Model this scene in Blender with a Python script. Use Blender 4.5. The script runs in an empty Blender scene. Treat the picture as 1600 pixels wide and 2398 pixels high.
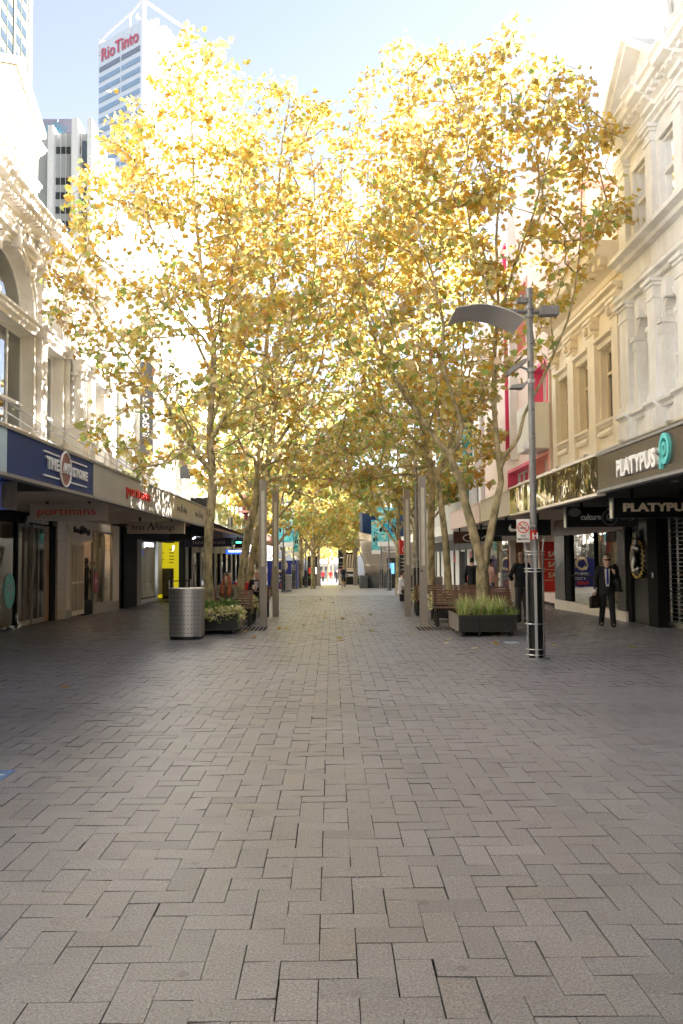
import bpy, bmesh, math, random
import numpy as np
from mathutils import Vector, Matrix
random.seed(7)
RNG = np.random.default_rng(7)
SC = bpy.context.scene
COL = SC.collection
rad = math.radians

# ------------------------------------------------------------------ camera, sky, sun, exposure
FPX = 2030.0
EYE = Vector((0, 0, 1.65))
CAMROT = Matrix.Rotation(rad(-.68), 3, 'Z') @ Matrix.Rotation(rad(93.1), 3, 'X') @ Matrix.Rotation(rad(-.43), 3, 'Z')
cam_data = bpy.data.cameras.new('camera')
cam = bpy.data.objects.new('camera', cam_data)
COL.objects.link(cam)
cam.matrix_world = Matrix.Translation(EYE) @ CAMROT.to_4x4()
cam_data.sensor_fit = 'VERTICAL'
cam_data.sensor_height = 36.0
cam_data.lens = FPX / 2398.0 * 36.0
cam_data.clip_start = .1
cam_data.clip_end = 3000
SC.camera = cam

SUN_AZ, SUN_EL = rad(72), rad(33)      # azimuth from +Y towards +X
world = bpy.data.worlds.new('World')
SC.world = world
world.use_nodes = True
nt = world.node_tree
nt.nodes.clear()
wo = nt.nodes.new('ShaderNodeOutputWorld')
bg = nt.nodes.new('ShaderNodeBackground')
sky = nt.nodes.new('ShaderNodeTexSky')
sky.sky_type = 'NISHITA'
sky.sun_disc = False
sky.sun_elevation = SUN_EL
sky.sun_rotation = SUN_AZ
sky.air_density = .7
sky.dust_density = .3
sky.ozone_density = 2.0
bg.inputs[1].default_value = .040
hs = nt.nodes.new('ShaderNodeHueSaturation')
hs.inputs['Saturation'].default_value = .5
nt.links.new(sky.outputs[0], hs.inputs['Color'])
nt.links.new(hs.outputs[0], bg.inputs[0])
nt.links.new(bg.outputs[0], wo.inputs[0])
sun_data = bpy.data.lights.new('sun', 'SUN')
sun = bpy.data.objects.new('sun', sun_data)
COL.objects.link(sun)
sun_data.energy = 4.6
sun_data.angle = rad(.5)
sun_data.color = (1, .95, .88)
sdir = Vector((math.sin(SUN_AZ) * math.cos(SUN_EL), math.cos(SUN_AZ) * math.cos(SUN_EL), math.sin(SUN_EL)))
sun.rotation_euler = sdir.to_track_quat('Z', 'Y').to_euler()
vs = SC.view_settings
vs.view_transform = 'Standard'
vs.look = 'None'
vs.exposure = 3.45
vs.gamma = 1
SC.cycles.max_bounces = 9
SC.cycles.diffuse_bounces = 5
SC.cycles.glossy_bounces = 4
SC.cycles.transmission_bounces = 6
SC.cycles.transparent_max_bounces = 16
SC.cycles.sample_clamp_indirect = 6
SC.cycles.use_denoising = True


def at(px, py, y):
    """point at depth y on the line of sight of photograph pixel px, py"""
    v = CAMROT @ Vector(((px - 800) / FPX, -(py - 1199) / FPX, -1))
    return EYE + v * (y / v.y)


GY = [0, 24, 56, 72, 121, 300]
GZ = [0, 0, -.42, -.70, -1.65, -4.6]


def gz(y):
    return float(np.interp(y, GY, GZ))


# ------------------------------------------------------------------ materials
def newmat(name):
    m = bpy.data.materials.new(name)
    m.use_nodes = True
    t = m.node_tree
    return m, t, t.nodes['Principled BSDF']


def mat(name, col, rough=.6, metal=0, var=.12, scale=3.0, bump=0, bscale=None, spec=.5, detail=6, stretch=None, stain=0):
    m, t, b = newmat(name)
    b.inputs['Roughness'].default_value = rough
    b.inputs['Metallic'].default_value = metal
    b.inputs['Specular IOR Level'].default_value = spec
    c = (col[0], col[1], col[2], 1)
    tc = t.nodes.new('ShaderNodeTexCoord')
    src = tc.outputs['Object']
    if stretch:
        mp = t.nodes.new('ShaderNodeMapping')
        mp.inputs['Scale'].default_value = stretch
        t.links.new(src, mp.inputs[0])
        src = mp.outputs[0]
    n = t.nodes.new('ShaderNodeTexNoise')
    n.inputs['Scale'].default_value = scale
    n.inputs['Detail'].default_value = detail
    n.inputs['Roughness'].default_value = .62
    t.links.new(src, n.inputs['Vector'])
    r = t.nodes.new('ShaderNodeMapRange')
    r.inputs[1].default_value = .25
    r.inputs[2].default_value = .75
    r.inputs[3].default_value = 1 - var
    r.inputs[4].default_value = 1 + var
    t.links.new(n.outputs[0], r.inputs[0])
    mx = t.nodes.new('ShaderNodeVectorMath')
    mx.operation = 'SCALE'
    mx.inputs[0].default_value = col[:3]
    t.links.new(r.outputs[0], mx.inputs['Scale'])
    out = mx.outputs[0]
    if stain:
        n3 = t.nodes.new('ShaderNodeTexNoise')
        n3.inputs['Scale'].default_value = .9
        n3.inputs['Detail'].default_value = 8
        n3.inputs['Roughness'].default_value = .7
        mp3 = t.nodes.new('ShaderNodeMapping')
        mp3.inputs['Scale'].default_value = (1, 1, .25)
        t.links.new(tc.outputs['Object'], mp3.inputs[0])
        t.links.new(mp3.outputs[0], n3.inputs['Vector'])
        r3 = t.nodes.new('ShaderNodeMapRange')
        r3.inputs[1].default_value = .45
        r3.inputs[2].default_value = .75
        r3.inputs[3].default_value = 0
        r3.inputs[4].default_value = stain
        t.links.new(n3.outputs[0], r3.inputs[0])
        mm = t.nodes.new('ShaderNodeMix')
        mm.data_type = 'RGBA'
        mm.inputs[7].default_value = (col[0] * .55, col[1] * .47, col[2] * .38, 1)
        t.links.new(r3.outputs[0], mm.inputs[0])
        t.links.new(out, mm.inputs[6])
        out = mm.outputs[2]
    t.links.new(out, b.inputs['Base Color'])
    if bump:
        n2 = t.nodes.new('ShaderNodeTexNoise')
        n2.inputs['Scale'].default_value = bscale or scale * 6
        n2.inputs['Detail'].default_value = 4
        t.links.new(src, n2.inputs['Vector'])
        bp = t.nodes.new('ShaderNodeBump')
        bp.inputs['Strength'].default_value = bump
        bp.inputs['Distance'].default_value = .02
        t.links.new(n2.outputs[0], bp.inputs['Height'])
        t.links.new(bp.outputs[0], b.inputs['Normal'])
    return m


def glow(name, col, strength):
    m, t, b = newmat(name)
    b.inputs['Base Color'].default_value = (col[0], col[1], col[2], 1)
    b.inputs['Emission Color'].default_value = (col[0], col[1], col[2], 1)
    b.inputs['Emission Strength'].default_value = strength
    b.inputs['Roughness'].default_value = .4
    return m


def glass_mat(name, tint=(.75, .8, .78), refl=1.0, clear=.8, wobble=.0):
    m = bpy.data.materials.new(name)
    m.use_nodes = True
    t = m.node_tree
    t.nodes.clear()
    o = t.nodes.new('ShaderNodeOutputMaterial')
    tr = t.nodes.new('ShaderNodeBsdfTransparent')
    tr.inputs[0].default_value = (tint[0] * clear, tint[1] * clear, tint[2] * clear, 1)
    gl = t.nodes.new('ShaderNodeBsdfGlossy')
    gl.inputs['Roughness'].default_value = .015
    gl.inputs[0].default_value = (.95, .95, .95, 1)
    fr = t.nodes.new('ShaderNodeFresnel')
    fr.inputs[0].default_value = 1.55
    mr = t.nodes.new('ShaderNodeMath')
    mr.operation = 'MULTIPLY_ADD'
    mr.inputs[1].default_value = 1.0 * refl
    mr.inputs[2].default_value = .10 * refl
    mr.use_clamp = True
    t.links.new(fr.outputs[0], mr.inputs[0])
    if wobble:
        tc = t.nodes.new('ShaderNodeTexCoord')
        n = t.nodes.new('ShaderNodeTexNoise')
        n.inputs['Scale'].default_value = 1.6
        t.links.new(tc.outputs['Object'], n.inputs['Vector'])
        bp = t.nodes.new('ShaderNodeBump')
        bp.inputs['Strength'].default_value = wobble
        bp.inputs['Distance'].default_value = .05
        t.links.new(n.outputs[0], bp.inputs['Height'])
        t.links.new(bp.outputs[0], gl.inputs['Normal'])
    mx = t.nodes.new('ShaderNodeMixShader')
    t.links.new(mr.outputs[0], mx.inputs[0])
    t.links.new(tr.outputs[0], mx.inputs[1])
    t.links.new(gl.outputs[0], mx.inputs[2])
    t.links.new(mx.outputs[0], o.inputs[0])
    return m


def brick_lines(m, scale, w, h, depth=.35, mortar=.012):
    """course lines for painted ashlar or tiles, as bump only"""
    t = m.node_tree
    b = t.nodes['Principled BSDF']
    tc = t.nodes.new('ShaderNodeTexCoord')
    sp = t.nodes.new('ShaderNodeSeparateXYZ')
    cb = t.nodes.new('ShaderNodeCombineXYZ')
    t.links.new(tc.outputs['Object'], sp.inputs[0])
    t.links.new(sp.outputs['Y'], cb.inputs[0])
    t.links.new(sp.outputs['Z'], cb.inputs[1])
    br = t.nodes.new('ShaderNodeTexBrick')
    br.inputs['Scale'].default_value = scale
    br.inputs['Brick Width'].default_value = w
    br.inputs['Row Height'].default_value = h
    br.inputs['Mortar Size'].default_value = mortar
    t.links.new(cb.outputs[0], br.inputs['Vector'])
    bp = t.nodes.new('ShaderNodeBump')
    bp.inputs['Strength'].default_value = depth
    bp.inputs['Distance'].default_value = .02
    bp.invert = True
    t.links.new(br.outputs['Fac'], bp.inputs['Height'])
    t.links.new(bp.outputs[0], b.inputs['Normal'])
    return m


M = {}
M['white_stone'] = mat('white_stone', (.73, .70, .66), .65, var=.05, scale=2, bump=.15, bscale=30, stain=.6)
M['cream_stone'] = brick_lines(mat('cream_stone', (.82, .82, .81), .7, var=.07, scale=2.5, stain=.65), 1, .62, .155, .55, .018)
M['cream_trim'] = mat('cream_trim', (.84, .84, .835), .65, var=.08, scale=3, bump=.1, bscale=40, stain=.6)
M['tan_stone'] = mat('tan_stone', (.86, .77, .62), .65, var=.06, scale=2, bump=.12, bscale=35, stain=.3)
M['tan_trim'] = mat('tan_trim', (.87, .79, .66), .65, var=.05, scale=3, stain=.25)
M['pink_wall'] = mat('pink_wall', (.80, .64, .58), .6, var=.04)
M['pink_paint'] = mat('pink_paint', (.80, .10, .22), .5, var=.08)
M['coral_paint'] = mat('coral_paint', (.80, .32, .25), .5, var=.08)
M['white_paint'] = mat('white_paint', (.80, .79, .77), .5, var=.05, stain=.15)
M['pale_wall'] = mat('pale_wall', (.70, .68, .64), .6, var=.05, stain=.2)
M['teal_paint'] = mat('teal_paint', (.03, .22, .20), .5, var=.08)
M['grey_wall'] = mat('grey_wall', (.36, .35, .33), .7, var=.08, stain=.2)
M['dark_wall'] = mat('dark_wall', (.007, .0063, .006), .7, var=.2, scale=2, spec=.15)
M['black_tile'] = mat('black_tile', (.013, .012, .0115), .22, var=.25, scale=1.5, spec=.3)
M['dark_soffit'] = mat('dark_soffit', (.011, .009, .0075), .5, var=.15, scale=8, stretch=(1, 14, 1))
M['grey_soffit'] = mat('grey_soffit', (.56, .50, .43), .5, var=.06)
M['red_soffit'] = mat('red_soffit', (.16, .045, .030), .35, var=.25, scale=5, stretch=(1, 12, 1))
M['navy_board'] = mat('navy_board', (.012, .040, .16), .5, var=.12, scale=1.5, spec=.25)
M['pale_blue'] = mat('pale_blue', (.45, .60, .70), .4, var=.05)
M['grey_board'] = mat('grey_board', (.42, .40, .37), .38, var=.14, scale=1.3)
M['taupe_board'] = mat('taupe_board', (.50, .43, .36), .3, var=.08, scale=1.2)
M['sign_grey'] = mat('sign_grey', (.62, .54, .46), .5, var=.04)
M['sign_edge'] = mat('sign_edge', (.62, .52, .40), .35, var=.05)
M['black_board'] = mat('black_board', (.005, .0046, .0045), .3, var=.2)
M['bronze_board'] = mat('bronze_board', (.070, .050, .035), .22, var=.12, scale=1.1)
M['white_ink'] = mat('white_ink', (.82, .81, .79), .45, var=.03)
M['cream_ink'] = mat('cream_ink', (.80, .66, .46), .45, var=.03)
M['red_ink'] = mat('red_ink', (.72, .06, .05), .4, var=.05)
M['dark_ink'] = mat('dark_ink', (.008, .008, .008), .45, var=.05)
M['grey_ink'] = mat('grey_ink', (.26, .25, .25), .45, var=.05)
M['aqua_ink'] = mat('aqua_ink', (.12, .56, .56), .45, var=.05)
M['maroon'] = mat('maroon', (.12, .020, .020), .45, var=.15)
M['dusty_red'] = mat('dusty_red', (.30, .12, .10), .5, var=.1)
M['red_board'] = mat('red_board', (.62, .025, .02), .45, var=.06)
M['yellow_panel'] = glow('yellow_panel', (.72, .60, .01), .06)
M['screen_white'] = glow('screen_white', (.75, .85, .95), .45)
M['screen_blue'] = glow('screen_blue', (.10, .30, .55), .3)
M['lamp_glow'] = glow('lamp_glow', (1, .80, .52), 22)
M['reflector'] = mat('reflector', (.52, .50, .48), .5, var=.08, scale=4)
M['sign_lit'] = glow('sign_lit', (.85, .88, .95), .5)
M['blue_lit'] = glow('blue_lit', (.015, .07, .40), .25)
M['steel'] = mat('steel', (.55, .53, .51), .28, metal=1, var=.10, scale=6, stretch=(1, 1, 14))
M['brushed'] = mat('brushed', (.50, .49, .485), .34, metal=.85, var=.06, scale=40, stretch=(14, 14, 1))
M['gold_mirror'] = mat('gold_mirror', (.62, .52, .36), .04, metal=1, var=.05, scale=1)
M['galv'] = mat('galv', (.36, .36, .37), .42, metal=.7, var=.1, scale=8)
M['lamp_grey'] = mat('lamp_grey', (.20, .195, .195), .45, metal=.2, var=.06, scale=10, stretch=(1, 1, .2))
M['taupe_metal'] = mat('taupe_metal', (.30, .265, .235), .5, metal=.2, var=.06)
M['light_strip'] = mat('light_strip', (.62, .59, .50), .25, var=.14, scale=5)
M['charcoal'] = mat('charcoal', (.013, .0125, .013), .42, var=.15, scale=5)
M['charcoal_metal'] = mat('charcoal_metal', (.034, .031, .029), .45, metal=.1, var=.15, scale=6)
M['planter_side'] = mat('planter_side', (.20, .175, .15), .5, var=.1)
M['bin_cap'] = mat('bin_cap', (.55, .52, .48), .3, metal=.8, var=.12)
M['hole'] = mat('hole', (.002, .002, .002), .8, var=.1)
M['wood_slat'] = mat('wood_slat', (.16, .078, .05), .5, var=.3, scale=4, stretch=(1, 8, 8))
M['oak'] = mat('oak', (.36, .20, .095), .5, var=.18, scale=3, stretch=(6, 6, 1))
M['stone_tile'] = mat('stone_tile', (.50, .40, .31), .35, var=.2, scale=1.6, stretch=(1, 1, 7))
M['cream_wall'] = mat('cream_wall', (.74, .66, .55), .5, var=.05)
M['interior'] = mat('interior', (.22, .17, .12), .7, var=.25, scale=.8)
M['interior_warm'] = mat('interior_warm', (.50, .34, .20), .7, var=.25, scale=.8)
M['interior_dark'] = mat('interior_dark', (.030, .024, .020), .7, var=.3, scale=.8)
M['glass'] = glass_mat('glass', (.72, .72, .66), .42, .8, wobble=.03)
M['glass_upper'] = glass_mat('glass_upper', (.55, .66, .56), 1.4, .5, wobble=.08)
M['blind'] = mat('blind', (.30, .335, .29), .7, var=.1, scale=2, stretch=(1, 1, 20))
M['soil'] = mat('soil', (.05, .035, .022), .9, var=.3, scale=20)
M['tan_frame'] = mat('tan_frame', (.74, .64, .48), .5, var=.08)
M['dark_glass'] = mat('dark_glass', (.09, .09, .075), .08, var=.25, scale=.7)
M['bin_black'] = mat('bin_black', (.006, .006, .006), .7, spec=.2)


def speckle(name, base, use_col=True):
    m, t, b = newmat(name)
    tc = t.nodes.new('ShaderNodeTexCoord')
    n = t.nodes.new('ShaderNodeTexNoise')
    n.inputs['Scale'].default_value = 95
    n.inputs['Detail'].default_value = 3
    n.inputs['Roughness'].default_value = .8
    t.links.new(tc.outputs['Object'], n.inputs['Vector'])
    r = t.nodes.new('ShaderNodeMapRange')
    r.inputs[1].default_value = .3
    r.inputs[2].default_value = .7
    r.inputs[3].default_value = .35
    r.inputs[4].default_value = 1.65
    t.links.new(n.outputs[0], r.inputs[0])
    n2 = t.nodes.new('ShaderNodeTexNoise')
    n2.inputs['Scale'].default_value = .55
    n2.inputs['Detail'].default_value = 7
    n2.inputs['Roughness'].default_value = .65
    t.links.new(tc.outputs['Object'], n2.inputs['Vector'])
    r2 = t.nodes.new('ShaderNodeMapRange')
    r2.inputs[1].default_value = .3
    r2.inputs[2].default_value = .7
    r2.inputs[3].default_value = .82
    r2.inputs[4].default_value = 1.14
    t.links.new(n2.outputs[0], r2.inputs[0])
    mu0 = t.nodes.new('ShaderNodeMath')
    mu0.operation = 'MULTIPLY'
    t.links.new(r.outputs[0], mu0.inputs[0])
    t.links.new(r2.outputs[0], mu0.inputs[1])
    vo = t.nodes.new('ShaderNodeTexVoronoi')          # trodden gum and drip marks
    vo.inputs['Scale'].default_value = 2.6
    t.links.new(tc.outputs['Object'], vo.inputs['Vector'])
    r4 = t.nodes.new('ShaderNodeMapRange')
    r4.inputs[1].default_value = .045
    r4.inputs[2].default_value = .085
    r4.inputs[3].default_value = .70
    r4.inputs[4].default_value = 1.0
    t.links.new(vo.outputs['Distance'], r4.inputs[0])
    n5 = t.nodes.new('ShaderNodeTexNoise')
    n5.inputs['Scale'].default_value = 2.3
    n5.inputs['Detail'].default_value = 9
    n5.inputs['Roughness'].default_value = .72
    t.links.new(tc.outputs['Object'], n5.inputs['Vector'])
    r5 = t.nodes.new('ShaderNodeMapRange')
    r5.inputs[1].default_value = .56
    r5.inputs[2].default_value = .70
    r5.inputs[3].default_value = 1.0
    r5.inputs[4].default_value = .80
    t.links.new(n5.outputs[0], r5.inputs[0])
    mu1 = t.nodes.new('ShaderNodeMath')
    mu1.operation = 'MULTIPLY'
    t.links.new(r4.outputs[0], mu1.inputs[0])
    t.links.new(r5.outputs[0], mu1.inputs[1])
    mu = t.nodes.new('ShaderNodeMath')
    mu.operation = 'MULTIPLY'
    t.links.new(mu0.outputs[0], mu.inputs[0])
    t.links.new(mu1.outputs[0], mu.inputs[1])
    sc = t.nodes.new('ShaderNodeVectorMath')
    sc.operation = 'SCALE'
    if use_col:
        at_ = t.nodes.new('ShaderNodeAttribute')
        at_.attribute_name = 'Col'
        t.links.new(at_.outputs['Color'], sc.inputs[0])
    else:
        sc.inputs[0].default_value = base
    t.links.new(mu.outputs[0], sc.inputs['Scale'])
    t.links.new(sc.outputs[0], b.inputs['Base Color'])
    rr = t.nodes.new('ShaderNodeMapRange')
    rr.inputs[3].default_value = .26
    rr.inputs[4].default_value = .44
    t.links.new(n2.outputs[0], rr.inputs[0])
    t.links.new(rr.outputs[0], b.inputs['Roughness'])
    bp = t.nodes.new('ShaderNodeBump')
    bp.inputs['Strength'].default_value = .35
    bp.inputs['Distance'].default_value = .004
    t.links.new(n.outputs[0], bp.inputs['Height'])
    t.links.new(bp.outputs[0], b.inputs['Normal'])
    return m


M['paver'] = speckle('paver', None)
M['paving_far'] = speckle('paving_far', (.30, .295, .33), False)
M['joint'] = mat('joint', (.010, .009, .008), .95, var=.3, scale=30)


def leaf_mat(name, trans=.62):
    m = bpy.data.materials.new(name)
    m.use_nodes = True
    t = m.node_tree
    t.nodes.clear()
    o = t.nodes.new('ShaderNodeOutputMaterial')
    a = t.nodes.new('ShaderNodeAttribute')
    a.attribute_name = 'Col'
    p = t.nodes.new('ShaderNodeBsdfPrincipled')
    p.inputs['Roughness'].default_value = .5
    p.inputs['Specular IOR Level'].default_value = .35
    tr = t.nodes.new('ShaderNodeBsdfTranslucent')
    g = t.nodes.new('ShaderNodeGamma')
    g.inputs[1].default_value = .8
    t.links.new(a.outputs['Color'], p.inputs['Base Color'])
    t.links.new(a.outputs['Color'], g.inputs[0])
    t.links.new(g.outputs[0], tr.inputs[0])
    mx = t.nodes.new('ShaderNodeMixShader')
    mx.inputs[0].default_value = trans
    t.links.new(p.outputs[0], mx.inputs[1])
    t.links.new(tr.outputs[0], mx.inputs[2])
    t.links.new(mx.outputs[0], o.inputs[0])
    return m


M['leaf'] = leaf_mat('leaf')
M['leaf_green'] = leaf_mat('leaf_green', .35)


def bark_mat():
    m, t, b = newmat('bark')
    tc = t.nodes.new('ShaderNodeTexCoord')
    mp = t.nodes.new('ShaderNodeMapping')
    mp.inputs['Scale'].default_value = (1, 1, .55)
    t.links.new(tc.outputs['Object'], mp.inputs[0])
    n = t.nodes.new('ShaderNodeTexNoise')
    n.inputs['Scale'].default_value = 7
    n.inputs['Detail'].default_value = 5
    n.inputs['Roughness'].default_value = .6
    t.links.new(mp.outputs[0], n.inputs['Vector'])
    cr = t.nodes.new('ShaderNodeValToRGB')
    e = cr.color_ramp.elements
    e[0].position = .33
    e[0].color = (.13, .115, .065, 1)
    e[1].position = .70
    e[1].color = (.52, .42, .26, 1)
    x = e.new(.46)
    x.color = (.27, .225, .125, 1)
    x = e.new(.56)
    x.color = (.40, .325, .19, 1)
    t.links.new(n.outputs[0], cr.inputs[0])
    t.links.new(cr.outputs[0], b.inputs['Base Color'])
    b.inputs['Roughness'].default_value = .8
    bp = t.nodes.new('ShaderNodeBump')
    bp.inputs['Strength'].default_value = .4
    bp.inputs['Distance'].default_value = .02
    t.links.new(n.outputs[0], bp.inputs['Height'])
    t.links.new(bp.outputs[0], b.inputs['Normal'])
    return m


M['bark'] = bark_mat()


# ------------------------------------------------------------------ mesh helpers
class MB:
    def __init__(s):
        s.v, s.f, s.m = [], [], []

    def add(s, vs, fs, mi=0):
        b = len(s.v)
        s.v += [tuple(p) for p in vs]
        for f in fs:
            s.f.append([b + i for i in f])
            s.m.append(mi)
        return s

    def box(s, x0, x1, y0, y1, z0, z1, mi=0):
        if x0 > x1: x0, x1 = x1, x0
        if y0 > y1: y0, y1 = y1, y0
        if z0 > z1: z0, z1 = z1, z0
        return s.add([(x0, y0, z0), (x1, y0, z0), (x1, y1, z0), (x0, y1, z0), (x0, y0, z1), (x1, y0, z1), (x1, y1, z1), (x0, y1, z1)],
                     [(0, 3, 2, 1), (4, 5, 6, 7), (0, 1, 5, 4), (1, 2, 6, 5), (2, 3, 7, 6), (3, 0, 4, 7)], mi)

    def tube(s, pts, rs, n=8, mi=0, caps=True):
        pts = [Vector(p) for p in pts]
        if not hasattr(rs, '__len__'): rs = [rs] * len(pts)
        vs, fs = [], []
        ref = None
        for i, p in enumerate(pts):
            d = (pts[min(i + 1, len(pts) - 1)] - pts[max(i - 1, 0)])
            if d.length < 1e-6: d = Vector((0, 0, 1))
            d.normalize()
            if ref is None:
                ref = Vector((1, 0, 0)) if abs(d.x) < .8 else Vector((0, 1, 0))
            a = ref - d * ref.dot(d)
            if a.length < 1e-4:
                a = d.orthogonal()
            a.normalize()
            ref = a
            b = d.cross(a)
            for k in range(n):
                t = 2 * math.pi * k / n
                vs.append(p + (a * math.cos(t) + b * math.sin(t)) * rs[i])
        for i in range(len(pts) - 1):
            for k in range(n):
                fs.append((i * n + k, i * n + (k + 1) % n, (i + 1) * n + (k + 1) % n, (i + 1) * n + k))
        if caps:
            fs.append(tuple(reversed(range(n))))
            fs.append(tuple((len(pts) - 1) * n + k for k in range(n)))
        return s.add(vs, fs, mi)

    def cyl(s, x, y, z0, z1, r, n=24, mi=0, r2=None):
        return s.tube([(x, y, z0), (x, y, z1)], [r, r if r2 is None else r2], n, mi)

    def prism(s, poly, fn, d0, d1, mi=0):
        """poly: 2-D outline; fn(a, b, d) gives the world point; extruded from d0 to d1"""
        n = len(poly)
        vs = [fn(a, b, d0) for a, b in poly] + [fn(a, b, d1) for a, b in poly]
        fs = [tuple(range(n)), tuple(range(2 * n - 1, n - 1, -1))]
        fs += [(i, (i + 1) % n, n + (i + 1) % n, n + i) for i in range(n)]
        return s.add(vs, fs, mi)

    def loft(s, rings, mi=0, closed=True):
        n = len(rings[0])
        vs = [p for r in rings for p in r]
        fs = []
        for i in range(len(rings) - 1):
            for k in range(n if closed else n - 1):
                fs.append((i * n + k, i * n + (k + 1) % n, (i + 1) * n + (k + 1) % n, (i + 1) * n + k))
        if closed:
            fs.append(tuple(range(n)))
            fs.append(tuple((len(rings) - 1) * n + k for k in range(n)))
        return s.add(vs, fs, mi)

    def ball(s, c, r, mi=0, n=10, k=7):
        if not hasattr(r, '__len__'): r = (r, r, r)
        rings = []
        for i in range(k + 1):
            a = -math.pi / 2 + math.pi * (i + .02) / (k + .04)
            rings.append([(c[0] + r[0] * math.cos(a) * math.cos(t), c[1] + r[1] * math.cos(a) * math.sin(t), c[2] + r[2] * math.sin(a))
                          for t in [2 * math.pi * j / n for j in range(n)]])
        return s.loft(rings, mi)

    def build(s, name, mats, parent=None, smooth=False, fixn=True, bevel=0):
        me = bpy.data.meshes.new(name)
        me.from_pydata(s.v, [], s.f)
        if not isinstance(mats, (list, tuple)): mats = [mats]
        for mm in mats:
            me.materials.append(M[mm] if isinstance(mm, str) else mm)
        if len(mats) > 1:
            me.polygons.foreach_set('material_index', s.m)
        if smooth:
            me.polygons.foreach_set('use_smooth', [True] * len(s.f))
        if fixn:
            bm = bmesh.new()
            bm.from_mesh(me)
            bmesh.ops.recalc_face_normals(bm, faces=bm.faces)
            bm.to_mesh(me)
            bm.free()
        me.update()
        o = bpy.data.objects.new(name, me)
        COL.objects.link(o)
        if parent is not None:
            o.parent = parent
            o.matrix_parent_inverse = Matrix.Translation(-parent.location) if parent.type == 'EMPTY' and parent.rotation_euler.z == 0 else parent.matrix_basis.inverted()
        if bevel:
            bv = o.modifiers.new('bevel', 'BEVEL')
            bv.width = bevel
            bv.segments = 2
            bv.limit_method = 'ANGLE'
        return o


def tag(o, label, cat, group=None, kind=None):
    o['label'] = label
    o['category'] = cat
    if group: o['group'] = group
    if kind: o['kind'] = kind
    return o


def struct(o):
    o['kind'] = 'structure'
    return o


def thing(name, label, cat, loc=(0, 0, 0), group=None):
    o = bpy.data.objects.new(name, None)
    o.empty_display_size = .3
    COL.objects.link(o)
    o.location = loc
    return tag(o, label, cat, group)


def dup(root, loc, rz=None, label=None):
    def cp(o, par):
        c = o.copy()
        COL.objects.link(c)
        if par is not None:
            inv = o.matrix_parent_inverse.copy()
            c.parent = par
            c.matrix_parent_inverse = inv
        for ch in list(o.children): cp(ch, c)
        return c
    r = cp(root, None)
    r.location = loc
    if rz is not None: r.rotation_euler = (0, 0, rz)
    if label: r['label'] = label
    return r


ROT = {'front': (rad(90), 0, 0), 'left': (rad(90), 0, rad(90)), 'right': (rad(90), 0, rad(-90))}


def text(name, s, size, loc, face, m, parent=None, ext=.01, bold=0, shear=0, sx=1, align='CENTER', spacing=1, roll=0, width=None):
    c = bpy.data.curves.new(name, 'FONT')
    c.body = s
    c.size = size
    c.extrude = ext
    c.offset = bold * .45
    c.shear = shear
    c.space_character = spacing
    c.align_x = align
    c.align_y = 'CENTER'
    c.resolution_u = 3
    c.materials.append(M[m])
    tmp = bpy.data.objects.new(name, c)
    me = bpy.data.meshes.new_from_object(tmp)
    me.name = name
    bpy.data.objects.remove(tmp)
    bpy.data.curves.remove(c)
    if not me.materials: me.materials.append(M[m])
    o = bpy.data.objects.new(name, me)
    COL.objects.link(o)
    o.location = loc
    o.rotation_euler = ROT[face]
    if roll:
        o.rotation_euler = (Matrix.Rotation(ROT[face][2], 3, 'Z') @ Matrix.Rotation(rad(90), 3, 'X') @ Matrix.Rotation(roll, 3, 'Z')).to_euler()
    if width and len(me.vertices):
        xs = [v.co.x for v in me.vertices]
        sx = width / (max(xs) - min(xs))
    o.scale = (sx, 1, 1)
    if parent is not None:
        o.parent = parent
        o.matrix_parent_inverse = Matrix.Translation(-parent.location) if parent.type == 'EMPTY' else parent.matrix_basis.inverted()
    return o


# ------------------------------------------------------------------ ground and paving
def strip(name, x0, x1, ys, dz, m):
    vs, fs = [], []
    for y in ys:
        vs += [(x0, y, gz(y) + dz), (x1, y, gz(y) + dz)]
    for i in range(len(ys) - 1):
        fs.append((2 * i, 2 * i + 1, 2 * i + 3, 2 * i + 2))
    return struct(MB().add(vs, fs).build(name, m))


strip('ground', -900, 900, [-300, 0, 24, 40, 56, 72, 121, 300, 1500], -.014, 'joint')
PAVE_END = 46.2
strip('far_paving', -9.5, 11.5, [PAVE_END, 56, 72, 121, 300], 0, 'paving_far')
strip('side_paving', -9.5, 11.5, [-40, .8], 0, 'paving_far')


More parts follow.
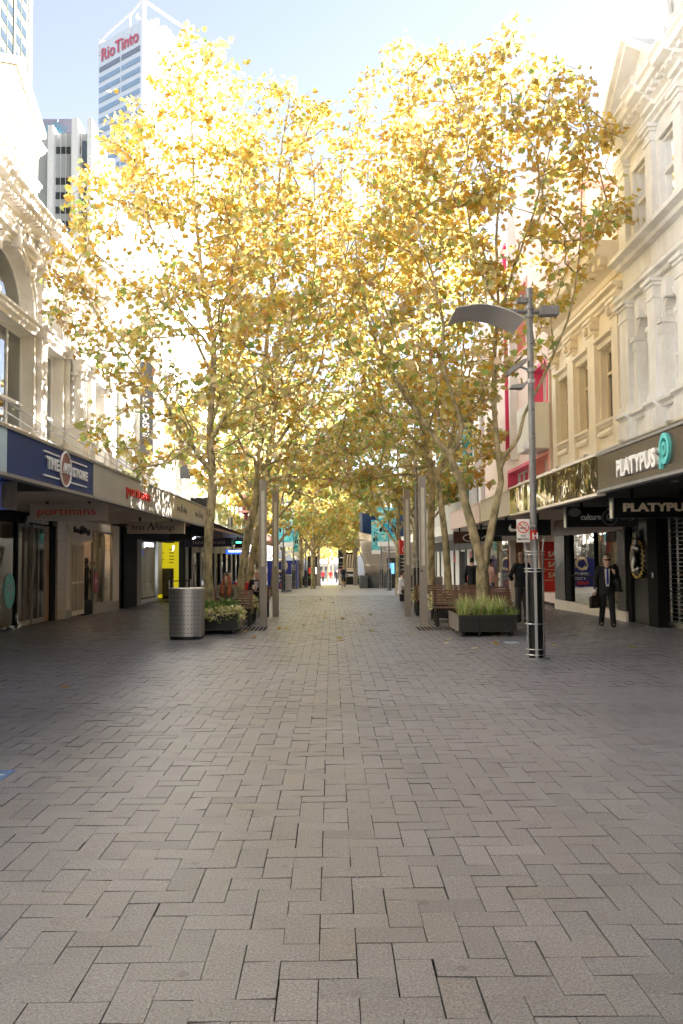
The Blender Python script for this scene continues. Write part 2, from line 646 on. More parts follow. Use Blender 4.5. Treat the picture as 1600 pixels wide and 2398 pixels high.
def paving():
    W, g = .155, .0016
    x0, y0 = .092 - 60 * W, .72
    nx, ny = 132, int((PAVE_END - y0) / W)
    vs, fs, cols = [], [], []
    rnd = np.random.default_rng(3)
    for j in range(ny):
        for i in range(nx):
            c = (i + j) % 4
            if c == 0:
                xa, xb, ya, yb = i, i + 2, j, j + 1
            elif c == 2:
                xa, xb, ya, yb = i, i + 1, j, j + 2
            else:
                continue
            xa, xb, ya, yb = x0 + xa * W, x0 + xb * W, y0 + ya * W, y0 + yb * W
            if xb < -9.3 or xa > 11.3: continue
            jx, jy = rnd.normal(0, .0010, 2)
            gg = g * (1 + .5 * rnd.random())
            gx = gg * (1.7 if rnd.random() < .4 else .9)
            xa, xb, ya, yb = xa + gx + jx, xb - gx + jx, ya + gg + jy, yb - gg + jy
            tz = rnd.normal(0, .0010)
            tx, ty = rnd.normal(0, .0014, 2)
            b = len(vs)
            zz = gz((ya + yb) / 2)
            sl = (gz(yb) - gz(ya)) / 2
            for sx, sy, X, Y in ((-1, -1, xa, ya), (1, -1, xb, ya), (1, 1, xb, yb), (-1, 1, xa, yb)):
                vs.append((X, Y, zz + tz + sx * tx + sy * (ty * .6 + sl)))
            fs.append((b, b + 1, b + 2, b + 3))
            v = 1 + rnd.normal(0, .045)
            r = rnd.random()
            base = np.array([.236, .233, .268])
            if r < .10: base = np.array([.246, .237, .262])
            elif r < .2: base = np.array([.205, .206, .242])
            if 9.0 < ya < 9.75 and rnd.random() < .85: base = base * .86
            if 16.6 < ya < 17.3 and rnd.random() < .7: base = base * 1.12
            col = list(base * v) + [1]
            nv = 4
            if ya < 11:
                for X, Y in ((xa, ya), (xb, ya), (xb, yb), (xa, yb)):
                    vs.append((X, Y, zz - .013))
                for k in range(4):
                    fs.append((b + k, b + 4 + k, b + 4 + (k + 1) % 4, b + (k + 1) % 4))
                nv = 8
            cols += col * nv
    me = bpy.data.meshes.new('paving')
    me.from_pydata(vs, [], fs)
    at_ = me.attributes.new('Col', 'FLOAT_COLOR', 'POINT')
    at_.data.foreach_set('color', cols)
    me.materials.append(M['paver'])
    o = bpy.data.objects.new('paving', me)
    COL.objects.link(o)
    struct(o)


paving()


# ------------------------------------------------------------------ facades
class Fac:
    """u runs along the street (+Y), v is height, w is distance out of the wall towards the street"""

    def __init__(s, X0, side):
        s.X0, s.k = X0, (1 if side == 'left' else -1)
        s.face = side

    def p(s, u, w, v):
        return (s.X0 + s.k * w, u, v)

    def box(s, mb, u0, u1, w0, w1, v0, v1, mi=0):
        return mb.box(s.X0 + s.k * w0, s.X0 + s.k * w1, u0, u1, v0, v1, mi)

    def run(s, mb, prof, u0, u1, mi=0):
        return mb.prism(prof, lambda a, b, d: s.p(d, a, b), u0, u1, mi)

    def wall(s, mb, u0, u1, v0, v1, ops, depth=.35, mi=0):
        us = sorted({u0, u1} | {o[0] for o in ops} | {o[1] for o in ops})
        for a, b in zip(us[:-1], us[1:]):
            mine = sorted([o for o in ops if o[0] <= a + 1e-6 and o[1] >= b - 1e-6], key=lambda o: o[2])
            z = v0
            for o in mine:
                top = o[3] + ((o[1] - o[0]) / 2 if o[4] else 0)
                if o[2] > z + 1e-6:
                    mb.add([s.p(a, 0, z), s.p(b, 0, z), s.p(b, 0, o[2]), s.p(a, 0, o[2])], [(0, 1, 2, 3)], mi)
                z = top
            if v1 > z + 1e-6:
                mb.add([s.p(a, 0, z), s.p(b, 0, z), s.p(b, 0, v1), s.p(a, 0, v1)], [(0, 1, 2, 3)], mi)
        for (a, b, za, zb, arch) in ops:
            path = [(a, za), (a, zb)]
            if arch:
                r, c, N = (b - a) / 2, (a + b) / 2, 16
                arc = [(c - r * math.cos(math.pi * i / N), zb + r * math.sin(math.pi * i / N)) for i in range(N + 1)]
                for (p, q) in zip(arc[:-1], arc[1:]):
                    mb.add([s.p(p[0], 0, p[1]), s.p(q[0], 0, q[1]), s.p(q[0], 0, zb + r), s.p(p[0], 0, zb + r)], [(0, 1, 2, 3)], mi)
                path += arc[1:-1]
            path += [(b, zb), (b, za)]
            n = len(path)
            mb.add([s.p(x, 0, z) for x, z in path] + [s.p(x, -depth, z) for x, z in path],
                   [(i, (i + 1) % n, n + (i + 1) % n, n + i) for i in range(n)], mi)
        return mb

    def window(s, parent, op, depth, frame='white_paint', pane='glass_upper', back='blind', sash=.5, bars=1, fw=.06):
        a, b, za, zb, arch = op
        r = (b - a) / 2
        mb = MB()
        w0, w1 = -depth, -depth + .07
        s.box(mb, a + .003, a + fw, w0, w1, za + .003, zb)
        s.box(mb, b - fw, b - .003, w0, w1, za + .003, zb)
        s.box(mb, a + fw, b - fw, w0, w1 + .02, za + .003, za + fw)
        zt = zb - .003
        s.box(mb, a + fw, b - fw, w0, w1 + .01, zt - fw, zt)
        if sash: s.box(mb, a + fw, b - fw, w0, w1 + .03, za + (zb - za) * sash - .035, za + (zb - za) * sash + .035)
        for i in range(bars - 1):
            u = a + (b - a) * (i + 1) / bars
            s.box(mb, u - .02, u + .02, w0, w1 - .01, za + fw, zt - fw)
        if arch:
            N = 14
            c = (a + b) / 2
            for rr, in ((r - .003,),):
                for i in range(N):
                    t0, t1 = math.pi * i / N, math.pi * (i + 1) / N
                    q = [(c - math.cos(t) * x, zb + math.sin(t) * x) for t, x in ((t0, rr), (t1, rr), (t1, rr - fw), (t0, rr - fw))]
                    mb.prism(q, lambda A, B, D: s.p(A, D, B), w0, w1)
        win = mb.build('window', frame, parent)
        poly = [(a + .01, za + .01), (b - .01, za + .01), (b - .01, zb)]
        if arch:
            poly = poly[:2] + [((a + b) / 2 + (r - .01) * math.cos(math.pi * i / 14), zb + (r - .01) * math.sin(math.pi * i / 14)) for i in range(15)]
        else:
            poly += [(a + .01, zb)]
        MB().add([s.p(x, -depth + .02, z) for x, z in poly], [tuple(range(len(poly)))]).build('pane', pane, win, fixn=False)
        if back:
            MB().add([s.p(x, -depth - .004, z) for x, z in poly], [tuple(range(len(poly)))]).build('blind', back, win, fixn=False)
        return win

    def pilaster(s, parent, c, wd, v0, v1, m, proj=.14, cap=.38, ionic=False, base=True):
        mb = MB()
        s.box(mb, c - wd / 2, c + wd / 2, -.02, proj, v0, v1 - cap)
        if base:
            s.box(mb, c - wd / 2 - .05, c + wd / 2 + .05, -.02, proj + .06, v0, v0 + .14)
            s.box(mb, c - wd / 2 - .03, c + wd / 2 + .03, -.02, proj + .035, v0 + .14, v0 + .21)
        s.box(mb, c - wd / 2 - .03, c + wd / 2 + .03, -.02, proj + .035, v1 - cap, v1 - cap + .06)
        s.box(mb, c - wd / 2 + .01, c + wd / 2 - .01, -.02, proj + .012, v1 - cap + .06, v1 - .17)
        s.box(mb, c - wd / 2 - .05, c + wd / 2 + .05, -.02, proj + .06, v1 - .17, v1 - .09)
        s.box(mb, c - wd / 2 - .10, c + wd / 2 + .10, -.02, proj + .12, v1 - .09, v1)
        if ionic:
            for q in (-1, 1):
                pts = [s.p(c + q * wd * .44, -.01, v1 - .26), s.p(c + q * wd * .44, proj + .11, v1 - .26)]
                mb.tube(pts, .13, 12)
                mb.tube([s.p(c + q * wd * .44, proj + .10, v1 - .26), s.p(c + q * wd * .44, proj + .14, v1 - .26)], .07, 10)
        return mb.build('pilaster', m, parent)


CORN = [(-.02, 0), (.06, 0), (.08, .10), (.20, .16), (.24, .26), (.46, .32), (.50, .46), (.58, .52), (.58, .58), (-.02, .58)]


def cornice(fc, parent, u0, u1, v, m, sc=1.0, name='cornice', dent=None, breaks=()):
    mb = MB()
    fc.run(mb, [(a * sc, v + b * sc) for a, b in CORN], u0, u1)
    for (a, b) in breaks:
        fc.run(mb, [((x * sc + .10) if x > 0 else x, v - .004 + z * sc * 1.012) for x, z in CORN], a, b)
    if dent:
        n = int((u1 - u0) / dent)
        for i in range(n):
            u = u0 + (i + .5) * (u1 - u0) / n
            fc.box(mb, u - dent * .27, u + dent * .27, .05 * sc, .36 * sc, v + .17 * sc, v + .318 * sc)
    return mb.build(name, m, parent)


def band(fc, parent, u0, u1, v0, v1, proj, m, name='string_course'):
    mb = MB()
    h = v1 - v0
    fc.run(mb, [(-.02, v0), (proj * .45, v0), (proj * .55, v0 + h * .35), (proj, v0 + h * .55), (proj, v0 + h), (-.02, v0 + h)], u0, u1)
    return mb.build(name, m, parent)


def archivolt(fc, parent, c, r, spring, m, wd=.2, proj=.09, key=True):
    mb = MB()
    N = 18
    for i in range(N):
        t0, t1 = math.pi * i / N, math.pi * (i + 1) / N
        for ra, rb, pj in ((r + .012, r + wd * .6, proj * .6), (r + wd * .6, r + wd, proj)):
            q = [(c - math.cos(t) * x, spring + math.sin(t) * x) for t, x in ((t0, ra), (t1, ra), (t1, rb), (t0, rb))]
            mb.prism(q, lambda A, B, D: fc.p(A, D, B), -.02, pj)
    if key:
        mb.prism([(c - .09, spring + r - .06), (c + .09, spring + r - .06), (c + .15, spring + r + wd + .22), (c - .15, spring + r + wd + .22)],
                 lambda A, B, D: fc.p(A, D, B), -.02, proj + .12)
    return mb.build('arch_moulding', m, parent)


def festoon(mb, fc, c, v, wd, drop, proj=.10):
    pts, rs = [], []
    for i in range(9):
        t = i / 8
        pts.append(fc.p(c - wd / 2 + wd * t, proj, v - drop * math.sin(math.pi * t)))
        rs.append(.035 + .055 * math.sin(math.pi * t))
    mb.tube(pts, rs, 7)
    for i in range(1, 8, 2):
        mb.ball(pts[i], rs[i] * 1.35, n=6, k=4)
    for q in (-1, 1):
        mb.tube([fc.p(c + q * wd / 2, proj, v + .06), fc.p(c + q * wd / 2, proj, v - drop * 1.1)], [.07, .025], 6)


# ---- left: ornate white hall above the blue and grey awnings
FL = Fac(-7.7, 'left')


def ornate_hall():
    b = thing('ornate_building', 'sunlit ornate white stone building above the navy and grey awnings on the left', 'building', (-7.7, 18, 0))
    bays = [(6.2, .75), (8.5, .75), (12.2, 1.5), (15.2, .75), (17.5, .75), (20.7, 1.5), (23.9, .75), (26.2, .75), (28.4, .75)]
    ops = []
    for c, r in bays:
        ops.append((c - r, c + r, 4.95, 7.45, False))
        ops.append((c - r, c + r, 7.76, 7.80, True))
    mb = MB()
    FL.wall(mb, -16, 22.5, 3.2, 12.3, [o for o in ops if o[1] < 22.5], .30)
    FL.wall(mb, 22.5, 30, 3.2, 10.6, [o for o in ops if o[1] > 22.5], .30)
    mb.box(-8.6, -7.71, 22.48, 22.499, 10.5, 12.3)
    mb.box(-19, -8.35, -16, 22.5, 0, 12.2)
    mb.box(-19, -8.35, 22.5, 30, 0, 10.58)
    mb.box(-8.35, -7.71, 29.98, 30, 3, 10.6)
    mb.box(-8.35, -7.71, -16, -15.98, 3, 12.3)
    mb.box(-8.4, -7.7, -16, 22.5, 12.28, 12.3)
    mb.box(-8.4, -7.7, 22.5, 30, 10.58, 10.6)
    mb.build('wall', 'white_stone', b)
    for o in ops:
        if o[4]: FL.window(b, o, .30, bars=2, sash=0, back='blind')
        else: FL.window(b, o, .30, bars=2 if o[1] - o[0] < 2 else 3, sash=.28)
    edges = []
    for c, r in bays:
        archivolt(FL, b, c, r, 7.80, 'white_stone', wd=.26 if r > 1 else .2, proj=.10)
        mb = MB()
        for q in (-1, 1):
            FL.box(mb, c + q * (r + .078) - .07, c + q * (r + .078) + .07, -.02, .06, 4.95, 7.45)
        FL.run(mb, [(-.40, 7.452), (.10, 7.452), (.13, 7.52), (.20, 7.58), (.20, 7.66), (.26, 7.70), (.26, 7.757), (-.40, 7.757)], c - r - .02, c + r + .02)
        mb.build('transom', 'white_stone', b)
    pil = [4.9, 7.35, 10.25, 13.95, 16.35, 18.72, 22.62, 25.05, 27.3, 29.5]
    for c in pil:
        FL.pilaster(b, c, .46, 4.4, 9.35, 'white_stone', proj=.2, cap=.5, ionic=True)
        mb = MB()
        FL.box(mb, c - .30, c + .30, -.02, .34, 7.46, 7.75)
        FL.box(mb, c - .34, c + .34, -.02, .40, 7.67, 7.75 + .012)
        # carved drop down the face of the pilaster
        for i in range(9):
            mb.ball(FL.p(c, .21, 5.1 + i * .25), (.05, .07 + .03 * (i % 2), .10), n=6, k=4)
        mb.build('carved_drop', 'white_stone', b)
    br = [(c - .34, c + .34) for c in pil]
    band(FL, b, -16, 30, 4.25, 4.48, .22, 'white_stone', 'sill_course')
    band(FL, b, -16, 30, 9.38, 9.60, .20, 'white_stone')
    cornice(FL, b, -16, 30, 10.02, 'white_stone', .95, dent=.22, breaks=br)
    for c, r in bays:
        mb = MB()
        festoon(mb, FL, c, 9.98, 1.2 if r < 1 else 1.7, .25)
        if r > 1:
            for q in (-1, 1): festoon(mb, FL, c + q * 1.15, 9.25, .7, .3, .06)
        mb.build('carved_festoon', 'white_stone', b)
    for c in pil:
        mb = MB()
        for i in range(5):
            mb.ball(FL.p(c + random.uniform(-.2, .2), .14, 9.66 + i * .08), (.10, .12, .08), n=6, k=4)
        mb.tube([FL.p(c, .28, 9.2), FL.p(c, .36, 9.7), FL.p(c, .5, 9.98)], [.10, .14, .18], 7)
        mb.build('carved_bracket', 'white_stone', b)
    # attic with panels, upper cornices and a gable over the wide bay
    for c in pil:
        mb = MB()
        if c < 22.6: FL.box(mb, min(c, 22.2) - .3, min(c, 22.2) + .3, -.02, .10, 10.58, 12.2)
        else: FL.box(mb, c - .2, c + .2, -.4, .02, 10.58, 11.0)
        mb.build('attic_pier', 'white_stone', b)
    for c, r in bays:
        if c < 22: mb = MB(); FL.box(mb, c - r + .05, c + r - .05, -.02, .05, 10.85, 11.35); mb.build('attic_panel', 'white_stone', b)
    band(FL, b, -16, 22.5, 11.38, 11.56, .12, 'white_stone')
    cornice(FL, b, -16, 22.5, 12.28, 'white_stone', .42, 'upper_cornice', dent=.2, breaks=[(c - .34, c + .34) for c in pil if c < 22])
    mb = MB()
    mb.prism([(18.9, 12.5), (22.48, 12.5), (22.48, 12.85), (20.7, 13.8), (18.9, 12.85)], lambda A, B, D: FL.p(A, D, B), -.5, .05)
    mb.prism([(18.8, 12.82), (20.7, 13.82), (22.52, 12.82), (22.52, 13.0), (20.7, 14.0), (18.8, 13.0)], lambda A, B, D: FL.p(A, D, B), -.5, .2)
    mb.build('gable', 'white_stone', b)
    mb = MB()
    for c in (10.25, 13.95):
        mb.ball(FL.p(c, .0, 13.1), .3)
    FL.box(mb, -16, 18.8, -.5, .1, 12.53, 12.8)
    mb.build('parapet', 'white_stone', b)
    # terrace figure on its pedestal between the windows
    mb = MB()
    c = 25.0
    FL.box(mb, c - .26, c + .26, .19, .62, 4.4, 5.45)
    FL.box(mb, c - .32, c + .32, .19, .70, 5.45, 5.56)
    mb.loft([[FL.p(c + rx * math.cos(t), .42 + ry * math.sin(t), z) for t in [2 * math.pi * i / 10 for i in range(10)]]
             for rx, ry, z in ((.09, .09, 5.57), (.14, .12, 5.9), (.19, .16, 6.3), (.15, .14, 6.6), (.22, .18, 6.9), (.27, .20, 7.15), (.22, .2, 7.3), (.3, .25, 7.45))])
    for i in range(10):
        a = i * .63
        mb.ball(FL.p(c + .22 * math.cos(a), .42 + .18 * math.sin(a), 7.0 + .12 * math.sin(a * 3)), .08, n=6, k=4)
    mb.build('carved_bracket', 'white_stone', b)
    return b


ornate_hall()


def pale_block():
    b = thing('pale_building', 'plain pale building with tall grey window sheets carrying the two black blade banners', 'building', (-7.8, 38, 0))
    F = Fac(-7.8, 'left')
    ops = [(30.9 + i * 2.9, 32.9 + i * 2.9, 4.7, 10.6, False) for i in range(6)]
    mb = MB()
    F.wall(mb, 30.02, 48, 3.2, 12.2, ops, .3)
    mb.box(-20, -8.35, 30.02, 48, 0, 12.2)
    mb.box(-8.35, -7.81, 47.9, 48, 3.2, 12.2)
    mb.box(-8.35, -7.81, 30.05, 48, 12.1, 12.19)
    mb.build('wall', 'white_paint', b)
    for o in ops:
        F.window(b, o, .3, frame='white_paint', pane='glass_upper', back='pale_wall', bars=2, sash=.62)
    mb = MB()
    for i in range(7):
        F.box(mb, 30.2 + i * 2.9, 30.75 + i * 2.9, -.02, .16, 3.3, 11.4)
    mb.build('pier', 'white_paint', b)
    cornice(F, b, 30.02, 48, 11.5, 'white_paint', .9)
    band(F, b, 30.02, 48, 4.1, 4.4, .3, 'white_paint', 'ledge')


pale_block()


def arcade_block():
    b = thing('arcade_building', 'pale corner building behind the second left tree, above the glass edged awning', 'building', (-7.8, 60, 0))
    F = Fac(-7.8, 'left')
    ops = [(50 + i * 3.2, 51.8 + i * 3.2, zz, zz + 2.2, False) for i in range(9) for zz in (4.6, 8)]
    mb = MB()
    F.wall(mb, 48.02, 80, 2.8, 12.5, ops, .25)
    mb.box(-20, -8.2, 48.02, 80, -1, 12.5)
    mb.box(-8.2, -7.81, 79.9, 80, 2.5, 12.5)
    mb.box(-8.2, -7.81, 48.05, 80, 12.4, 12.48)
    mb.build('wall', 'pale_wall', b)
    for o in ops: F.window(b, o, .25, back=None, pane='dark_glass')
    cornice(F, b, 48.02, 80, 11.9, 'white_paint', .8)
    b2 = thing('low_building', 'low pale shop building far down the left side behind the blue hoarding', 'building', (-8, 100, 0))
    F = Fac(-8, 'left')
    ops = [(83 + i * 4, 85.4 + i * 4, zz, zz + 2, False) for i in range(9) for zz in (3.4, 6.4)]
    mb = MB()
    F.wall(mb, 80.05, 122, -2, 9.5, ops, .2)
    mb.box(-20, -8.22, 80.05, 122, -2, 9.5)
    mb.build('wall', 'grey_wall', b2)
    for o in ops: F.window(b2, o, .2, back=None, pane='dark_glass')


arcade_block()

# ---- right: cream Victorian building, tan building, pink modern building, louvred building
FR = Fac(7.6, 'right')


def victorian():
    b = thing('victorian_building', 'cream Victorian building with arched windows and pediment on the right edge', 'building', (7.6, 14, 0))
    cs = [20.58 - i * 1.7 for i in range(9)]
    ops = [(c - .41, c + .41, 5.32, 7.06, True) for c in cs] + [(c - .42, c + .42, 9.55, 11.2, False) for c in cs]
    mb = MB()
    FR.wall(mb, -16, 22.08, 3.2, 9.2, ops[:len(cs)], .26)
    FR.wall(mb, -16, 22.08, 9.2, 12.3, ops[len(cs):], .13)
    mb.box(8.2, 20, -16, 22.06, 0, 12.25)
    mb.box(7.62, 8.2, 22.05, 22.075, 3, 12.3)
    mb.box(7.62, 8.3, -16, 22.05, 12.2, 12.29)
    mb.build('wall', 'cream_stone', b)
    for o in ops: FR.window(b, o, .26 if o[4] else .13, frame='cream_trim', sash=.5, fw=.07)
    pil = [21.62] + [c - .85 for c in cs]
    for i, c in enumerate(pil):
        FR.pilaster(b, c, .62 if i == 0 else .44, 5.22, 8.05, 'cream_trim', proj=.16, cap=.46)
        FR.pilaster(b, c, .50 if i == 0 else .40, 9.28, 11.68, 'cream_trim', proj=.13, cap=.40, base=False)
        mb = MB()
        FR.box(mb, c - .36, c + .36, -.02, .24, 4.25, 5.03)
        FR.box(mb, c - .30, c + .30, .20, .27, 4.4, 4.9)
        mb.build('pedestal', 'cream_trim', b)
    for c in cs:
        archivolt(FR, b, c, .41, 7.06, 'cream_trim', wd=.15, proj=.06)
        for q in (-1, 1):
            mb = MB()
            u = c + q * .52
            FR.box(mb, u - .105, u + .105, -.18, .07, 5.225, 6.72)
            FR.box(mb, u - .125, u + .125, -.185, .10, 6.72, 6.80)
            FR.box(mb, u - .115, u + .115, -.185, .085, 6.80, 6.95)
            FR.box(mb, u - .15, u + .15, -.19, .13, 6.95, 7.06)
            mb.build('impost', 'cream_trim', b)
        mb = MB()
        for q in (-1, 1): FR.box(mb, c + q * .476 - .05, c + q * .476 + .05, -.02, .05, 9.5, 11.2)
        FR.box(mb, c - .52, c + .52, -.02, .06, 11.2, 11.34)
        FR.box(mb, c - .55, c + .55, -.02, .12, 9.42, 9.50)
        mb.build('architrave', 'cream_trim', b)
        mb = MB()
        FR.box(mb, c - .32, c + .32, -.02, .05, 4.4, 4.95)
        FR.box(mb, c - .22, c + .22, .04, .09, 4.5, 4.85)
        mb.build('apron_panel', 'cream_trim', b)
    br = [(c - .34, c + .34) for c in pil]
    mb = MB()
    prof = [(-.02, 5.03), (.10, 5.03), (.13, 5.10), (.22, 5.15), (.22, 5.225), (-.02, 5.225)]
    FR.run(mb, prof, -16, 22.07)
    for a, c in br: FR.run(mb, [((x + .1) if x > 0 else x, z + (.003 if z > 5.1 else -.003)) for x, z in prof], a, c)
    mb.build('sill_course', 'cream_trim', b)
    band(FR, b, -16, 22.07, 8.05, 8.28, .26, 'cream_trim')
    band(FR, b, -16, 22.07, 8.40, 8.48, .10, 'cream_trim')
    band(FR, b, -16, 22.07, 9.02, 9.27, .38, 'cream_trim', 'floor_cornice')
    band(FR, b, -16, 22.07, 4.05, 4.24, .22, 'cream_trim', 'base_course')
    band(FR, b, -16, 22.07, 11.68, 11.86, .2, 'cream_trim', 'architrave_band')
    cornice(FR, b, -16, 22.07, 12.1, 'cream_trim', .9, dent=.3, breaks=br)
    # pediment
    mb = MB()
    u0, u1, ap = 18.35, 21.55, 13.95
    uc = (u0 + u1) / 2
    mb.prism([(u0, 12.62), (u1, 12.62), (uc, ap - .1)], lambda A, B, D: FR.p(A, D, B), -.3, .12)
    for q in (-1, 1):
        ue = uc + q * (u1 - u0) / 2 * 1.08
        for dz, pj in ((0, .62), (-.13, .5)):
            mb.prism([(ue, 12.64 + dz), (uc, ap + dz), (uc, ap + .14 + dz * .5), (ue, 12.80 + dz * .5)], lambda A, B, D: FR.p(A, D, B), -.3, pj)
    for i in range(14):
        a = i * .7
        mb.ball(FR.p(uc + .9 * math.cos(a) * random.random(), .14, 13.0 + .35 * random.random()), (.07, .13, .08), n=6, k=4)
    mb.build('pediment', 'cream_trim', b)
    # tall parapet piece behind the pediment
    mb = MB()
    FR.box(mb, 12.5, 19.95, -1.2, -.1, 12.5, 15.6)
    FR.box(mb, 19.3, 19.98, -.6, .10, 12.5, 14.6)
    FR.box(mb, 19.22, 20.06, -.6, .22, 14.6, 14.75)
    FR.box(mb, 19.14, 20.14, -.6, .34, 14.75, 15.0)
    FR.box(mb, 19.3, 19.98, -.6, .12, 15.0, 15.8)
    for i in range(24):
        mb.ball(FR.p(16.3 + 2.9 * random.random(), .0, 13.2 + 2.2 * random.random()), (.12, .22, .2), n=7, k=5)
    for c in (18.2, 17.1):
        mb.tube([FR.p(c + .5 * math.cos(t), .02, 14.3 + .9 * math.sin(t)) for t in [i * .5 for i in range(13)]], .09, 7)
    mb.build('parapet', 'cream_trim', b)
    mb = MB()
    FR.box(mb, 21.55, 22.05, -.5, .3, 12.6, 13.25)
    mb.tube([FR.p(21.8, -.45, 13.3), FR.p(21.8, .34, 13.3)], .26, 14)
    mb.build('parapet_block', 'white_paint', b)


victorian()


def tan_block():
    b = thing('tan_building', 'honey coloured stone building with three deep windows between ionic pilasters', 'building', (7.6, 25.5, 0))
    wins = [(22.75, 24.02), (24.93, 26.17), (27.08, 28.32)]
    ops = [(a, c, 5.38, 7.44, False) for a, c in wins]
    mb = MB()
    FR.wall(mb, 22.09, 28.95, 3.2, 9.3, ops, .25)
    mb.box(8.6, 20, 22.09, 28.95, 0, 9.6)
    mb.box(7.62, 8.6, 28.93, 28.948, 3, 9.4)
    mb.box(7.62, 8.6, 22.092, 22.10, 3, 9.4)
    mb.box(7.62, 8.7, 22.1, 28.93, 9.2, 9.29)
    mb.build('wall', 'tan_stone', b)
    for o in ops: FR.window(b, o, .25, frame='tan_frame', sash=.66, bars=2, pane='dark_glass', back=None, fw=.09)
    for c, w in ((22.40, .5), (24.47, .66), (26.62, .66), (28.62, .5)):
        FR.pilaster(b, c, w, 4.4, 8.42, 'tan_trim', proj=.14, cap=.45, ionic=True)
    for a, c in wins:
        mb = MB()
        FR.run(mb, [(-.02, 7.46), (.05, 7.46), (.07, 7.6), (.18, 7.66), (.18, 7.74), (-.02, 7.74)], a - .12, c + .12)
        FR.box(mb, a + .1, c - .1, -.02, .05, 7.735, 8.22)
        mb.build('window_head', 'tan_trim', b)
        mb = MB()
        FR.run(mb, [(-.02, 5.2), (.06, 5.2), (.10, 5.26), (.16, 5.30), (.16, 5.37), (-.02, 5.37)], a - .1, c + .1)
        FR.box(mb, a + .05, c - .05, -.02, .05, 4.55, 5.05)
        FR.run(mb, [(-.02, 4.95), (.14, 4.95), (.17, 5.02), (.14, 5.1), (-.02, 5.1)], a + .08, c - .08)
        mb.build('window_apron', 'tan_trim', b)
    band(FR, b, 22.09, 28.95, 8.43, 8.62, .2, 'tan_trim', 'architrave')
    band(FR, b, 22.09, 28.95, 8.64, 8.84, .27, 'tan_trim', 'architrave_band')
    cornice(FR, b, 22.09, 29.1, 9.06, 'tan_trim', 1.45, dent=.5)
    band(FR, b, 22.09, 28.95, 4.15, 4.38, .26, 'tan_trim', 'base_course')
    mb = MB()
    FR.box(mb, 22.09, 28.95, -.5, .1, 9.905, 10.25)
    mb.build('parapet', 'tan_trim', b)


tan_block()


def pink_block():
    b = thing('pink_building', 'modern pale pink building with bright pink window frames behind the lamp post', 'building', (7.6, 36, 0))
    F = Fac(7.4, 'right')
    ops = [(29.15, 31.4, 3.4, 5.3, False), (32.0, 36.0, 3.4, 5.25, False), (34.9, 36.3, 5.9, 14.9, False), (29.15, 31.45, 6.95, 8.5, False), (31.9, 34.2, 9.6, 12.2, False)]
    mb = MB()
    F.wall(mb, 29.0, 41.5, 2.7, 15.6, ops, .5)
    mb.box(8.0, 20, 29.1, 41.5, 0, 15.5)
    mb.box(7.42, 8.0, 41.4, 41.5, 2.7, 15.6)
    mb.box(7.41, 8.0, 29.02, 29.08, 2.7, 15.6)
    mb.box(7.42, 20, 29.1, 41.4, 15.45, 15.59)
    # side wall that shows over the tan roof
    mb.box(7.45, 20, 28.99, 29.09, 10.0, 15.55)
    mb.build('wall', 'pink_wall', b)
    for i, o in enumerate(ops):
        mb = MB()
        a, c, z0, z1, _ = o
        m = 'pink_paint' if i in (1, 2, 3) else 'coral_paint'
        t = .12
        F.box(mb, a - .003, a + t, -.5, .03, z0, z1)
        F.box(mb, c - t, c + .003, -.5, .03, z0, z1)
        F.box(mb, a + t, c - t, -.5, .03, z1 - t, z1 + .003)
        F.box(mb, a + t, c - t, -.5, .03, z0 - .003, z0 + .05)
        if i == 2: F.box(mb, a + t, c - t, -.5, -.1, z0 + .05, z1 - t)
        mb.build('painted_frame', m, b)
        if i != 2: F.window(b, (a + t, c - t, z0 + .05, z1 - t, False), .45, frame='white_paint', pane='glass_upper', back='pale_wall', bars=4 if c - a > 3 else 2, sash=0)
    mb = MB()
    F.box(mb, 29.02, 30.9, -.02, .70, 5.35, 6.9)
    F.box(mb, 33.9, 34.15, -.02, .3, 5.5, 15.3)
    mb.build('balcony_box', 'white_paint', b)
    # frames on the side wall above the tan roof
    for x0, x1, z0, z1 in ((8.6, 12.4, 10.6, 14.5), (13, 17, 10.6, 14.5)):
        mb = MB()
        t = .17
        mb.box(x0, x0 + t, 28.93, 29.0, z0, z1)
        mb.box(x1 - t, x1, 28.93, 29.0, z0, z1)
        mb.box(x0 + t, x1 - t, 28.93, 29.0, z1 - t * 1.4, z1)
        pf = mb.build('side_frame', 'coral_paint', b)
        mb = MB()
        mb.box(x0 + t, x1 - t, 28.95, 28.985, z0, z1 - t * 1.4)
        mb.build('pane', 'sign_edge', pf)
        mb = MB()
        for q in range(1, 3):
            xx = x0 + (x1 - x0) * q / 3
            mb.box(xx - .1, xx + .1, 28.92, 28.949, z0, z1 - t * 1.4)
        mb.build('mullion', 'white_paint', pf)
    t = thing('roof_canopy', 'pale blue glass canopy standing on the honey coloured roof', 'canopy', (9.2, 27, 10.25))
    mb = MB()
    mb.box(8.2, 10.6, 27.4, 28.6, 10.25, 10.35)
    mb.box(8.2, 8.35, 27.4, 27.5, 10.35, 11.6)
    mb.box(10.4, 10.5, 27.4, 27.5, 10.35, 11.6)
    mb.box(8.1, 10.6, 27.3, 28.6, 11.6, 11.75)
    mb.build('frame', 'white_paint', t)
    MB().box(8.35, 10.4, 27.42, 27.46, 10.35, 11.6).build('pane', mat('blue_glass', (.30, .56, .70), .15, var=.2, scale=2), t)


pink_block()


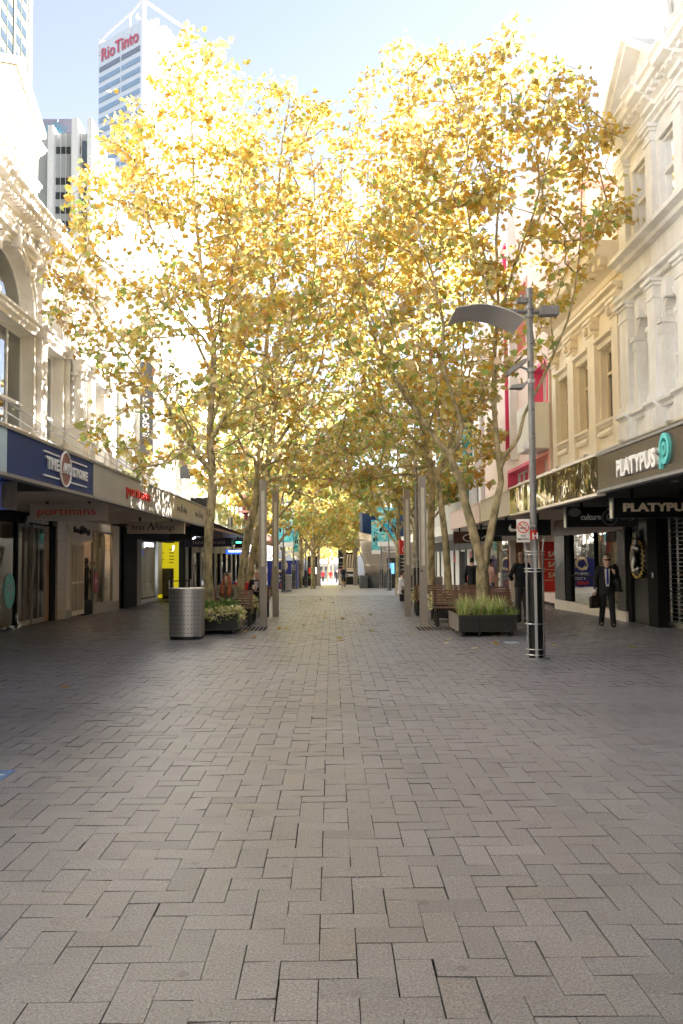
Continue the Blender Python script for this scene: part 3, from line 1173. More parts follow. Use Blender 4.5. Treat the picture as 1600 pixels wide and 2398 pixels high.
def louvre_block():
    b = thing('louvred_building', 'white building with vertical louvres and one teal stripe beyond the pink building', 'building', (7.4, 50, 0))
    F = Fac(7.2, 'right')
    mb = MB()
    mb.box(7.2, 20, 41.6, 60, -.8, 12.5)
    mb.box(6.95, 7.2, 41.6, 60, 5.9, 6.4)
    mb.box(6.95, 7.2, 41.6, 60, 2.9, 3.5)
    mb.build('wall', 'white_paint', b)
    mb = MB()
    F.box(mb, 42.2, 59, 0, .03, 3.5, 5.9)
    F.box(mb, 46, 59, 0, .03, 6.8, 11.5)
    mb.build('window', 'dark_glass', b)
    for lo, hi in ((42, 43.7), (45.3, 60)):
        mb = MB()
        for i in range(38):
            u = 42.4 + i * .44
            if lo < u < hi: F.box(mb, u - .05, u + .05, .03, .28, 3.5, 5.9)
        F.box(mb, max(lo, 42.35), min(hi, 58.8), .03, .10, 3.5, 3.56)
        mb.build('louvre_screen', 'white_paint', b)
    mb = MB()
    F.box(mb, 43.8, 45.2, -.02, .32, 3.5, 9.5)
    mb.build('teal_panel', 'teal_paint', b)
    b = thing('pale_corner_building', 'pale building with ribbed upper floor far down the right side', 'building', (7, 75, 0))
    F = Fac(7.2, 'right')
    ops = [(61 + i * 3, 63.2 + i * 3, zz, zz + 2, False) for i in range(13) for zz in (4, 7.2)]
    mb = MB()
    F.wall(mb, 60.05, 101, -2, 10.5, ops, .25)
    mb.box(7.5, 20, 60.05, 101, -2, 10.5)
    mb.box(7.22, 7.5, 60.06, 60.1, -1, 10.5)
    mb.build('wall', 'pale_wall', b)
    for o in ops: F.window(b, o, .25, back=None, pane='dark_glass')
    cornice(F, b, 60.05, 101, 9.8, 'white_paint', .9)
    b = thing('end_building', 'pale building glimpsed at the far end of the street beneath the trees', 'building', (0, 215, -3))
    mb = MB()
    mb.box(-60, 60, 215, 225, -4, 9)
    for i in range(20): mb.box(-58 + i * 6, -55 + i * 6, 214.8, 215, -1, 1.2, 1)
    mb.build('wall', ['grey_wall', 'dark_glass'], b)


louvre_block()


def rear_block():  # unseen block added behind the camera to keep sky light off the paving
    b = thing('rear_sky_blocker', 'unseen tall building added behind the viewpoint to block sky light', 'building', (0, -36, 0))
    mb = MB()
    mb.box(-30, 30, -50, -34, 0, 26)
    mb.build('wall', 'grey_wall', b)
    for i in range(9):
        for k in range(5):
            MB().box(-20 + i * 4.4, -17.6 + i * 4.4, -34, -33.97, 5 + k * 4, 7.4 + k * 4).build('window', 'dark_glass', b)


rear_block()


# ---- towers behind the left row
def towers():
    t = thing('office_tower', 'grey office block with dark windows between white fins and a blue flower emblem', 'building', (-34, 110, 0))
    mb = MB()
    mb.box(-60, -31.0, 110, 140, 0, 57)
    mb.build('wall', mat('tower_grey', (.42, .43, .45), .5, var=.06), t)
    mb = MB()
    for x0, x1 in ((-36.05, -35.4), (-33.0, -32.2), (-39.6, -38.6), (-30.99, -30.4)):
        mb.box(x0, x1, 108.9, 112, 0, 58.5 if x0 > -34 else 57.6)
    for i in range(6):
        mb.box(-31, -30.0, 114 + 4 * i, 115 + 4 * i, 0, 57.5)
    mb.build('fin', 'white_paint', t)
    wm = mat('tower_window', (.045, .048, .06), .18, var=.25, scale=1.2)
    wb = mat('tower_window_blue', (.13, .16, .22), .2, var=.15, scale=1.2)
    for k in range(16):
        z = 55.2 - k * 1.9 if k == 0 else 52.3 - (k - 1) * 1.9 - 1.2
        for i in range(5):
            f = MB()
            f.box(-35.3 + i * .66, -34.72 + i * .66, 109.9, 109.99, z - .9, z)
            f.build('window', wm, t)
    for q in ((-31.95, -31.3, 56), (-33.5, -33.04, 54)):
        MB().box(q[0], q[1], 109.93, 109.995, 0, q[2]).build('glass_strip', wb, t)
    mb = MB()
    for i in range(6): mb.box(-35.36 + i * .66, -35.3 + i * .66, 109.85, 109.995, 0, 57)
    mb.build('mullion', 'pale_wall', t)
    mb = MB()
    mb.box(-38.5, -33.5, 112, 126, 57, 60)
    mb.build('plant_room', mat('mauve', (.30, .28, .36), .6, var=.05), t)
    mb = MB()
    c = Vector((-36.1, 111.8, 58.0))
    for i in range(9):
        a = rad(-30 + i * 27)
        d = Vector((math.cos(a), 0, math.sin(a)))
        s = Vector((-math.sin(a), 0, math.cos(a)))
        L = 1.5 if i % 2 else 1.8
        mb.tube([c, c + d * L * .5 + s * .26, c + d * L, c + d * L * .5 - s * .26, c], .055, 5)
    mb.build('emblem', glow('emblem_blue', (.12, .36, .46), .03), t)

    # the tall tower with lettering: stands turned to the street
    t = thing('lettered_tower', 'tall tower with blue window bands and red lettering below its open roof frame', 'building', (-46, 205, 0))
    A = Vector((-44.5, 203, 0))
    d1 = Vector((-.788, .616, 0))
    d2 = Vector((.616, .788, 0))
    L1, L2, HT = 17.2, 30.0, 132.3

    def q(a, b, z, o=0):
        return A + d1 * a + d2 * b + Vector((0, 0, z))
    mb = MB()
    mb.add([q(0, 0, 0), q(L1, 0, 0), q(L1, L2, 0), q(0, L2, 0), q(0, 0, HT), q(L1, 0, HT), q(L1, L2, HT), q(0, L2, HT)],
           [(0, 1, 2, 3), (4, 5, 6, 7), (0, 1, 5, 4), (1, 2, 6, 5), (2, 3, 7, 6), (3, 0, 4, 7)])
    mb.build('wall', mat('tower_white', (.66, .68, .70), .5, var=.04), t)
    wm = mat('tower_band', (.26, .36, .46), .2, var=.12, scale=.6)
    wd = mat('tower_band_dark', (.20, .22, .26), .2, var=.12, scale=.6)
    for k in range(34):
        z = HT - 7.6 - k * 2.65
        mb = MB()
        for a0, a1 in ((.5, 8.1), (8.7, 16.9)):
            mb.add([q(a0, -.12, z), q(a1, -.12, z), q(a1, -.12, z + 1.3), q(a0, -.12, z + 1.3)], [(0, 1, 2, 3)])
        mb.build('window', wd if k == 0 else wm, t)
    mb = MB()
    mb.add([q(-.12, 0, 0), q(-.12, 1.2, 0), q(-.12, 1.2, HT), q(-.12, 0, HT)], [(0, 1, 2, 3)])
    mb.tube([q(0, 0, 0), q(0, 0, HT + 5)], .7, 4)
    mb.tube([q(0, 0, HT + 5), q(5, 0, HT + 3)], .35, 4)
    mb.tube([q(0, 0, HT + 4.5), q(0, 16, HT + 4), q(0, 28, HT + 3)], .5, 4)
    mb.tube([q(5, 0, HT + 3.2), q(17, 0, HT + .8)], .25, 4)
    mb.tube([q(17, 0, HT - 3), q(17, 0, HT + 1)], .3, 4)
    mb.tube([q(5, 0, HT - 2), q(5, 0, HT + 3.2)], .3, 4)
    mb.tube([q(17, 0, HT + .8), q(7, 10, HT + .8)], .2, 4)
    for i in range(30):
        mb.box(*(sum(((v - .5, v + .5) for v in q(.6 + random.random() * 4, random.random() * 26, HT + .5 + 3 * random.random())), ())))
    mb.build('roof_frame', 'white_paint', t)
    mb = MB()
    for k in range(18):
        z = HT - 8 - k * 2.65
        mb.add([q(-.1, 1.6, z), q(-.1, 2.6, z), q(-.1, 2.6, z + 1.1), q(-.1, 1.6, z + 1.1)], [(0, 1, 2, 3)])
    mb.build('window', wd, t)
    o = text('lettering', 'RioTinto', 4.6, q(8.8, -.25, 128.6), 'front', 'red_ink', t, .05, bold=.1, width=14.2)
    o.rotation_euler = (Matrix.Rotation(math.atan2(-d1.y, -d1.x), 3, 'Z') @ Matrix.Rotation(rad(90), 3, 'X')).to_euler()
    o.data.materials[0] = mat('tower_red', (.60, .10, .15), .5)

    t = thing('striped_tower', 'tower with pale yellow bands and slanting rows of blue windows at the top left', 'building', (-32, 80, 0))
    mb = MB()
    mb.box(-60, -30.1, 55, 85, 0, 110)
    mb.build('wall', mat('yellow_panel_wall', (.050, .055, .026), .55, var=.05), t)
    bm_ = mat('tower_blue', (.014, .027, .040), .3, var=.15, scale=1)
    for k in range(44):
        z = 76 - k * 1.8
        for i in range(2):
            mb = MB()
            mb.box(-30.1, -30.06, 77.6 + i * 3.6, 80.5 + i * 3.6, z - .85, z)
            mb.build('window', bm_, t)
    mb = MB()
    for u in (79.0, 82.6): mb.box(-30.1, -30.045, u, u + .12, 0, 110)
    mb.box(-30.1, -30.0, 80.55, 81.15, 0, 110)
    mb.build('panel', mat('green_panel', (.036, .042, .020), .55, var=.05), t)
    mb = MB()
    mb.box(-30.1, -29.95, 84.6, 85.4, 0, 111)
    mb.build('fin', 'white_paint', t)


towers()


# ------------------------------------------------------------------ awnings
def awning(label, side, u0, u1, m_fascia, m_soffit, edge, wall, z0=2.80, z1=3.37, sof=2.88, dz=0, lip=None):
    a = thing('awning', label, 'awning', (edge, (u0 + u1) / 2, 3), 'awnings over the footpaths')
    k = 1 if side == 'left' else -1
    mb = MB()
    mb.box(wall + k * .02, edge - k * .09, u0, u1, z1 - .10 + dz, z1 - .02 + dz)
    mb.build('canopy', 'grey_wall', a)
    mb = MB()
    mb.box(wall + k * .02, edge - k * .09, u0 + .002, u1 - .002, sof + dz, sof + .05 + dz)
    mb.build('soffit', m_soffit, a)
    mb = MB()
    mb.box(edge - k * .085, edge, u0 + .004, u1 - .004, z0 + dz, z1 + dz)
    mb.build('fascia', m_fascia, a)
    mb = MB()
    lm = lip or 'galv'
    mb.box(edge - k * .14, edge + k * .025, u0, u1, z1 + dz + .002, z1 + .045 + dz)
    mb.box(edge - k * .14, edge + k * .015, u0, u1, z0 - .05 + dz, z0 - .002 + dz)
    mb.build('edge_trim', lm, a)
    return a


def downlights(a, xs, ys, z):
    for y in ys:
        for x in xs:
            mb = MB()
            mb.cyl(x, y, z - .012, z + .02, .06, 12)
            mb.build('downlight', 'steel', a)


EL, ER = -4.2, 4.6
w = -7.7
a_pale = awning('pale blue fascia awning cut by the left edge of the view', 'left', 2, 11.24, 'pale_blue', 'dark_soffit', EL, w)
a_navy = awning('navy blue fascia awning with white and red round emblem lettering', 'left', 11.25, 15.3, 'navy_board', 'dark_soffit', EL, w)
a_grey = awning('grey stone look fascia awning with thin red lettering', 'left', 15.32, 22.6, 'grey_board', 'grey_soffit', EL, w, sof=2.90)
a_taupe = awning('taupe fascia awning carrying dark script lettering twice', 'left', 22.62, 29.22, 'taupe_board', 'grey_soffit', EL, w, sof=2.90)

ft = 'left'
x = EL + .012
def fz(px, py): return at(px, py, 14)

text('lettering', 'THE', .24, (x, 13.02, 3.10), ft, 'white_ink', a_navy, .02, bold=.02, width=.58)
text('lettering', 'AFL', .22, (x + .03, 13.63, 3.09), ft, 'white_ink', a_navy, .02, bold=.014, shear=.2, width=.36)
text('lettering', 'STORE', .20, (x, 14.44, 3.08), ft, 'white_ink', a_navy, .02, bold=.016, width=.86)
mb = MB()
mb.tube([(EL, 13.63, 3.09), (EL + .03, 13.63, 3.09)], .27, 24)
mb.build('emblem', 'dusty_red', a_navy)
mb = MB()
mb.tube([(EL + .031 + .001 * 0, 13.63 + .27 * math.cos(t), 3.09 + .27 * math.sin(t)) for t in [i * .2618 for i in range(25)]], .018, 6)
mb.box(EL, EL + .02, 12.62, 13.36, 3.25, 3.272)
mb.box(EL, EL + .02, 13.9, 14.86, 3.25, 3.272)
mb.box(EL, EL + .02, 12.62, 13.36, 2.90, 2.922)
mb.box(EL, EL + .02, 13.9, 14.86, 2.90, 2.922)
mb.build('emblem_rim', 'white_ink', a_navy)
text('lettering', 'portmans', .34, (x, 18.9, 3.10), ft, 'red_ink', a_grey, .02, width=2.3)
for y in (24.45, 27.6):
    text('lettering', 'bras', .26, (x, y - .62, 3.08), ft, 'grey_wall', a_taupe, .004)
    text('lettering', 'N', .38, (x, y - .16, 3.09), ft, 'grey_wall', a_taupe, .004, shear=.6)
    text('lettering', 'things', .26, (x, y + .45, 3.08), ft, 'grey_wall', a_taupe, .004)
# pipes and stays lying along the awning edge
t = thing('pipe_run', 'rusty and white pipes running along the top of the left awnings', 'pipe', (-4.5, 16, 3.45))
mb = MB()
mb.tube([(-4.45, 3, 3.47), (-4.45, 29, 3.47)], .03, 6, 0)
mb.tube([(-4.75, 3, 3.50), (-4.75, 29, 3.50)], .035, 6, 1)
mb.tube([(-7.5, 3, 3.75), (-7.5, 29.5, 3.75)], .05, 6, 1)
for i in range(12):
    mb.box(-4.9, -4.35, 5.0 + i * 2.05, 5.1 + i * 2.05, 3.35, 3.46, 1)
mb.build('pipe', ['dusty_red', 'white_paint'], t)
for i, y in enumerate((16.5, 19.6, 22.7, 25.8, 28.4)):
    s = thing('awning_stay', 'thin steel stay rod from wall to awning', 'stay rod', (-4.5, y, 3.4), 'stay rods above the left awnings')
    s['label'] = 'thin steel stay rod above the ' + ('grey fascia, nearest of its row', 'grey fascia beside the red lettering', 'joint of the grey and taupe fascias', 'taupe fascia beside its first script', 'far end of the taupe fascia')[i]
    MB().tube([(-7.68, y, 5.5), (-4.5, y, 3.38)], .014, 5).build('rod', 'galv', s)

t = thing('pillar_box', 'dark grey boxed post closing the end of the taupe fascia', 'post', (-4.4, 29.7, 2.5))
mb = MB()
mb.box(-4.75, -4.12, 29.25, 29.9, 2.45, 3.75)
mb.build('casing', 'charcoal', t)

# glass edged awning with red soffit further down on the left
a = thing('awning', 'glass edged awning with dark red underside beyond the dark post', 'awning', (-4.2, 36, 3), 'awnings over the footpaths')
mb = MB()
mb.add([(-8, 30.2, 3.05), (-4.2, 30.2, 2.92), (-4.2, 44, 2.75), (-8, 44, 2.9)], [(0, 1, 2, 3)])
mb.add([(-8, 30.2, 3.2), (-4.2, 30.2, 3.0), (-4.2, 44, 2.83), (-8, 44, 3.05)], [(0, 1, 2, 3)])
mb.box(-4.28, -4.19, 30.2, 44, 2.72, 2.80)
mb.build('soffit', 'red_soffit', a)
MB().add([(-4.15, 30.2, 2.99), (-4.15, 43.5, 2.82), (-4.15, 43.5, 3.55), (-4.15, 30.2, 3.75)], [(0, 1, 2, 3)]).build('glass_panel', glass_mat('green_glass', (.62, .74, .62), 1.2, .75, .1), a)
mb = MB()
mb.box(-4.2, -4.12, 35.5, 36.3, 2.98, 3.42)
mb.build('notice', 'white_paint', a)
mb = MB()
mb.box(-4.118, -4.105, 35.7, 36.1, 3.02, 3.38)
mb.build('notice_face', 'navy_board', a)
a = awning('maroon fascia awning far down the left side beyond the red cast iron post', 'left', 44.5, 64, 'dusty_red', 'dark_soffit', EL, -7.8, dz=-.15)
t = thing('iron_post', 'ornate dark red cast iron post standing on the awning edge', 'post', (-4.2, 43.2, 2.6))
mb = MB()
mb.tube([(-4.25, 43.2, z) for z in (2.5, 2.9, 2.95, 3.3, 3.35, 3.9, 4.0, 4.3, 4.5)], [.12, .12, .2, .2, .12, .10, .24, .2, .05], 10)
mb.build('post', 'maroon', t)
mb = MB()
mb.ball((-4.25, 43.2, 4.7), .28)
mb.box(-4.6, -3.9, 42.9, 43.5, 3.98, 4.1)
mb.build('finial', mat('pinkish', (.55, .28, .27), .5), t)

# right awnings
wr = 7.6
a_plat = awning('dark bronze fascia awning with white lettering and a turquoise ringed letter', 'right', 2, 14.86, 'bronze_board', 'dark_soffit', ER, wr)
a_gold = awning('mirror polished gold fascia awning reflecting the trees', 'right', 14.88, 22.2, 'gold_mirror', 'dark_soffit', ER, wr, z0=2.76, z1=3.40, lip='tan_trim')
a_tan = awning('plain taupe fascia awning beyond the mirrored gold one', 'right', 22.22, 26.65, 'taupe_board', 'grey_soffit', ER, wr, lip='sign_edge')
a_cream = awning('cream box awning jutting out beyond the taupe fascia', 'right', 26.7, 33.2, 'pink_wall', 'grey_soffit', ER - .02, wr, z0=2.78, z1=3.33, lip='pink_wall')
a_far = awning('white awning far down the right side by the grey kiosk', 'right', 33.3, 58, 'white_paint', 'white_paint', ER + .1, wr, z0=2.75, z1=3.12, dz=-.1, lip='white_paint')
for i, f in enumerate(a_gold.children):
    if f.name.startswith('fascia'):
        # the polished sheet is dented, as thin metal cladding is
        m, tt, bb = newmat('dented_gold')
        bb.inputs['Base Color'].default_value = (.22, .185, .125, 1)
        bb.inputs['Metallic'].default_value = 1
        bb.inputs['Roughness'].default_value = .05
        tc = tt.nodes.new('ShaderNodeTexCoord')
        n = tt.nodes.new('ShaderNodeTexNoise')
        n.inputs['Scale'].default_value = 1.1
        n.inputs['Detail'].default_value = 1.5
        bp = tt.nodes.new('ShaderNodeBump')
        bp.inputs['Strength'].default_value = .5
        bp.inputs['Distance'].default_value = .10
        tt.links.new(tc.outputs['Object'], n.inputs['Vector'])
        tt.links.new(n.outputs[0], bp.inputs['Height'])
        tt.links.new(bp.outputs[0], bb.inputs['Normal'])
        f.data.materials[0] = m
text('lettering', 'PLATYPUS', .36, (ER - .03, 12.86, 3.03), 'right', 'white_ink', a_plat, .035, bold=.026, width=1.66)
for ro, ri, m in ((.215, .145, 'aqua_ink'), (.095, .045, 'aqua_ink')):
    mb = MB()
    N = 24
    for i in range(N):
        t0, t1 = 2 * math.pi * i / N, 2 * math.pi * (i + 1) / N
        q = [(math.cos(t_) * r, math.sin(t_) * r) for t_, r in ((t0, ri), (t1, ri), (t1, ro), (t0, ro))]
        mb.prism(q, lambda A, B, D: (D, 11.75 + A * .8, 3.13 + B), ER - .05, ER - .002)
    if ro > .2:
        mb.box(ER - .05, ER - .003, 11.75 + .115, 11.75 + .17, 2.86, 3.08)
    mb.build('emblem', m, a_plat)
t = thing('pipe_run', 'pale steel pipes running along the top of the right awnings', 'pipe', (4.8, 14, 3.46))
mb = MB()
mb.tube([(4.78, 3, 3.50), (4.78, 22, 3.50)], .045, 8)
mb.tube([(5.2, 3, 3.58), (5.2, 22, 3.52)], .05, 8)
mb.tube([(6.3, 3, 3.75), (6.3, 22, 3.75)], .05, 8)
for i in range(9): mb.box(4.72, 5.3, 4 + i * 2, 4.08 + i * 2, 3.37, 3.56)
mb.build('pipe', 'steel', t)
t = thing('awning_roof', 'grey metal awning roof sheet above the bronze fascia', 'roof', (6, 12, 3.4))
MB().add([(4.75, 2, 3.44), (7.58, 2, 3.9), (7.58, 19.6, 3.9), (4.75, 19.6, 3.44)], [(0, 1, 2, 3)]).build('sheet', 'galv', t)
downlights(a_grey, (-5.2, -6.6), (16.6, 18.9, 21.2), 2.895)
downlights(a_plat, (5.6, 6.8), (9, 12, 14), 2.875)


# ------------------------------------------------------------------ hanging signs under the awnings
def hang_sign(label, x0, x1, y, z0, z1, face, edge='sign_edge', top=2.87, th=.16):
    s = thing('hanging_sign', label, 'sign', ((x0 + x1) / 2, y, z1), 'signs hanging under the awnings')
    MB().box(x0, x1, y, y + th, z0, z1).build('board', face, s, bevel=.006)
    mb = MB()
    k = .025
    xe = x1 if x1 < 0 else x0 - k
    mb.box(xe, xe + k, y - .012, y + th + .01, z0 - .01, z1 + .01)
    mb.build('end_cap', edge, s)
    mb = MB()
    for q in (.22, .78):
        xx = x0 + (x1 - x0) * q
        mb.box(xx - .025, xx + .025, y + .05, y + .10, z1 + .001, top + .02)
    mb.build('bracket', 'bin_black', s)
    return s


s = hang_sign('blue lit hanging sign cut by the left edge, only its last letter showing', -6.3, -4.95, 13.0, 2.47, 2.82, 'blue_lit', 'taupe_metal')
text('lettering', 'E', .2, (-5.09, 12.985, 2.63), 'front', 'sign_lit', s, .004, bold=.012)
MB().box(-6.3, -4.78, 13.17, 13.22, 2.43, 2.86).build('back_frame', 'taupe_metal', s)
s = hang_sign('grey hanging sign with rounded red outline lettering', -6.35, -4.77, 18.3, 2.50, 2.86, 'sign_grey', top=2.9)
text('lettering', 'portmans', .22, (-5.57, 18.285, 2.69), 'front', 'red_ink', s, .012, width=1.22)
s = hang_sign('taupe hanging sign with dark lettering and a large script letter', -5.88, -4.26, 25, 2.42, 2.78, 'sign_grey', top=2.9)
text('lettering', 'bras', .22, (-5.55, 24.985, 2.60), 'front', 'dark_ink', s, .006)
text('lettering', 'N', .30, (-5.21, 24.985, 2.61), 'front', 'dark_ink', s, .006, shear=.6)
text('lettering', 'things', .22, (-4.76, 24.985, 2.59), 'front', 'dark_ink', s, .006)
s = hang_sign('black hanging sign with two white slanting letters beside the nearest left trunk', -6.17, -4.62, 33, 2.38, 2.98, 'black_board', 'black_board', top=2.95)
text('lettering', 'JD', .40, (-5.02, 32.985, 2.66), 'front', 'sign_lit', s, .012, bold=.022, shear=.3)
s = hang_sign('dark purple hanging sign with pale capitals behind the nearest left trunk', -6.6, -4.5, 39, 2.24, 2.60, mat('purple_board', (.035, .02, .045), .4), 'black_board', top=2.8)
text('lettering', 'TRINITY ARCADE', .17, (-5.5, 38.985, 2.42), 'front', 'sign_edge', s, .004, spacing=1.12)
s = hang_sign('small dark hanging sign with a green light beyond the purple sign', -4.5, -3.95, 40.5, 2.2, 2.6, 'black_board', 'black_board', top=2.8)
MB().box(-4.45, -4.2, 40.48, 40.499, 2.42, 2.5).build('exit_light', glow('exit_green', (.05, .6, .3), .8), s)
s = hang_sign('thin bright blue hanging sign beyond the purple one', -5.6, -4.1, 46, 1.95, 2.18, 'blue_lit', 'blue_lit', top=2.65)
mb = MB()
for i in range(14): mb.box(-5.45 + i * .085, -5.40 + i * .085 + .02 * (i % 3 > 0), 45.98, 45.999, 2.06, 2.13)
mb.build('lettering', 'sign_lit', s)

s = hang_sign('black hanging sign with cream block capitals at the right edge', 5.08, 6.7, 15.5, 2.35, 2.71, 'black_board', 'steel')
text('lettering', 'PLATYPUS', .20, (5.86, 15.485, 2.53), 'front', 'cream_ink', s, .012, bold=.02, width=1.24)
s = hang_sign('black hanging sign with grey gothic lettering and a crowned emblem', 5.32, 6.95, 19.5, 2.33, 2.78, 'black_board', 'steel')
text('lettering', 'culture', .19, (5.86, 19.485, 2.55), 'front', 'white_ink', s, .006, bold=.01, sx=.85)
text('lettering', 'C', .25, (6.29, 19.485, 2.54), 'front', 'grey_ink', s, .006, bold=.02)
text('lettering', 'kings', .19, (6.68, 19.485, 2.55), 'front', 'grey_ink', s, .006, bold=.008, sx=.85)
mb = MB()
for q in (-1, 1):
    for i in range(9):
        a = rad(-80 + i * 17)
        mb.ball((6.29 + q * .165 * math.cos(a), 19.487, 2.54 + .165 * math.sin(a)), (.028, .008, .016), n=6, k=4)
for i in (-1, 0, 1): mb.box(6.27 + i * .04, 6.31 + i * .04, 19.478, 19.496, 2.70, 2.74 + .02 * (i == 0))
mb.build('emblem', 'grey_ink', s)
mb = MB()
mb.ball((5.50, 19.49, 2.66), (.15, .008, .10), n=12, k=6)
mb.build('printed_mark', 'grey_ink', s)
s = hang_sign('black hanging sign with a cream tick mark behind the no smoking plate', 4.52, 6.10, 24, 2.26, 2.70, 'black_board', 'black_board', top=2.9)
sw = [(5.40, 2.58), (5.345, 2.50), (5.34, 2.43), (5.385, 2.375), (5.47, 2.37), (5.95, 2.52), (5.56, 2.445), (5.45, 2.445), (5.40, 2.49)]
MB().prism(sw, lambda A, B, D: (A - .42, D, B), 23.98, 24.0).build('tick_mark', 'white_ink', s)
s = hang_sign('brown hanging sign with a white oval swoop between the right trunks', 4.4, 5.35, 31, 2.18, 2.6, mat('brown_board', (.09, .035, .025), .4), 'black_board', top=2.8)
mb = MB()
mb.tube([(4.98 + .26 * math.cos(a), 30.985, 2.37 + .13 * math.sin(a)) for a in [.6 + i * .3 for i in range(18)]], [.005 + .018 * math.sin(i / 17 * 3.1) for i in range(18)], 6)
mb.build('swoop', 'white_ink', s)
text('lettering', 'arillon', .13, (5.08, 30.985, 2.37), 'front', 'white_ink', s, .004)
s = hang_sign('small black hanging sign with a white leaping mark behind the forked trunk', 4.84, 5.72, 29, 2.2, 2.62, 'black_board', 'black_board', top=2.85)
mb = MB()
mb.tube([(5.02, 28.985, 2.3), (5.16, 28.985, 2.38), (5.3, 28.985, 2.40), (5.5, 28.985, 2.42), (5.66, 28.985, 2.38)], [.012, .03, .04, .03, .008], 6)
mb.build('leaping_mark', 'white_ink', s)


# ------------------------------------------------------------------ shopfronts
def interior(par, side, u0, u1, m, depth=3.2, z1=2.86, base=.02, X=None, furn=True):
    F = Fac(X if X is not None else (-7.7 if side == 'left' else 7.6), side)
    zb = gz((u0 + u1) / 2) + base
    mb = MB()
    P = lambda u, w_, v: F.p(u, w_, v)
    d = -depth
    mb.add([P(u0, d, zb), P(u1, d, zb), P(u1, d, z1), P(u0, d, z1)], [(0, 1, 2, 3)])
    mb.add([P(u0, -.02, zb), P(u0, d, zb), P(u0, d, z1), P(u0, -.02, z1)], [(0, 1, 2, 3)])
    mb.add([P(u1, -.02, zb), P(u1, d, zb), P(u1, d, z1), P(u1, -.02, z1)], [(0, 1, 2, 3)])
    mb.add([P(u0, -.02, zb), P(u1, -.02, zb), P(u1, d, zb), P(u0, d, zb)], [(0, 1, 2, 3)])
    mb.add([P(u0, -.02, z1), P(u1, -.02, z1), P(u1, d, z1), P(u0, d, z1)], [(0, 1, 2, 3)])
    o = mb.build('interior', m, par, fixn=False)
    if furn:
        mb = MB()
        rs = random.Random(int(u0 * 10))
        cols = []
        n = int((u1 - u0) / .55)
        for i in range(n):
            u = u0 + (i + .5) * (u1 - u0) / n
            hgt = rs.uniform(.8, 1.9)
            ww = rs.uniform(.12, .24)
            dd = rs.uniform(.7, 2.6)
            k = rs.randrange(3)
            F.box(mb, u - ww, u + ww, -dd - .3, -dd, zb + .02, zb + .5 * hgt, k)
            F.box(mb, u - ww * .7, u + ww * .7, -dd - .22, -dd - .06, zb + .5 * hgt, zb + hgt, (k + 1) % 3)
        for i in range(3):
            F.box(mb, u0 + .1, u1 - .1, d + .02, d + .35, zb + .6 + i * .6, zb + .64 + i * .6, 0)
        mb.build('display_stand', ['oak', 'grey_wall', 'cream_wall'], par)
    return o


def shop_lamps(par, side, us, z, depth=1.0, r=.09, X=None):
    F = Fac(X if X is not None else (-7.7 if side == 'left' else 7.6), side)
    for u in us:
        x, y, _ = F.p(u, -depth, 0)
        MB().cyl(x, y, z - .03, z - .005, r, 12).build('ceiling_lamp', 'lamp_glow', par)


def mullion(par, side, us, z0, z1, m, wd=.06, w0=-.05, w1=.04, rails=(), X=None, name='frame'):
    F = Fac(X if X is not None else (-7.7 if side == 'left' else 7.6), side)
    mb = MB()
    for u in us: F.box(mb, u - wd / 2, u + wd / 2, w0, w1, z0, z1)
    if len(us) > 1 and not rails: rails = [(us[0], us[-1], z0, z0 + .05), (us[0], us[-1], z1 - .05, z1)]
    for (ua, ub, za, zb) in rails: F.box(mb, ua + wd / 2, ub - wd / 2, w0 + .004, w1 - .004, za, zb)
    return mb.build(name, m, par)


def pane(par, side, u0, u1, z0, z1, w=0, m='glass', X=None, name='pane'):
    F = Fac(X if X is not None else (-7.7 if side == 'left' else 7.6), side)
    return MB().add([F.p(u0, w, z0), F.p(u1, w, z0), F.p(u1, w, z1), F.p(u0, w, z1)], [(0, 1, 2, 3)]).build(name, m, par, fixn=False)


def oval(par, side, u, z, ru, rz, w, m, name='sticker'):
    F = Fac(-7.7 if side == 'left' else 7.6, side)
    return MB().prism([(u + ru * math.cos(a), z + rz * math.sin(a)) for a in [i * 2 * math.pi / 28 for i in range(28)]], lambda A, B, D: F.p(A, D, B), w, w + .008).build(name, m, par)


# left row
L = Fac(-7.7, 'left')
s = thing('shopfront', 'dark shopfront in the shade at the left edge of the view', 'shopfront', (-7.7, 10, 0), 'shopfronts along the left footpath')
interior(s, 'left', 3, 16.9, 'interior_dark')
pane(s, 'left', 3, 16.9, .12, 2.86)
mullion(s, 'left', [3, 6, 9, 12, 15, 16.95], .02, 2.86, 'bin_black', .1, rails=[(3, 16.95, .02, .12)])
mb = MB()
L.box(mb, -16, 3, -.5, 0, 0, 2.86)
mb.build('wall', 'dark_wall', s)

s = thing('shopfront', 'shopfront with folding glass doors, brown tiled pier and a round teal sale sticker', 'shopfront', (-7.7, 21, 0), 'shopfronts along the left footpath')
interior(s, 'left', 17.02, 23.95, 'interior_warm', furn=True)
pane(s, 'left', 17.05, 21.1, .10, 2.62)
mullion(s, 'left', [17.05, 21.25], .02, 2.86, 'bin_black', .12, rails=[(17.05, 21.25, .02, .10)])
mb = MB()
L.box(mb, 17.0, 24.0, -.3, .01, 2.62, 2.885)
mb.build('bulkhead', 'dark_wall', s)
for i in range(4):
    u0, u1 = 21.42 + i * .52, 21.42 + i * .52 + .50
    d = mullion(s, 'left', [u0 + .03, u1 - .03], .03, 2.60, 'taupe_metal', .05, rails=[(u0 + .03, u1 - .03, .03, .16), (u0 + .03, u1 - .03, 2.52, 2.60)], name='door', w0=-.06 - .03 * (i % 2), w1=.0 - .03 * (i % 2))
    pane(d, 'left', u0 + .06, u1 - .06, .16, 2.52, -.035)
mb = MB()
L.box(mb, 23.52, 23.9, -.12, -.04, .04, 2.6)
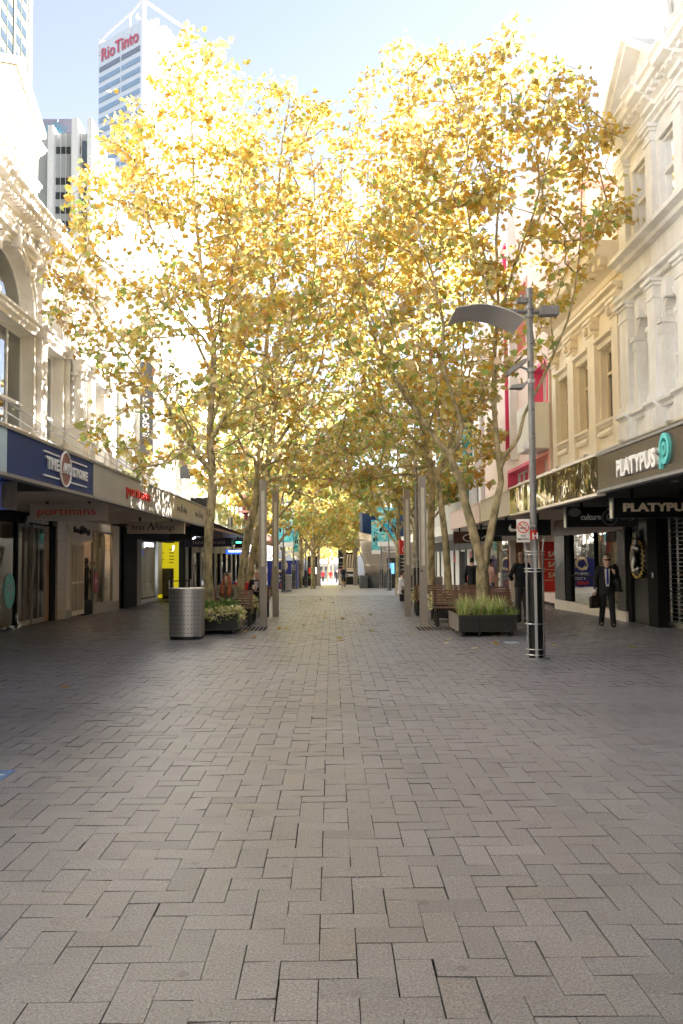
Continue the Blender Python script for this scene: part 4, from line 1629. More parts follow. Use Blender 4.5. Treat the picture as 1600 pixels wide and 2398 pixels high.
mb.build('oak_panel', 'oak', s)
mb = MB()
L.box(mb, 23.9, 24.3, -.3, .0, .02, 2.62)
mb.build('door_jamb', 'dark_wall', s)
mb = MB()
L.box(mb, 24.3, 25.12, -.3, .06, .0, 2.88)
mb.build('tiled_pier', 'stone_tile', s)
oval(s, 'left', 20.83, .95, .36, .42, .012, 'aqua_ink')
text('sticker_text', '30%', .30, (-7.675, 20.86, 1.0), 'left', 'pale_blue', s, .002, sx=.75)
text('sticker_text', 'OFF', .14, (-7.675, 20.9, .79), 'left', 'pale_blue', s, .002, sx=.8)
text('window_text', 'P', .5, (-7.68, 20.28, 1.05), 'left', 'sign_edge', s, .002, sx=.7)
text('window_text', 'A', .5, (-7.68, 20.2, .62), 'left', 'sign_edge', s, .002, sx=.7)
shop_lamps(s, 'left', (18, 19.4, 20.6, 22.2, 23.3), 2.84)
text('lettering', 'portmans', .34, (-7.66, 22.6, 2.74), 'left', 'steel', s, .05, sx=1.25, bold=.01)

s = thing('shopfront', 'cream walled lingerie shopfront with narrow glass doors and poster window', 'shopfront', (-7.7, 28, 0), 'shopfronts along the left footpath')
interior(s, 'left', 25.14, 31.5, 'interior_warm', depth=2.4, furn=False)
mb = MB()
L.box(mb, 25.14, 25.66, -.25, .02, .22, 2.88)
L.box(mb, 25.66, 28.02, -.25, .015, 2.26, 2.885)
L.box(mb, 28.02, 30.52, -.25, .005, 2.62, 2.883)
L.box(mb, 30.52, 31.48, -.25, .02, .22, 2.88)
mb.build('wall', 'cream_wall', s)
mb = MB()
L.box(mb, 25.14, 25.66, -.25, .03, -.03, .22)
mb.build('plinth', 'grey_wall', s)
mb = MB()
L.box(mb, 28.05, 31.48, -.25, .03, -.1, .22)
mb.build('plinth', 'grey_wall', s)
for i in range(2):
    u0 = 25.72 + i * .66
    d = mullion(s, 'left', [u0 + .03, u0 + .30, u0 + .60], .02, 2.2, 'cream_wall', .06, rails=[(u0 + .03, u0 + .60, .02, .16), (u0 + .03, u0 + .60, 2.1, 2.2), (u0 + .03, u0 + .60, .98, 1.03)], name='door')
    pane(d, 'left', u0 + .06, u0 + .57, .16, 2.1, -.01)
pm = mat('poster', (.30, .13, .07), .5, var=.9, scale=1.6)
mb = MB()
L.box(mb, 27.08, 28.0, -.35, -.30, .4, 2.2)
mb.build('poster', pm, s)
mb = MB()
L.box(mb, 27.08, 28.0, -.36, .01, -.05, .4)
mb.build('poster_plinth', 'dark_wall', s)
pane(s, 'left', 28.05, 30.5, .22, 2.62)
mullion(s, 'left', [28.06, 29.3, 30.48], .22, 2.62, 'taupe_metal', .04)
mb = MB()
for u, hgt in ((28.6, 1.7), (29.1, 1.75), (29.9, 1.65)):
    mb.ball((-8.2, u, hgt - .1), (.08, .08, .11))
    mb.loft([[(-8.2 + rx * math.cos(t), u + ry * math.sin(t), z) for t in [i * .7854 for i in range(8)]] for rx, ry, z in ((.06, .06, .3), (.09, .12, .8), (.1, .17, 1.0), (.08, .12, 1.15), (.1, .18, hgt - .35), (.04, .05, hgt - .2))])
mb.build('mannequin', 'interior_dark', s)
shop_lamps(s, 'left', (26.2, 28.3, 29.2, 30.1), 2.84, .7)
MB().box(-9.9, -9.85, 27.2, 31, .5, 2.4).build('back_panel', 'oak', s)
text('lettering', 'bras', .27, (-7.66, 26.15, 2.58), 'left', 'dark_ink', s, .03)
text('lettering', 'N', .38, (-7.66, 26.62, 2.58), 'left', 'dark_ink', s, .03, shear=.6)
text('lettering', 'things', .27, (-7.66, 27.25, 2.58), 'left', 'dark_ink', s, .03)
oval(s, 'left', 28.45, .95, .27, .36, .01, mat('berry', (.35, .03, .09), .5))
text('sticker_text', 'SALE', .17, (-7.68, 28.45, .98), 'left', 'cream_ink', s, .002, sx=.8)

s = thing('shopfront', 'black walled sports shopfront with bright yellow entrance panel and lit window screen', 'shopfront', (-7.8, 38, 0), 'shopfronts along the left footpath')
interior(s, 'left', 31.55, 43.4, 'interior_dark', depth=3.0, base=-.08, X=-7.8, furn=False)
mb = MB()
F8 = Fac(-7.8, 'left')
F8.box(mb, 31.5, 31.75, -1, .12, -.2, 2.9)
F8.box(mb, 32.1, 34.3, -.3, .14, -.2, 2.9)
F8.box(mb, 34.3, 48, -.3, .05, 2.5, 2.96)
F8.box(mb, 43.4, 45.8, -.4, .08, -.4, 2.5)
mb.build('wall', 'dark_wall', s)
for q in ((34.31, 35.1), (45.82, 46.6)):
    mb = MB()
    F8.box(mb, q[0], q[1], -.3, .13, -.4, 2.49)
    mb.build('grey_pier', 'grey_wall', s)
pane(s, 'left', 35.15, 38.6, .0, 2.46, .02, X=-7.8)
mullion(s, 'left', [35.16, 38.62], -.1, 2.48, 'steel', .07, X=-7.8, rails=[(35.16, 38.62, -.12, .03)], w0=-.02, w1=.10)
mb = MB()
F8.box(mb, 35.3, 36.3, -.5, -.45, .55, 2.15)
mb.build('window_screen', 'screen_white', s)
mb = MB()
F8.box(mb, 36.4, 38.4, -1.2, -1.1, .3, 2.1)
mb.build('display_wall', mat('display_mix', (.32, .36, .33), .6, var=.8, scale=2.5), s)
mb = MB()
F8.box(mb, 35.2, 38.6, -.06, -.02, 2.18, 2.46)
mb.build('sign_band', 'black_board', s)
text('lettering', 'JDSPORTS.COM', .26, (-7.80, 37.2, 2.31), 'left', 'sign_lit', s, .01, bold=.012)
ym = MB()
ym.box(-8.7, -7.55, 42.9, 42.98, 1.25, 2.55)
ym.box(-8.7, -8.35, 42.9, 42.98, -.2, 1.25)
ym.box(-7.78, -7.55, 42.9, 42.98, -.2, 1.25)
ym.build('yellow_panel', 'yellow_panel', s)
mb = MB()
mb.box(-8.35, -7.78, 42.91, 42.95, -.1, 1.25)
mb.build('doorway_poster', mat('poster_dark', (.13, .10, .03), .5, var=.9, scale=3), s)
mb = MB()
for r in range(5):
    for c in range(2):
        mb.box(-8.5 + c * .5, -8.35 + c * .5 + random.uniform(0, .1), 42.885, 42.9, 2.15 - r * .16, 2.19 - r * .16)
mb.build('price_list', 'dark_ink', s)
mb = MB()
mb.box(-9.6, -8.75, 42.6, 42.7, -.2, 1.3)
mb.build('display_board', mat('board_grey', (.28, .26, .20), .5, var=.6, scale=3), s)
text('lettering', 'JD', .3, (-7.68, 42.2, 2.25), 'left', 'sign_lit', s, .01, bold=.02, shear=.3)
for i, (bx, by) in enumerate(((-7.2, 38.6), (-7.4, 40.6), (-6.9, 42.6))):
    p = thing('queue_post', 'queue barrier post in front of the yellow entrance', 'barrier post', (bx, by, gz(by)), 'queue posts by the yellow entrance')
    p['label'] = ('steel queue post nearest the lit shop window', 'steel queue post in front of the yellow panel', 'steel queue post farthest along the black wall')[i]
    z = gz(by)
    MB().cyl(bx, by, z + .03, z + .96, .032, 12).build('post', 'steel', p)
    MB().cyl(bx, by, z, z + .03, .17, 20).build('base', 'bin_black', p)
for a, c in (((-7.2, 38.6), (-7.4, 40.6)), ((-7.4, 40.6), (-6.9, 42.6))):
    o = MB().tube([(a[0], a[1], gz(a[1]) + .9), ((a[0] + c[0]) / 2, (a[1] + c[1]) / 2, gz(40) + .87), (c[0], c[1], gz(c[1]) + .9)], .025, 4).build('queue_belt', 'bin_black')
    tag(o, 'black belt between the ' + ('first two' if a[1] < 39 else 'last two') + ' queue posts by the yellow entrance', 'belt', 'queue belts')

s = thing('shopfront', 'dim arcade shopfronts with purple and pink displays behind the left benches', 'shopfront', (-7.8, 55, -.4), 'shopfronts along the left footpath')
interior(s, 'left', 48, 80, 'interior_dark', depth=2, base=-.5, z1=2.5, X=-7.8, furn=False)
mb = MB()
for i in range(11):
    u = 48.2 + i * 3.1
    F8.box(mb, u - .3, u + .3, -.3, .1, -.9, 2.5)
F8.box(mb, 48, 80, -.2, .08, 2.1, 2.8)
mb.build('pier', 'charcoal', s)
shop_lamps(s, 'left', (49, 52, 55, 58, 61, 65), 2.45, .25, X=-7.8, r=.08)
cols = [(.30, .30, .36), (.12, .08, .24), (.45, .04, .16), (.35, .30, .22), (.05, .07, .25), (.4, .38, .35), (.1, .09, .08), (.30, .22, .12), (.4, .36, .3), (.3, .05, .05)]
for i in range(10):
    u = 48.6 + i * 3.1
    mb = MB()
    F8.box(mb, u, u + 2.3, -.5, -.4, -.5 + .1 * (i % 3), 1.9 - .2 * (i % 2))
    mb.build('display', mat('display_%s' % 'abcdefghij'[i], cols[i], .5, var=.8, scale=2.2), s)
pane(s, 'left', 48, 80, -.6, 2.1, -.02, X=-7.8)

# blade banners
for i, (y, z0, z1) in enumerate(((33.1, 5.7, 9.3), (42.0, 5.6, 9.2))):
    b = thing('blade_banner', 'black banner', 'banner', (-7.2, y, z1), 'black blade banners on the pale building')
    b['label'] = ('nearer black vertical banner with white sideways lettering on the pale building', 'farther black vertical banner half hidden behind the left trunk')[i]
    MB().box(-7.32, -6.82, y, y + .05, z0, z1).build('cloth', 'black_board', b)
    mb = MB()
    for z in (z0 + .05, z1 - .05): mb.tube([(-7.8, y + .025, z), (-6.82, y + .025, z)], .025, 6)
    mb.build('bracket', 'steel', b)
    text('lettering', 'JDSPORTS', .34, (-7.07, y - .012, z0 + 1.4), 'front', 'white_ink', b, .005, bold=.02, shear=.25, roll=rad(90))

# right row
R = Fac(7.6, 'right')
s = thing('shopfront', 'black tiled shopfront with roller shutter and silver letter balloon in a gold wreath', 'shopfront', (7.6, 18, 0), 'shopfronts along the right footpath')
mb = MB()
R.box(mb, -16, 12.5, -.6, 0, 0, 2.9)
R.box(mb, 20.15, 20.75, -.6, .02, 0, 2.9)
R.box(mb, 12.5, 20.15, -.6, -.3, 2.55, 2.9)
R.box(mb, 21.92, 22.16, -.6, .03, 0, 2.9)
mb.build('wall', 'dark_wall', s)
mb = MB()
R.box(mb, 20.76, 21.91, -.6, -.02, 0, 2.9)
mb.build('mirror_panel', 'black_tile', s)
mb = MB()
for i in range(25):
    z = .16 + i * .097
    R.box(mb, 12.5, 20.14, -.30, -.235, z, z + .014)
R.box(mb, 12.5, 20.14, -.32, -.22, .03, .13)
for u in (12.55, 14.4, 16.3, 18.2, 20.1): R.box(mb, u - .012, u + .012, -.29, -.25, .13, 2.56)
mb.build('roller_shutter', 'steel', s)
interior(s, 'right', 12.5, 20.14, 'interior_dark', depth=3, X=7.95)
pane(s, 'right', 12.5, 20.14, .1, 2.55, -.36)
mb = MB()
R.box(mb, 20.38, 20.48, .02, .03, 1.15, 1.27)
mb.build('switch_plate', 'steel', s)
mb = MB()
cc = (7.54, 21.42)
mb.tube([(cc[0], cc[1] - .02 - .19 * math.cos(a), 1.60 + .30 * math.sin(a)) for a in [rad(40 + i * 20) for i in range(15)]], [.04, .075] + [.085] * 11 + [.075, .04], 8)
mb.tube([(cc[0], cc[1] + .02, 1.95), (cc[0], cc[1] + .02, 2.12)], [.05, .10], 8)
for q in (-.10, 0, .10): mb.tube([(cc[0], cc[1] + .02 + q * .5, 2.10), (cc[0], cc[1] + .02 + q * 1.4, 2.36)], [.05, .012], 6)
mb.build('letter_balloon', 'steel', s, smooth=True)
mb = MB()
for q in (-1, 1):
    for i in range(22):
        a = rad(-88 + i * 7.4)
        u, z = cc[1] + q * .42 * math.cos(a), 1.60 + .47 * math.sin(a)
        mb.ball((cc[0] + .01 + .02 * (i % 2), u + q * .03 * (i % 2), z), (.02, .07, .03), n=8, k=5)
mb.build('gold_wreath', mat('gold_leaf', (.62, .42, .12), .3, metal=1, var=.2), s, smooth=True)

s = thing('shopfront', 'dark framed street wear shopfront with stone base behind the walking man', 'shopfront', (7.6, 25, 0), 'shopfronts along the right footpath')
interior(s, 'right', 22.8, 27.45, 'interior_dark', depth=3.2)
pane(s, 'right', 22.8, 27.4, .26, 2.40, -.02)
M['granite'] = mat('granite', (.040, .036, .036), .25, var=.3, scale=9)
for u0_, u1_ in ((22.17, 22.78), (27.98, 29.2)):
    mb = MB()
    R.box(mb, u0_, u1_, -.5, .08, .25, 2.35)
    mb.build('granite_pier', 'granite', s)
mb = MB()
R.box(mb, 27.42, 27.97, -.5, .05, .25, 2.35)
mb.build('dark_jamb', 'dark_wall', s)
mb = MB()
R.box(mb, 22.165, 29.22, -.4, .10, .0 - .08, .25)
mb.build('stone_base', 'cream_wall', s)
mb = MB()
R.box(mb, 22.165, 29.22, -.4, .12, 2.35, 2.60)
R.box(mb, 22.165, 29.22, -.4, .10, 2.605, 2.88)
mb.build('bulkhead', mat('copper_panel', (.17, .075, .045), .3, var=.15), s)
mullion(s, 'right', [22.8, 24.9, 27.4], .25, 2.35, 'bin_black', .06, rails=[(24.9, 27.4, 1.05, 1.10)])
shop_lamps(s, 'right', (23.4, 24.6, 25.8, 26.9), 2.84, 1.2)
mb = MB()
mb.box(8.6, 8.64, 23.4, 24.4, 1.0, 2.1)
mb.build('red_poster', 'red_board', s)
mb = MB()
mb.prism([(28.75, 1.45), (28.62, 1.30), (28.45, 1.52), (28.62, 1.38)], lambda A, B, D: (D, A, B), 7.50, 7.52)
mb.build('tick_mark', 'white_ink', s)

s = thing('sale_board', 'tall red sale board with cream capitals behind the lamp post', 'sign', (8.1, 31, 0))
MB().box(7.45, 8.6, 31, 31.06, .42, 2.22).build('board', 'red_board', s)
mb = MB()
for b_ in ((7.42, 7.46, .40, 2.24), (8.59, 8.63, .40, 2.24), (7.46, 8.59, .39, .425), (7.46, 8.59, 2.215, 2.25)):
    mb.box(b_[0], b_[1], 30.985, 31.07, b_[2], b_[3])
mb.build('frame', 'cream_ink', s)
for z in (1.76, 1.39, 1.01):
    text('lettering', 'SALE', .26, (8.02, 30.985, z), 'front', 'cream_ink', s, .004, bold=.012)
    MB().box(7.62, 8.42, 30.98, 30.999, z - .19, z - .165).build('small_text', 'cream_ink', s)

s = thing('shopfront', 'warm timber lined sportswear shopfront with glass corner behind the right benches', 'shopfront', (7.6, 36, 0), 'shopfronts along the right footpath')
for q in ((7.7, 9.6, 36.2), (8.2, 9.9, 34.2), (7.2, 7.6, 40.5)):
    MB().box(q[0], q[1], q[2], q[2] + .1, -.2, 2.78).build('timber_panel', 'oak', s)
interior(s, 'right', 29.3, 41.4, 'interior_warm', depth=3.4, base=-.15, X=7.75)
mb = MB()
for u, xx in ((33.2, 7.7), (35.6, 7.35), (38.2, 7.2), (41.3, 7.2)):
    mb.box(xx, xx + .22, u, u + .22, -.3, 2.8)
mb.box(7.1, 7.4, 33, 41.5, 2.35, 2.8)
mb.build('white_post', 'cream_wall', s)
shop_lamps(s, 'right', (31, 33, 35, 37.2, 39, 40.6), 2.82, .8, X=7.75, r=.08)
MB().add([(7.3, 35.8, -.1), (7.0, 39.6, -.1), (7.0, 39.6, 2.35), (7.3, 35.8, 2.35)], [(0, 1, 2, 3)]).build('pane', 'glass', s, fixn=False)
mb = MB()
mb.box(7.5, 8.0, 39.0, 39.4, -.2, .9)
mb.box(7.55, 8.5, 38.6, 38.64, 1.0, 2.1)
mb.build('display_board', mat('orange_board', (.65, .16, .03), .5, var=.5, scale=3), s)
mb = MB()
mb.box(7.15, 7.55, 36.9, 37.2, -.2, 1.0)
mb.box(7.2, 7.5, 37, 37.1, 1.0, 1.9)
mb.build('mannequin_stand', 'white_paint', s)

s = thing('shopfront', 'far right shopfronts with red sale bills and a black lattice screen behind the trunks', 'shopfront', (7.4, 50, -.3), 'shopfronts along the right footpath')
mb = MB()
F7 = Fac(7.2, 'right')
for i in range(9):
    F7.box(mb, 41.7 + i * 2.2, 42.0 + i * 2.2, -.2, .06, -.6, 2.6)
F7.box(mb, 41.6, 60, -.2, .05, 2.1, 2.7)
mb.build('pier', 'charcoal', s)
mb = MB()
F7.box(mb, 41.6, 60, -.6, -.5, -.6, 2.2)
mb.build('display', mat('far_display', (.24, .20, .15), .5, var=.9, scale=1.1), s)
pane(s, 'right', 41.6, 60, -.5, 2.1, -.02, X=7.2)
shop_lamps(s, 'right', (42.6, 44.8, 49, 51.4, 54), 2.2, .3, X=7.2, r=.08)
mb = MB()
F7.box(mb, 46.4, 48.4, .0, .05, -.6, 2.0)
mb.build('lattice_screen', 'bin_black', s)
mb = MB()
for u, z, h_ in ((44.2, 1.3, .7), (45.1, .0, .7), (43.2, .1, .6), (50.2, 1.4, .5)):
    F7.box(mb, u, u + .7, .03, .05, z, z + h_)
mb.build('sale_bill', 'red_board', s)


# ------------------------------------------------------------------ street furniture
def planter(label, x0, x1, y0, y1, z1=.42, z0=.10, seams=()):
    p = thing('planter', label, 'planter', ((x0 + x1) / 2, (y0 + y1) / 2, 0), 'planters between the benches')
    g = gz((y0 + y1) / 2)
    mb = MB()
    t = .03
    mb.box(x0, x1, y0, y0 + t, g + z0, g + z1)
    mb.box(x0, x1, y1 - t, y1, g + z0, g + z1)
    mb.box(x0 + .001, x0 + t, y0 + t, y1 - t, g + z0, g + z1, 1)
    mb.box(x1 - t, x1 - .001, y0 + t, y1 - t, g + z0, g + z1, 1)
    for s in seams: mb.box(s - .006, s + .006, y0 - .004, y0, g + z0, g + z1 - .03, 2)
    mb.box(x0 - .012, x1 + .012, y0 - .012, y0 + t, g + z1 + .001, g + z1 + .03)
    mb.box(x0 - .012, x1 + .012, y1 - t, y1 + .012, g + z1 + .001, g + z1 + .03)
    mb.box(x0 - .012, x0 + t, y0 + t, y1 - t, g + z1 + .001, g + z1 + .03, 1)
    mb.box(x1 - t, x1 + .012, y0 + t, y1 - t, g + z1 + .001, g + z1 + .03, 1)
    mb.build('box', ['charcoal_metal', 'planter_side', 'hole'], p)
    mb = MB()
    for row in range(9):
        z = g + z0 + .035 + row * (z1 - z0 - .07) / 8
        n = int((x1 - x0 - .08) / .042)
        for i in range(n):
            x = x0 + .045 + i * .042 + (.021 if row % 2 else 0)
            mb.add([(x - .011, y0 - .003, z), (x, y0 - .003, z - .013), (x + .011, y0 - .003, z), (x, y0 - .003, z + .013)], [(0, 1, 2, 3)])
    mb.build('perforation', 'hole', p, fixn=False)
    MB().box(x0 + t, x1 - t, y0 + t, y1 - t, g + z1 - .12, g + z1 - .06).build('soil', 'soil', p)
    for x in (x0 + .1, x1 - .1) + tuple(seams):
        for y in (y0 + .08, y1 - .08):
            mb = MB()
            mb.box(x - .03, x + .03, y - .03, y + .03, g + .05, g + z0)
            mb.tube([(x - .02, y, g + .035), (x + .02, y, g + .035)], .035, 10)
            mb.build('foot', 'charcoal', p)
    return p


LEAF = np.array([(0, 0), (.24, -.05), (.46, .12), (.36, .24), (.57, .50), (.33, .54), (.0, .98), (-.33, .54), (-.57, .50), (-.36, .24), (-.46, .12), (-.24, -.05)])


def leaves_mesh(name, pos, size, dirs, norms, cols, parent, m='leaf', simple=False):
    """one mesh of lobed leaves; pos, dirs, norms (n,3), size (n,), cols (n,3)"""
    n = len(pos)
    if simple:
        shp = np.array([(0, 0), (.42, .22), (.30, .62), (0, .95), (-.30, .62), (-.42, .22)])
        tris = [(0, 1, 2, 3), (0, 3, 4, 5)]
    else:
        shp = np.vstack([LEAF, [(0, .36)]])
        k = len(LEAF)
        tris = [(k, i, (i + 1) % k) for i in range(k)]
    d = dirs / np.linalg.norm(dirs, axis=1, keepdims=True)
    nr = norms - d * np.sum(norms * d, axis=1, keepdims=True)
    nr /= np.linalg.norm(nr, axis=1, keepdims=True) + 1e-9
    s = np.cross(d, nr)
    fold = RNG.uniform(-.1, .9, n)
    curl = RNG.uniform(-.35, .75, n)
    X = shp[:, 0][None, :] * size[:, None]
    Y = shp[:, 1][None, :] * size[:, None]
    Z = (np.abs(shp[:, 0])[None, :] * fold[:, None] - (shp[:, 1] ** 2)[None, :] * curl[:, None]) * size[:, None]
    V = pos[:, None, :] + X[..., None] * s[:, None, :] + Y[..., None] * d[:, None, :] + Z[..., None] * nr[:, None, :]
    k = len(shp)
    V = V.reshape(-1, 3)
    fl = len(tris[0])
    T = np.array(tris)
    Fc = (np.arange(n)[:, None, None] * k + T[None]).reshape(-1, fl)
    me = bpy.data.meshes.new(name)
    me.vertices.add(len(V))
    me.vertices.foreach_set('co', V.ravel())
    me.loops.add(Fc.size)
    me.loops.foreach_set('vertex_index', Fc.ravel().astype(np.int32))
    me.polygons.add(len(Fc))
    me.polygons.foreach_set('loop_start', np.arange(0, Fc.size, fl, dtype=np.int32))
    me.update(calc_edges=True)
    C = np.ones((n, k, 4))
    C[:, :, :3] = cols[:, None, :]
    a = me.attributes.new('Col', 'FLOAT_COLOR', 'POINT')
    a.data.foreach_set('color', C.ravel())
    me.materials.append(M[m])
    o = bpy.data.objects.new(name, me)
    COL.objects.link(o)
    if parent is not None:
        o.parent = parent
        o.matrix_parent_inverse = Matrix.Translation(-parent.location)
    return o


def grass_tuft(label, x, y, z, n, hgt, spread, group, warm=.5):
    t = thing('grass_tuft', label, 'plant', (x, y, z), group)
    vs, fs, cols = [], [], []
    for i in range(n):
        a = RNG.uniform(0, 6.283)
        r0 = RNG.uniform(0, .10)
        L = hgt * RNG.uniform(.6, 1.15)
        lean = spread * RNG.uniform(.15, 1.1)
        ca, sa = math.cos(a), math.sin(a)
        wd = RNG.uniform(.006, .011)
        b = len(vs)
        N = 5
        for k in range(N):
            q = k / (N - 1)
            rr = r0 + lean * q ** 1.8
            zz = L * (q - .38 * q ** 3 * lean / spread)
            ww = wd * (1 - q * .85)
            for sg in (-1, 1):
                vs.append((x + ca * rr - sa * ww * sg, y + sa * rr + ca * ww * sg, z + zz))
        for k in range(N - 1):
            fs.append((b + 2 * k, b + 2 * k + 1, b + 2 * k + 3, b + 2 * k + 2))
        c = np.array([.74, .72, .34]) if RNG.random() < warm else np.array([.28, .44, .11])
        if RNG.random() < .15: c = np.array([.12, .22, .05])
        c = c * RNG.uniform(.75, 1.2)
        cols += (list(c) + [1]) * (2 * N)
    me = bpy.data.meshes.new('blades')
    me.from_pydata(vs, [], fs)
    a = me.attributes.new('Col', 'FLOAT_COLOR', 'POINT')
    a.data.foreach_set('color', cols)
    me.materials.append(M['leaf_green'])
    o = bpy.data.objects.new('foliage', me)
    COL.objects.link(o)
    o.parent = t
    o.matrix_parent_inverse = Matrix.Translation(-t.location)


def shrub(label, x, y, z, r, h, n, pal, group, lsize=.07):
    t = thing('leafy_plant', label, 'plant', (x, y, z), group)
    p = RNG.normal(0, 1, (n, 3))
    p /= np.linalg.norm(p, axis=1, keepdims=True)
    rr = RNG.uniform(.35, 1, n) ** .6
    p[:, 2] = np.abs(p[:, 2])
    pos = np.array([x, y, z]) + p * rr[:, None] * np.array([r, r, h]) + RNG.normal(0, .03, (n, 3))
    d = p * .8 + RNG.normal(0, .45, (n, 3)) + np.array([0, -.1, -.15])
    nm = p + RNG.normal(0, .5, (n, 3)) + np.array([0, 0, .7])
    cols = np.array(pal)[RNG.integers(0, len(pal), n)] * RNG.uniform(.75, 1.2, (n, 1))
    leaves_mesh('foliage', pos, RNG.uniform(.7, 1.25, n) * lsize, d, nm, cols, t, 'leaf_green', True)
    mb = MB()
    for i in range(7):
        a = i * .9
        mb.tube([(x, y, z - .06), (x + r * .4 * math.cos(a), y + r * .4 * math.sin(a), z + h * .7)], [.008, .004], 4)
    mb.build('stem', 'wood_slat', t)


planter('long perforated charcoal planter of grass before the forked trunk', 2.66, 3.88, 18.25, 19.85, seams=(3.1,))
for i, (px_, py_, h_, n_) in enumerate(((2.85, 18.5, .44, 120), (3.1, 18.62, .52, 150), (3.38, 18.5, .5, 140), (3.62, 18.6, .5, 130), (3.80, 18.45, .30, 70), (2.95, 19.1, .55, 130), (3.35, 19.2, .55, 130), (3.68, 19.2, .5, 120), (2.9, 19.6, .5, 100), (3.55, 19.6, .5, 100))):
    grass_tuft('arching green and cream grass tuft in the long right hand planter', px_, py_, .36, n_, h_, .30, 'grass tufts in the right planter', warm=.6 if i != 4 else .1)
planter('perforated charcoal planter of cream edged leaves beside the steel bin', -3.15, -2.08, 19.25, 20.45)
CREAM = [(.80, .74, .46), (.72, .68, .34), (.82, .78, .56), (.30, .38, .10)]
GREEN = [(.10, .21, .05), (.17, .30, .08), (.13, .25, .06), (.28, .36, .12)]
for i, (sx_, sy_, pal, h_) in enumerate(((-3.0, 19.42, CREAM, .22), (-2.72, 19.38, CREAM, .20), (-2.42, 19.4, CREAM, .24), (-2.18, 19.42, CREAM, .24), (-2.2, 19.9, CREAM, .22))):
    shrub('cream and green variegated plant along the front of the left planter', sx_, sy_, .36, .22, h_, 240, pal, 'variegated plants in the left planter', .075)
for i, (sx_, sy_) in enumerate(((-2.95, 19.9), (-2.6, 19.8), (-2.35, 20.05))):
    shrub('plain green leafy plant at the back of the left planter', sx_, sy_, .36, .27, .36, 260, GREEN, 'green plants in the left planter', .10)
planter('small planter behind the left benches, half hidden by the light column', -2.75, -1.95, 22.5, 23.2)
planter('small planter of cream leaves behind the right front bench', 2.55, 3.4, 22.4, 23.2)
planter('small planter of cream leaves behind the second right bench', 2.5, 3.3, 26.4, 27.2)
for i, (sx_, sy_) in enumerate(((-2.1, 22.6), (-2.45, 22.7), (2.68, 22.55), (2.95, 22.6), (2.6, 26.55), (2.9, 26.6))):
    shrub('small cream leaved plant in the ' + ('left rear', 'left rear', 'right middle', 'right middle', 'right rear', 'right rear')[i] + ' planter', sx_, sy_, .36, .2, .42, 170, CREAM if i % 2 == 0 else CREAM + GREEN, 'cream plants in the rear planters', .09)


def bench(label, xc, y, wd, ang=0):
    b = thing('park_bench', label, 'bench', (xc, y, gz(y)), 'timber slat benches')
    g = gz(y)
    mb = MB()
    for i in range(7):
        mb.box(xc - wd / 2, xc + wd / 2, y + i * .062, y + i * .062 + .046, g + .435, g + .465)
    mb.build('seat', 'wood_slat', b, bevel=.006)
    mb = MB()
    for i in range(6):
        z = .50 + i * .064
        yy = y + .43 + i * .022
        mb.prism([(yy, z), (yy + .026, z + .004), (yy + .044, z + .05), (yy + .018, z + .048)], lambda A, B, D: (D, A, g + B), xc - wd / 2, xc + wd / 2)
    mb.build('backrest', 'wood_slat', b, bevel=.004)
    for x in (xc - wd / 2 + .07, xc, xc + wd / 2 - .07):
        mb = MB()
        mb.box(x - .035, x + .035, y + .02, y + .09, g, g + .435)
        mb.box(x - .035, x + .035, y + .36, y + .43, g, g + .435)
        mb.box(x - .03, x + .03, y + .02, y + .44, g + .38, g + .434)
        mb.prism([(y + .40, .40), (y + .47, .40), (y + .615, .87), (y + .585, .88)], lambda A, B, D: (D, A, g + B), x - .03, x + .03)
        mb.build('leg', 'charcoal', b)
    return b


bench('timber slat bench by the steel bin where the red haired woman sits', -2.93, 21.45, 1.9)
bench('timber slat bench behind the grass planter by the right light column', 3.46, 20.95, 1.95)
bench('timber slat bench further back on the left with the man holding a cup', -2.85, 25.1, 2.1)
bench('timber slat bench further back on the right behind the thin trunk', 3.4, 25.1, 1.95)
bench('timber slat bench behind the forked trunk turned towards the shops', 4.05, 22.9, 1.5)


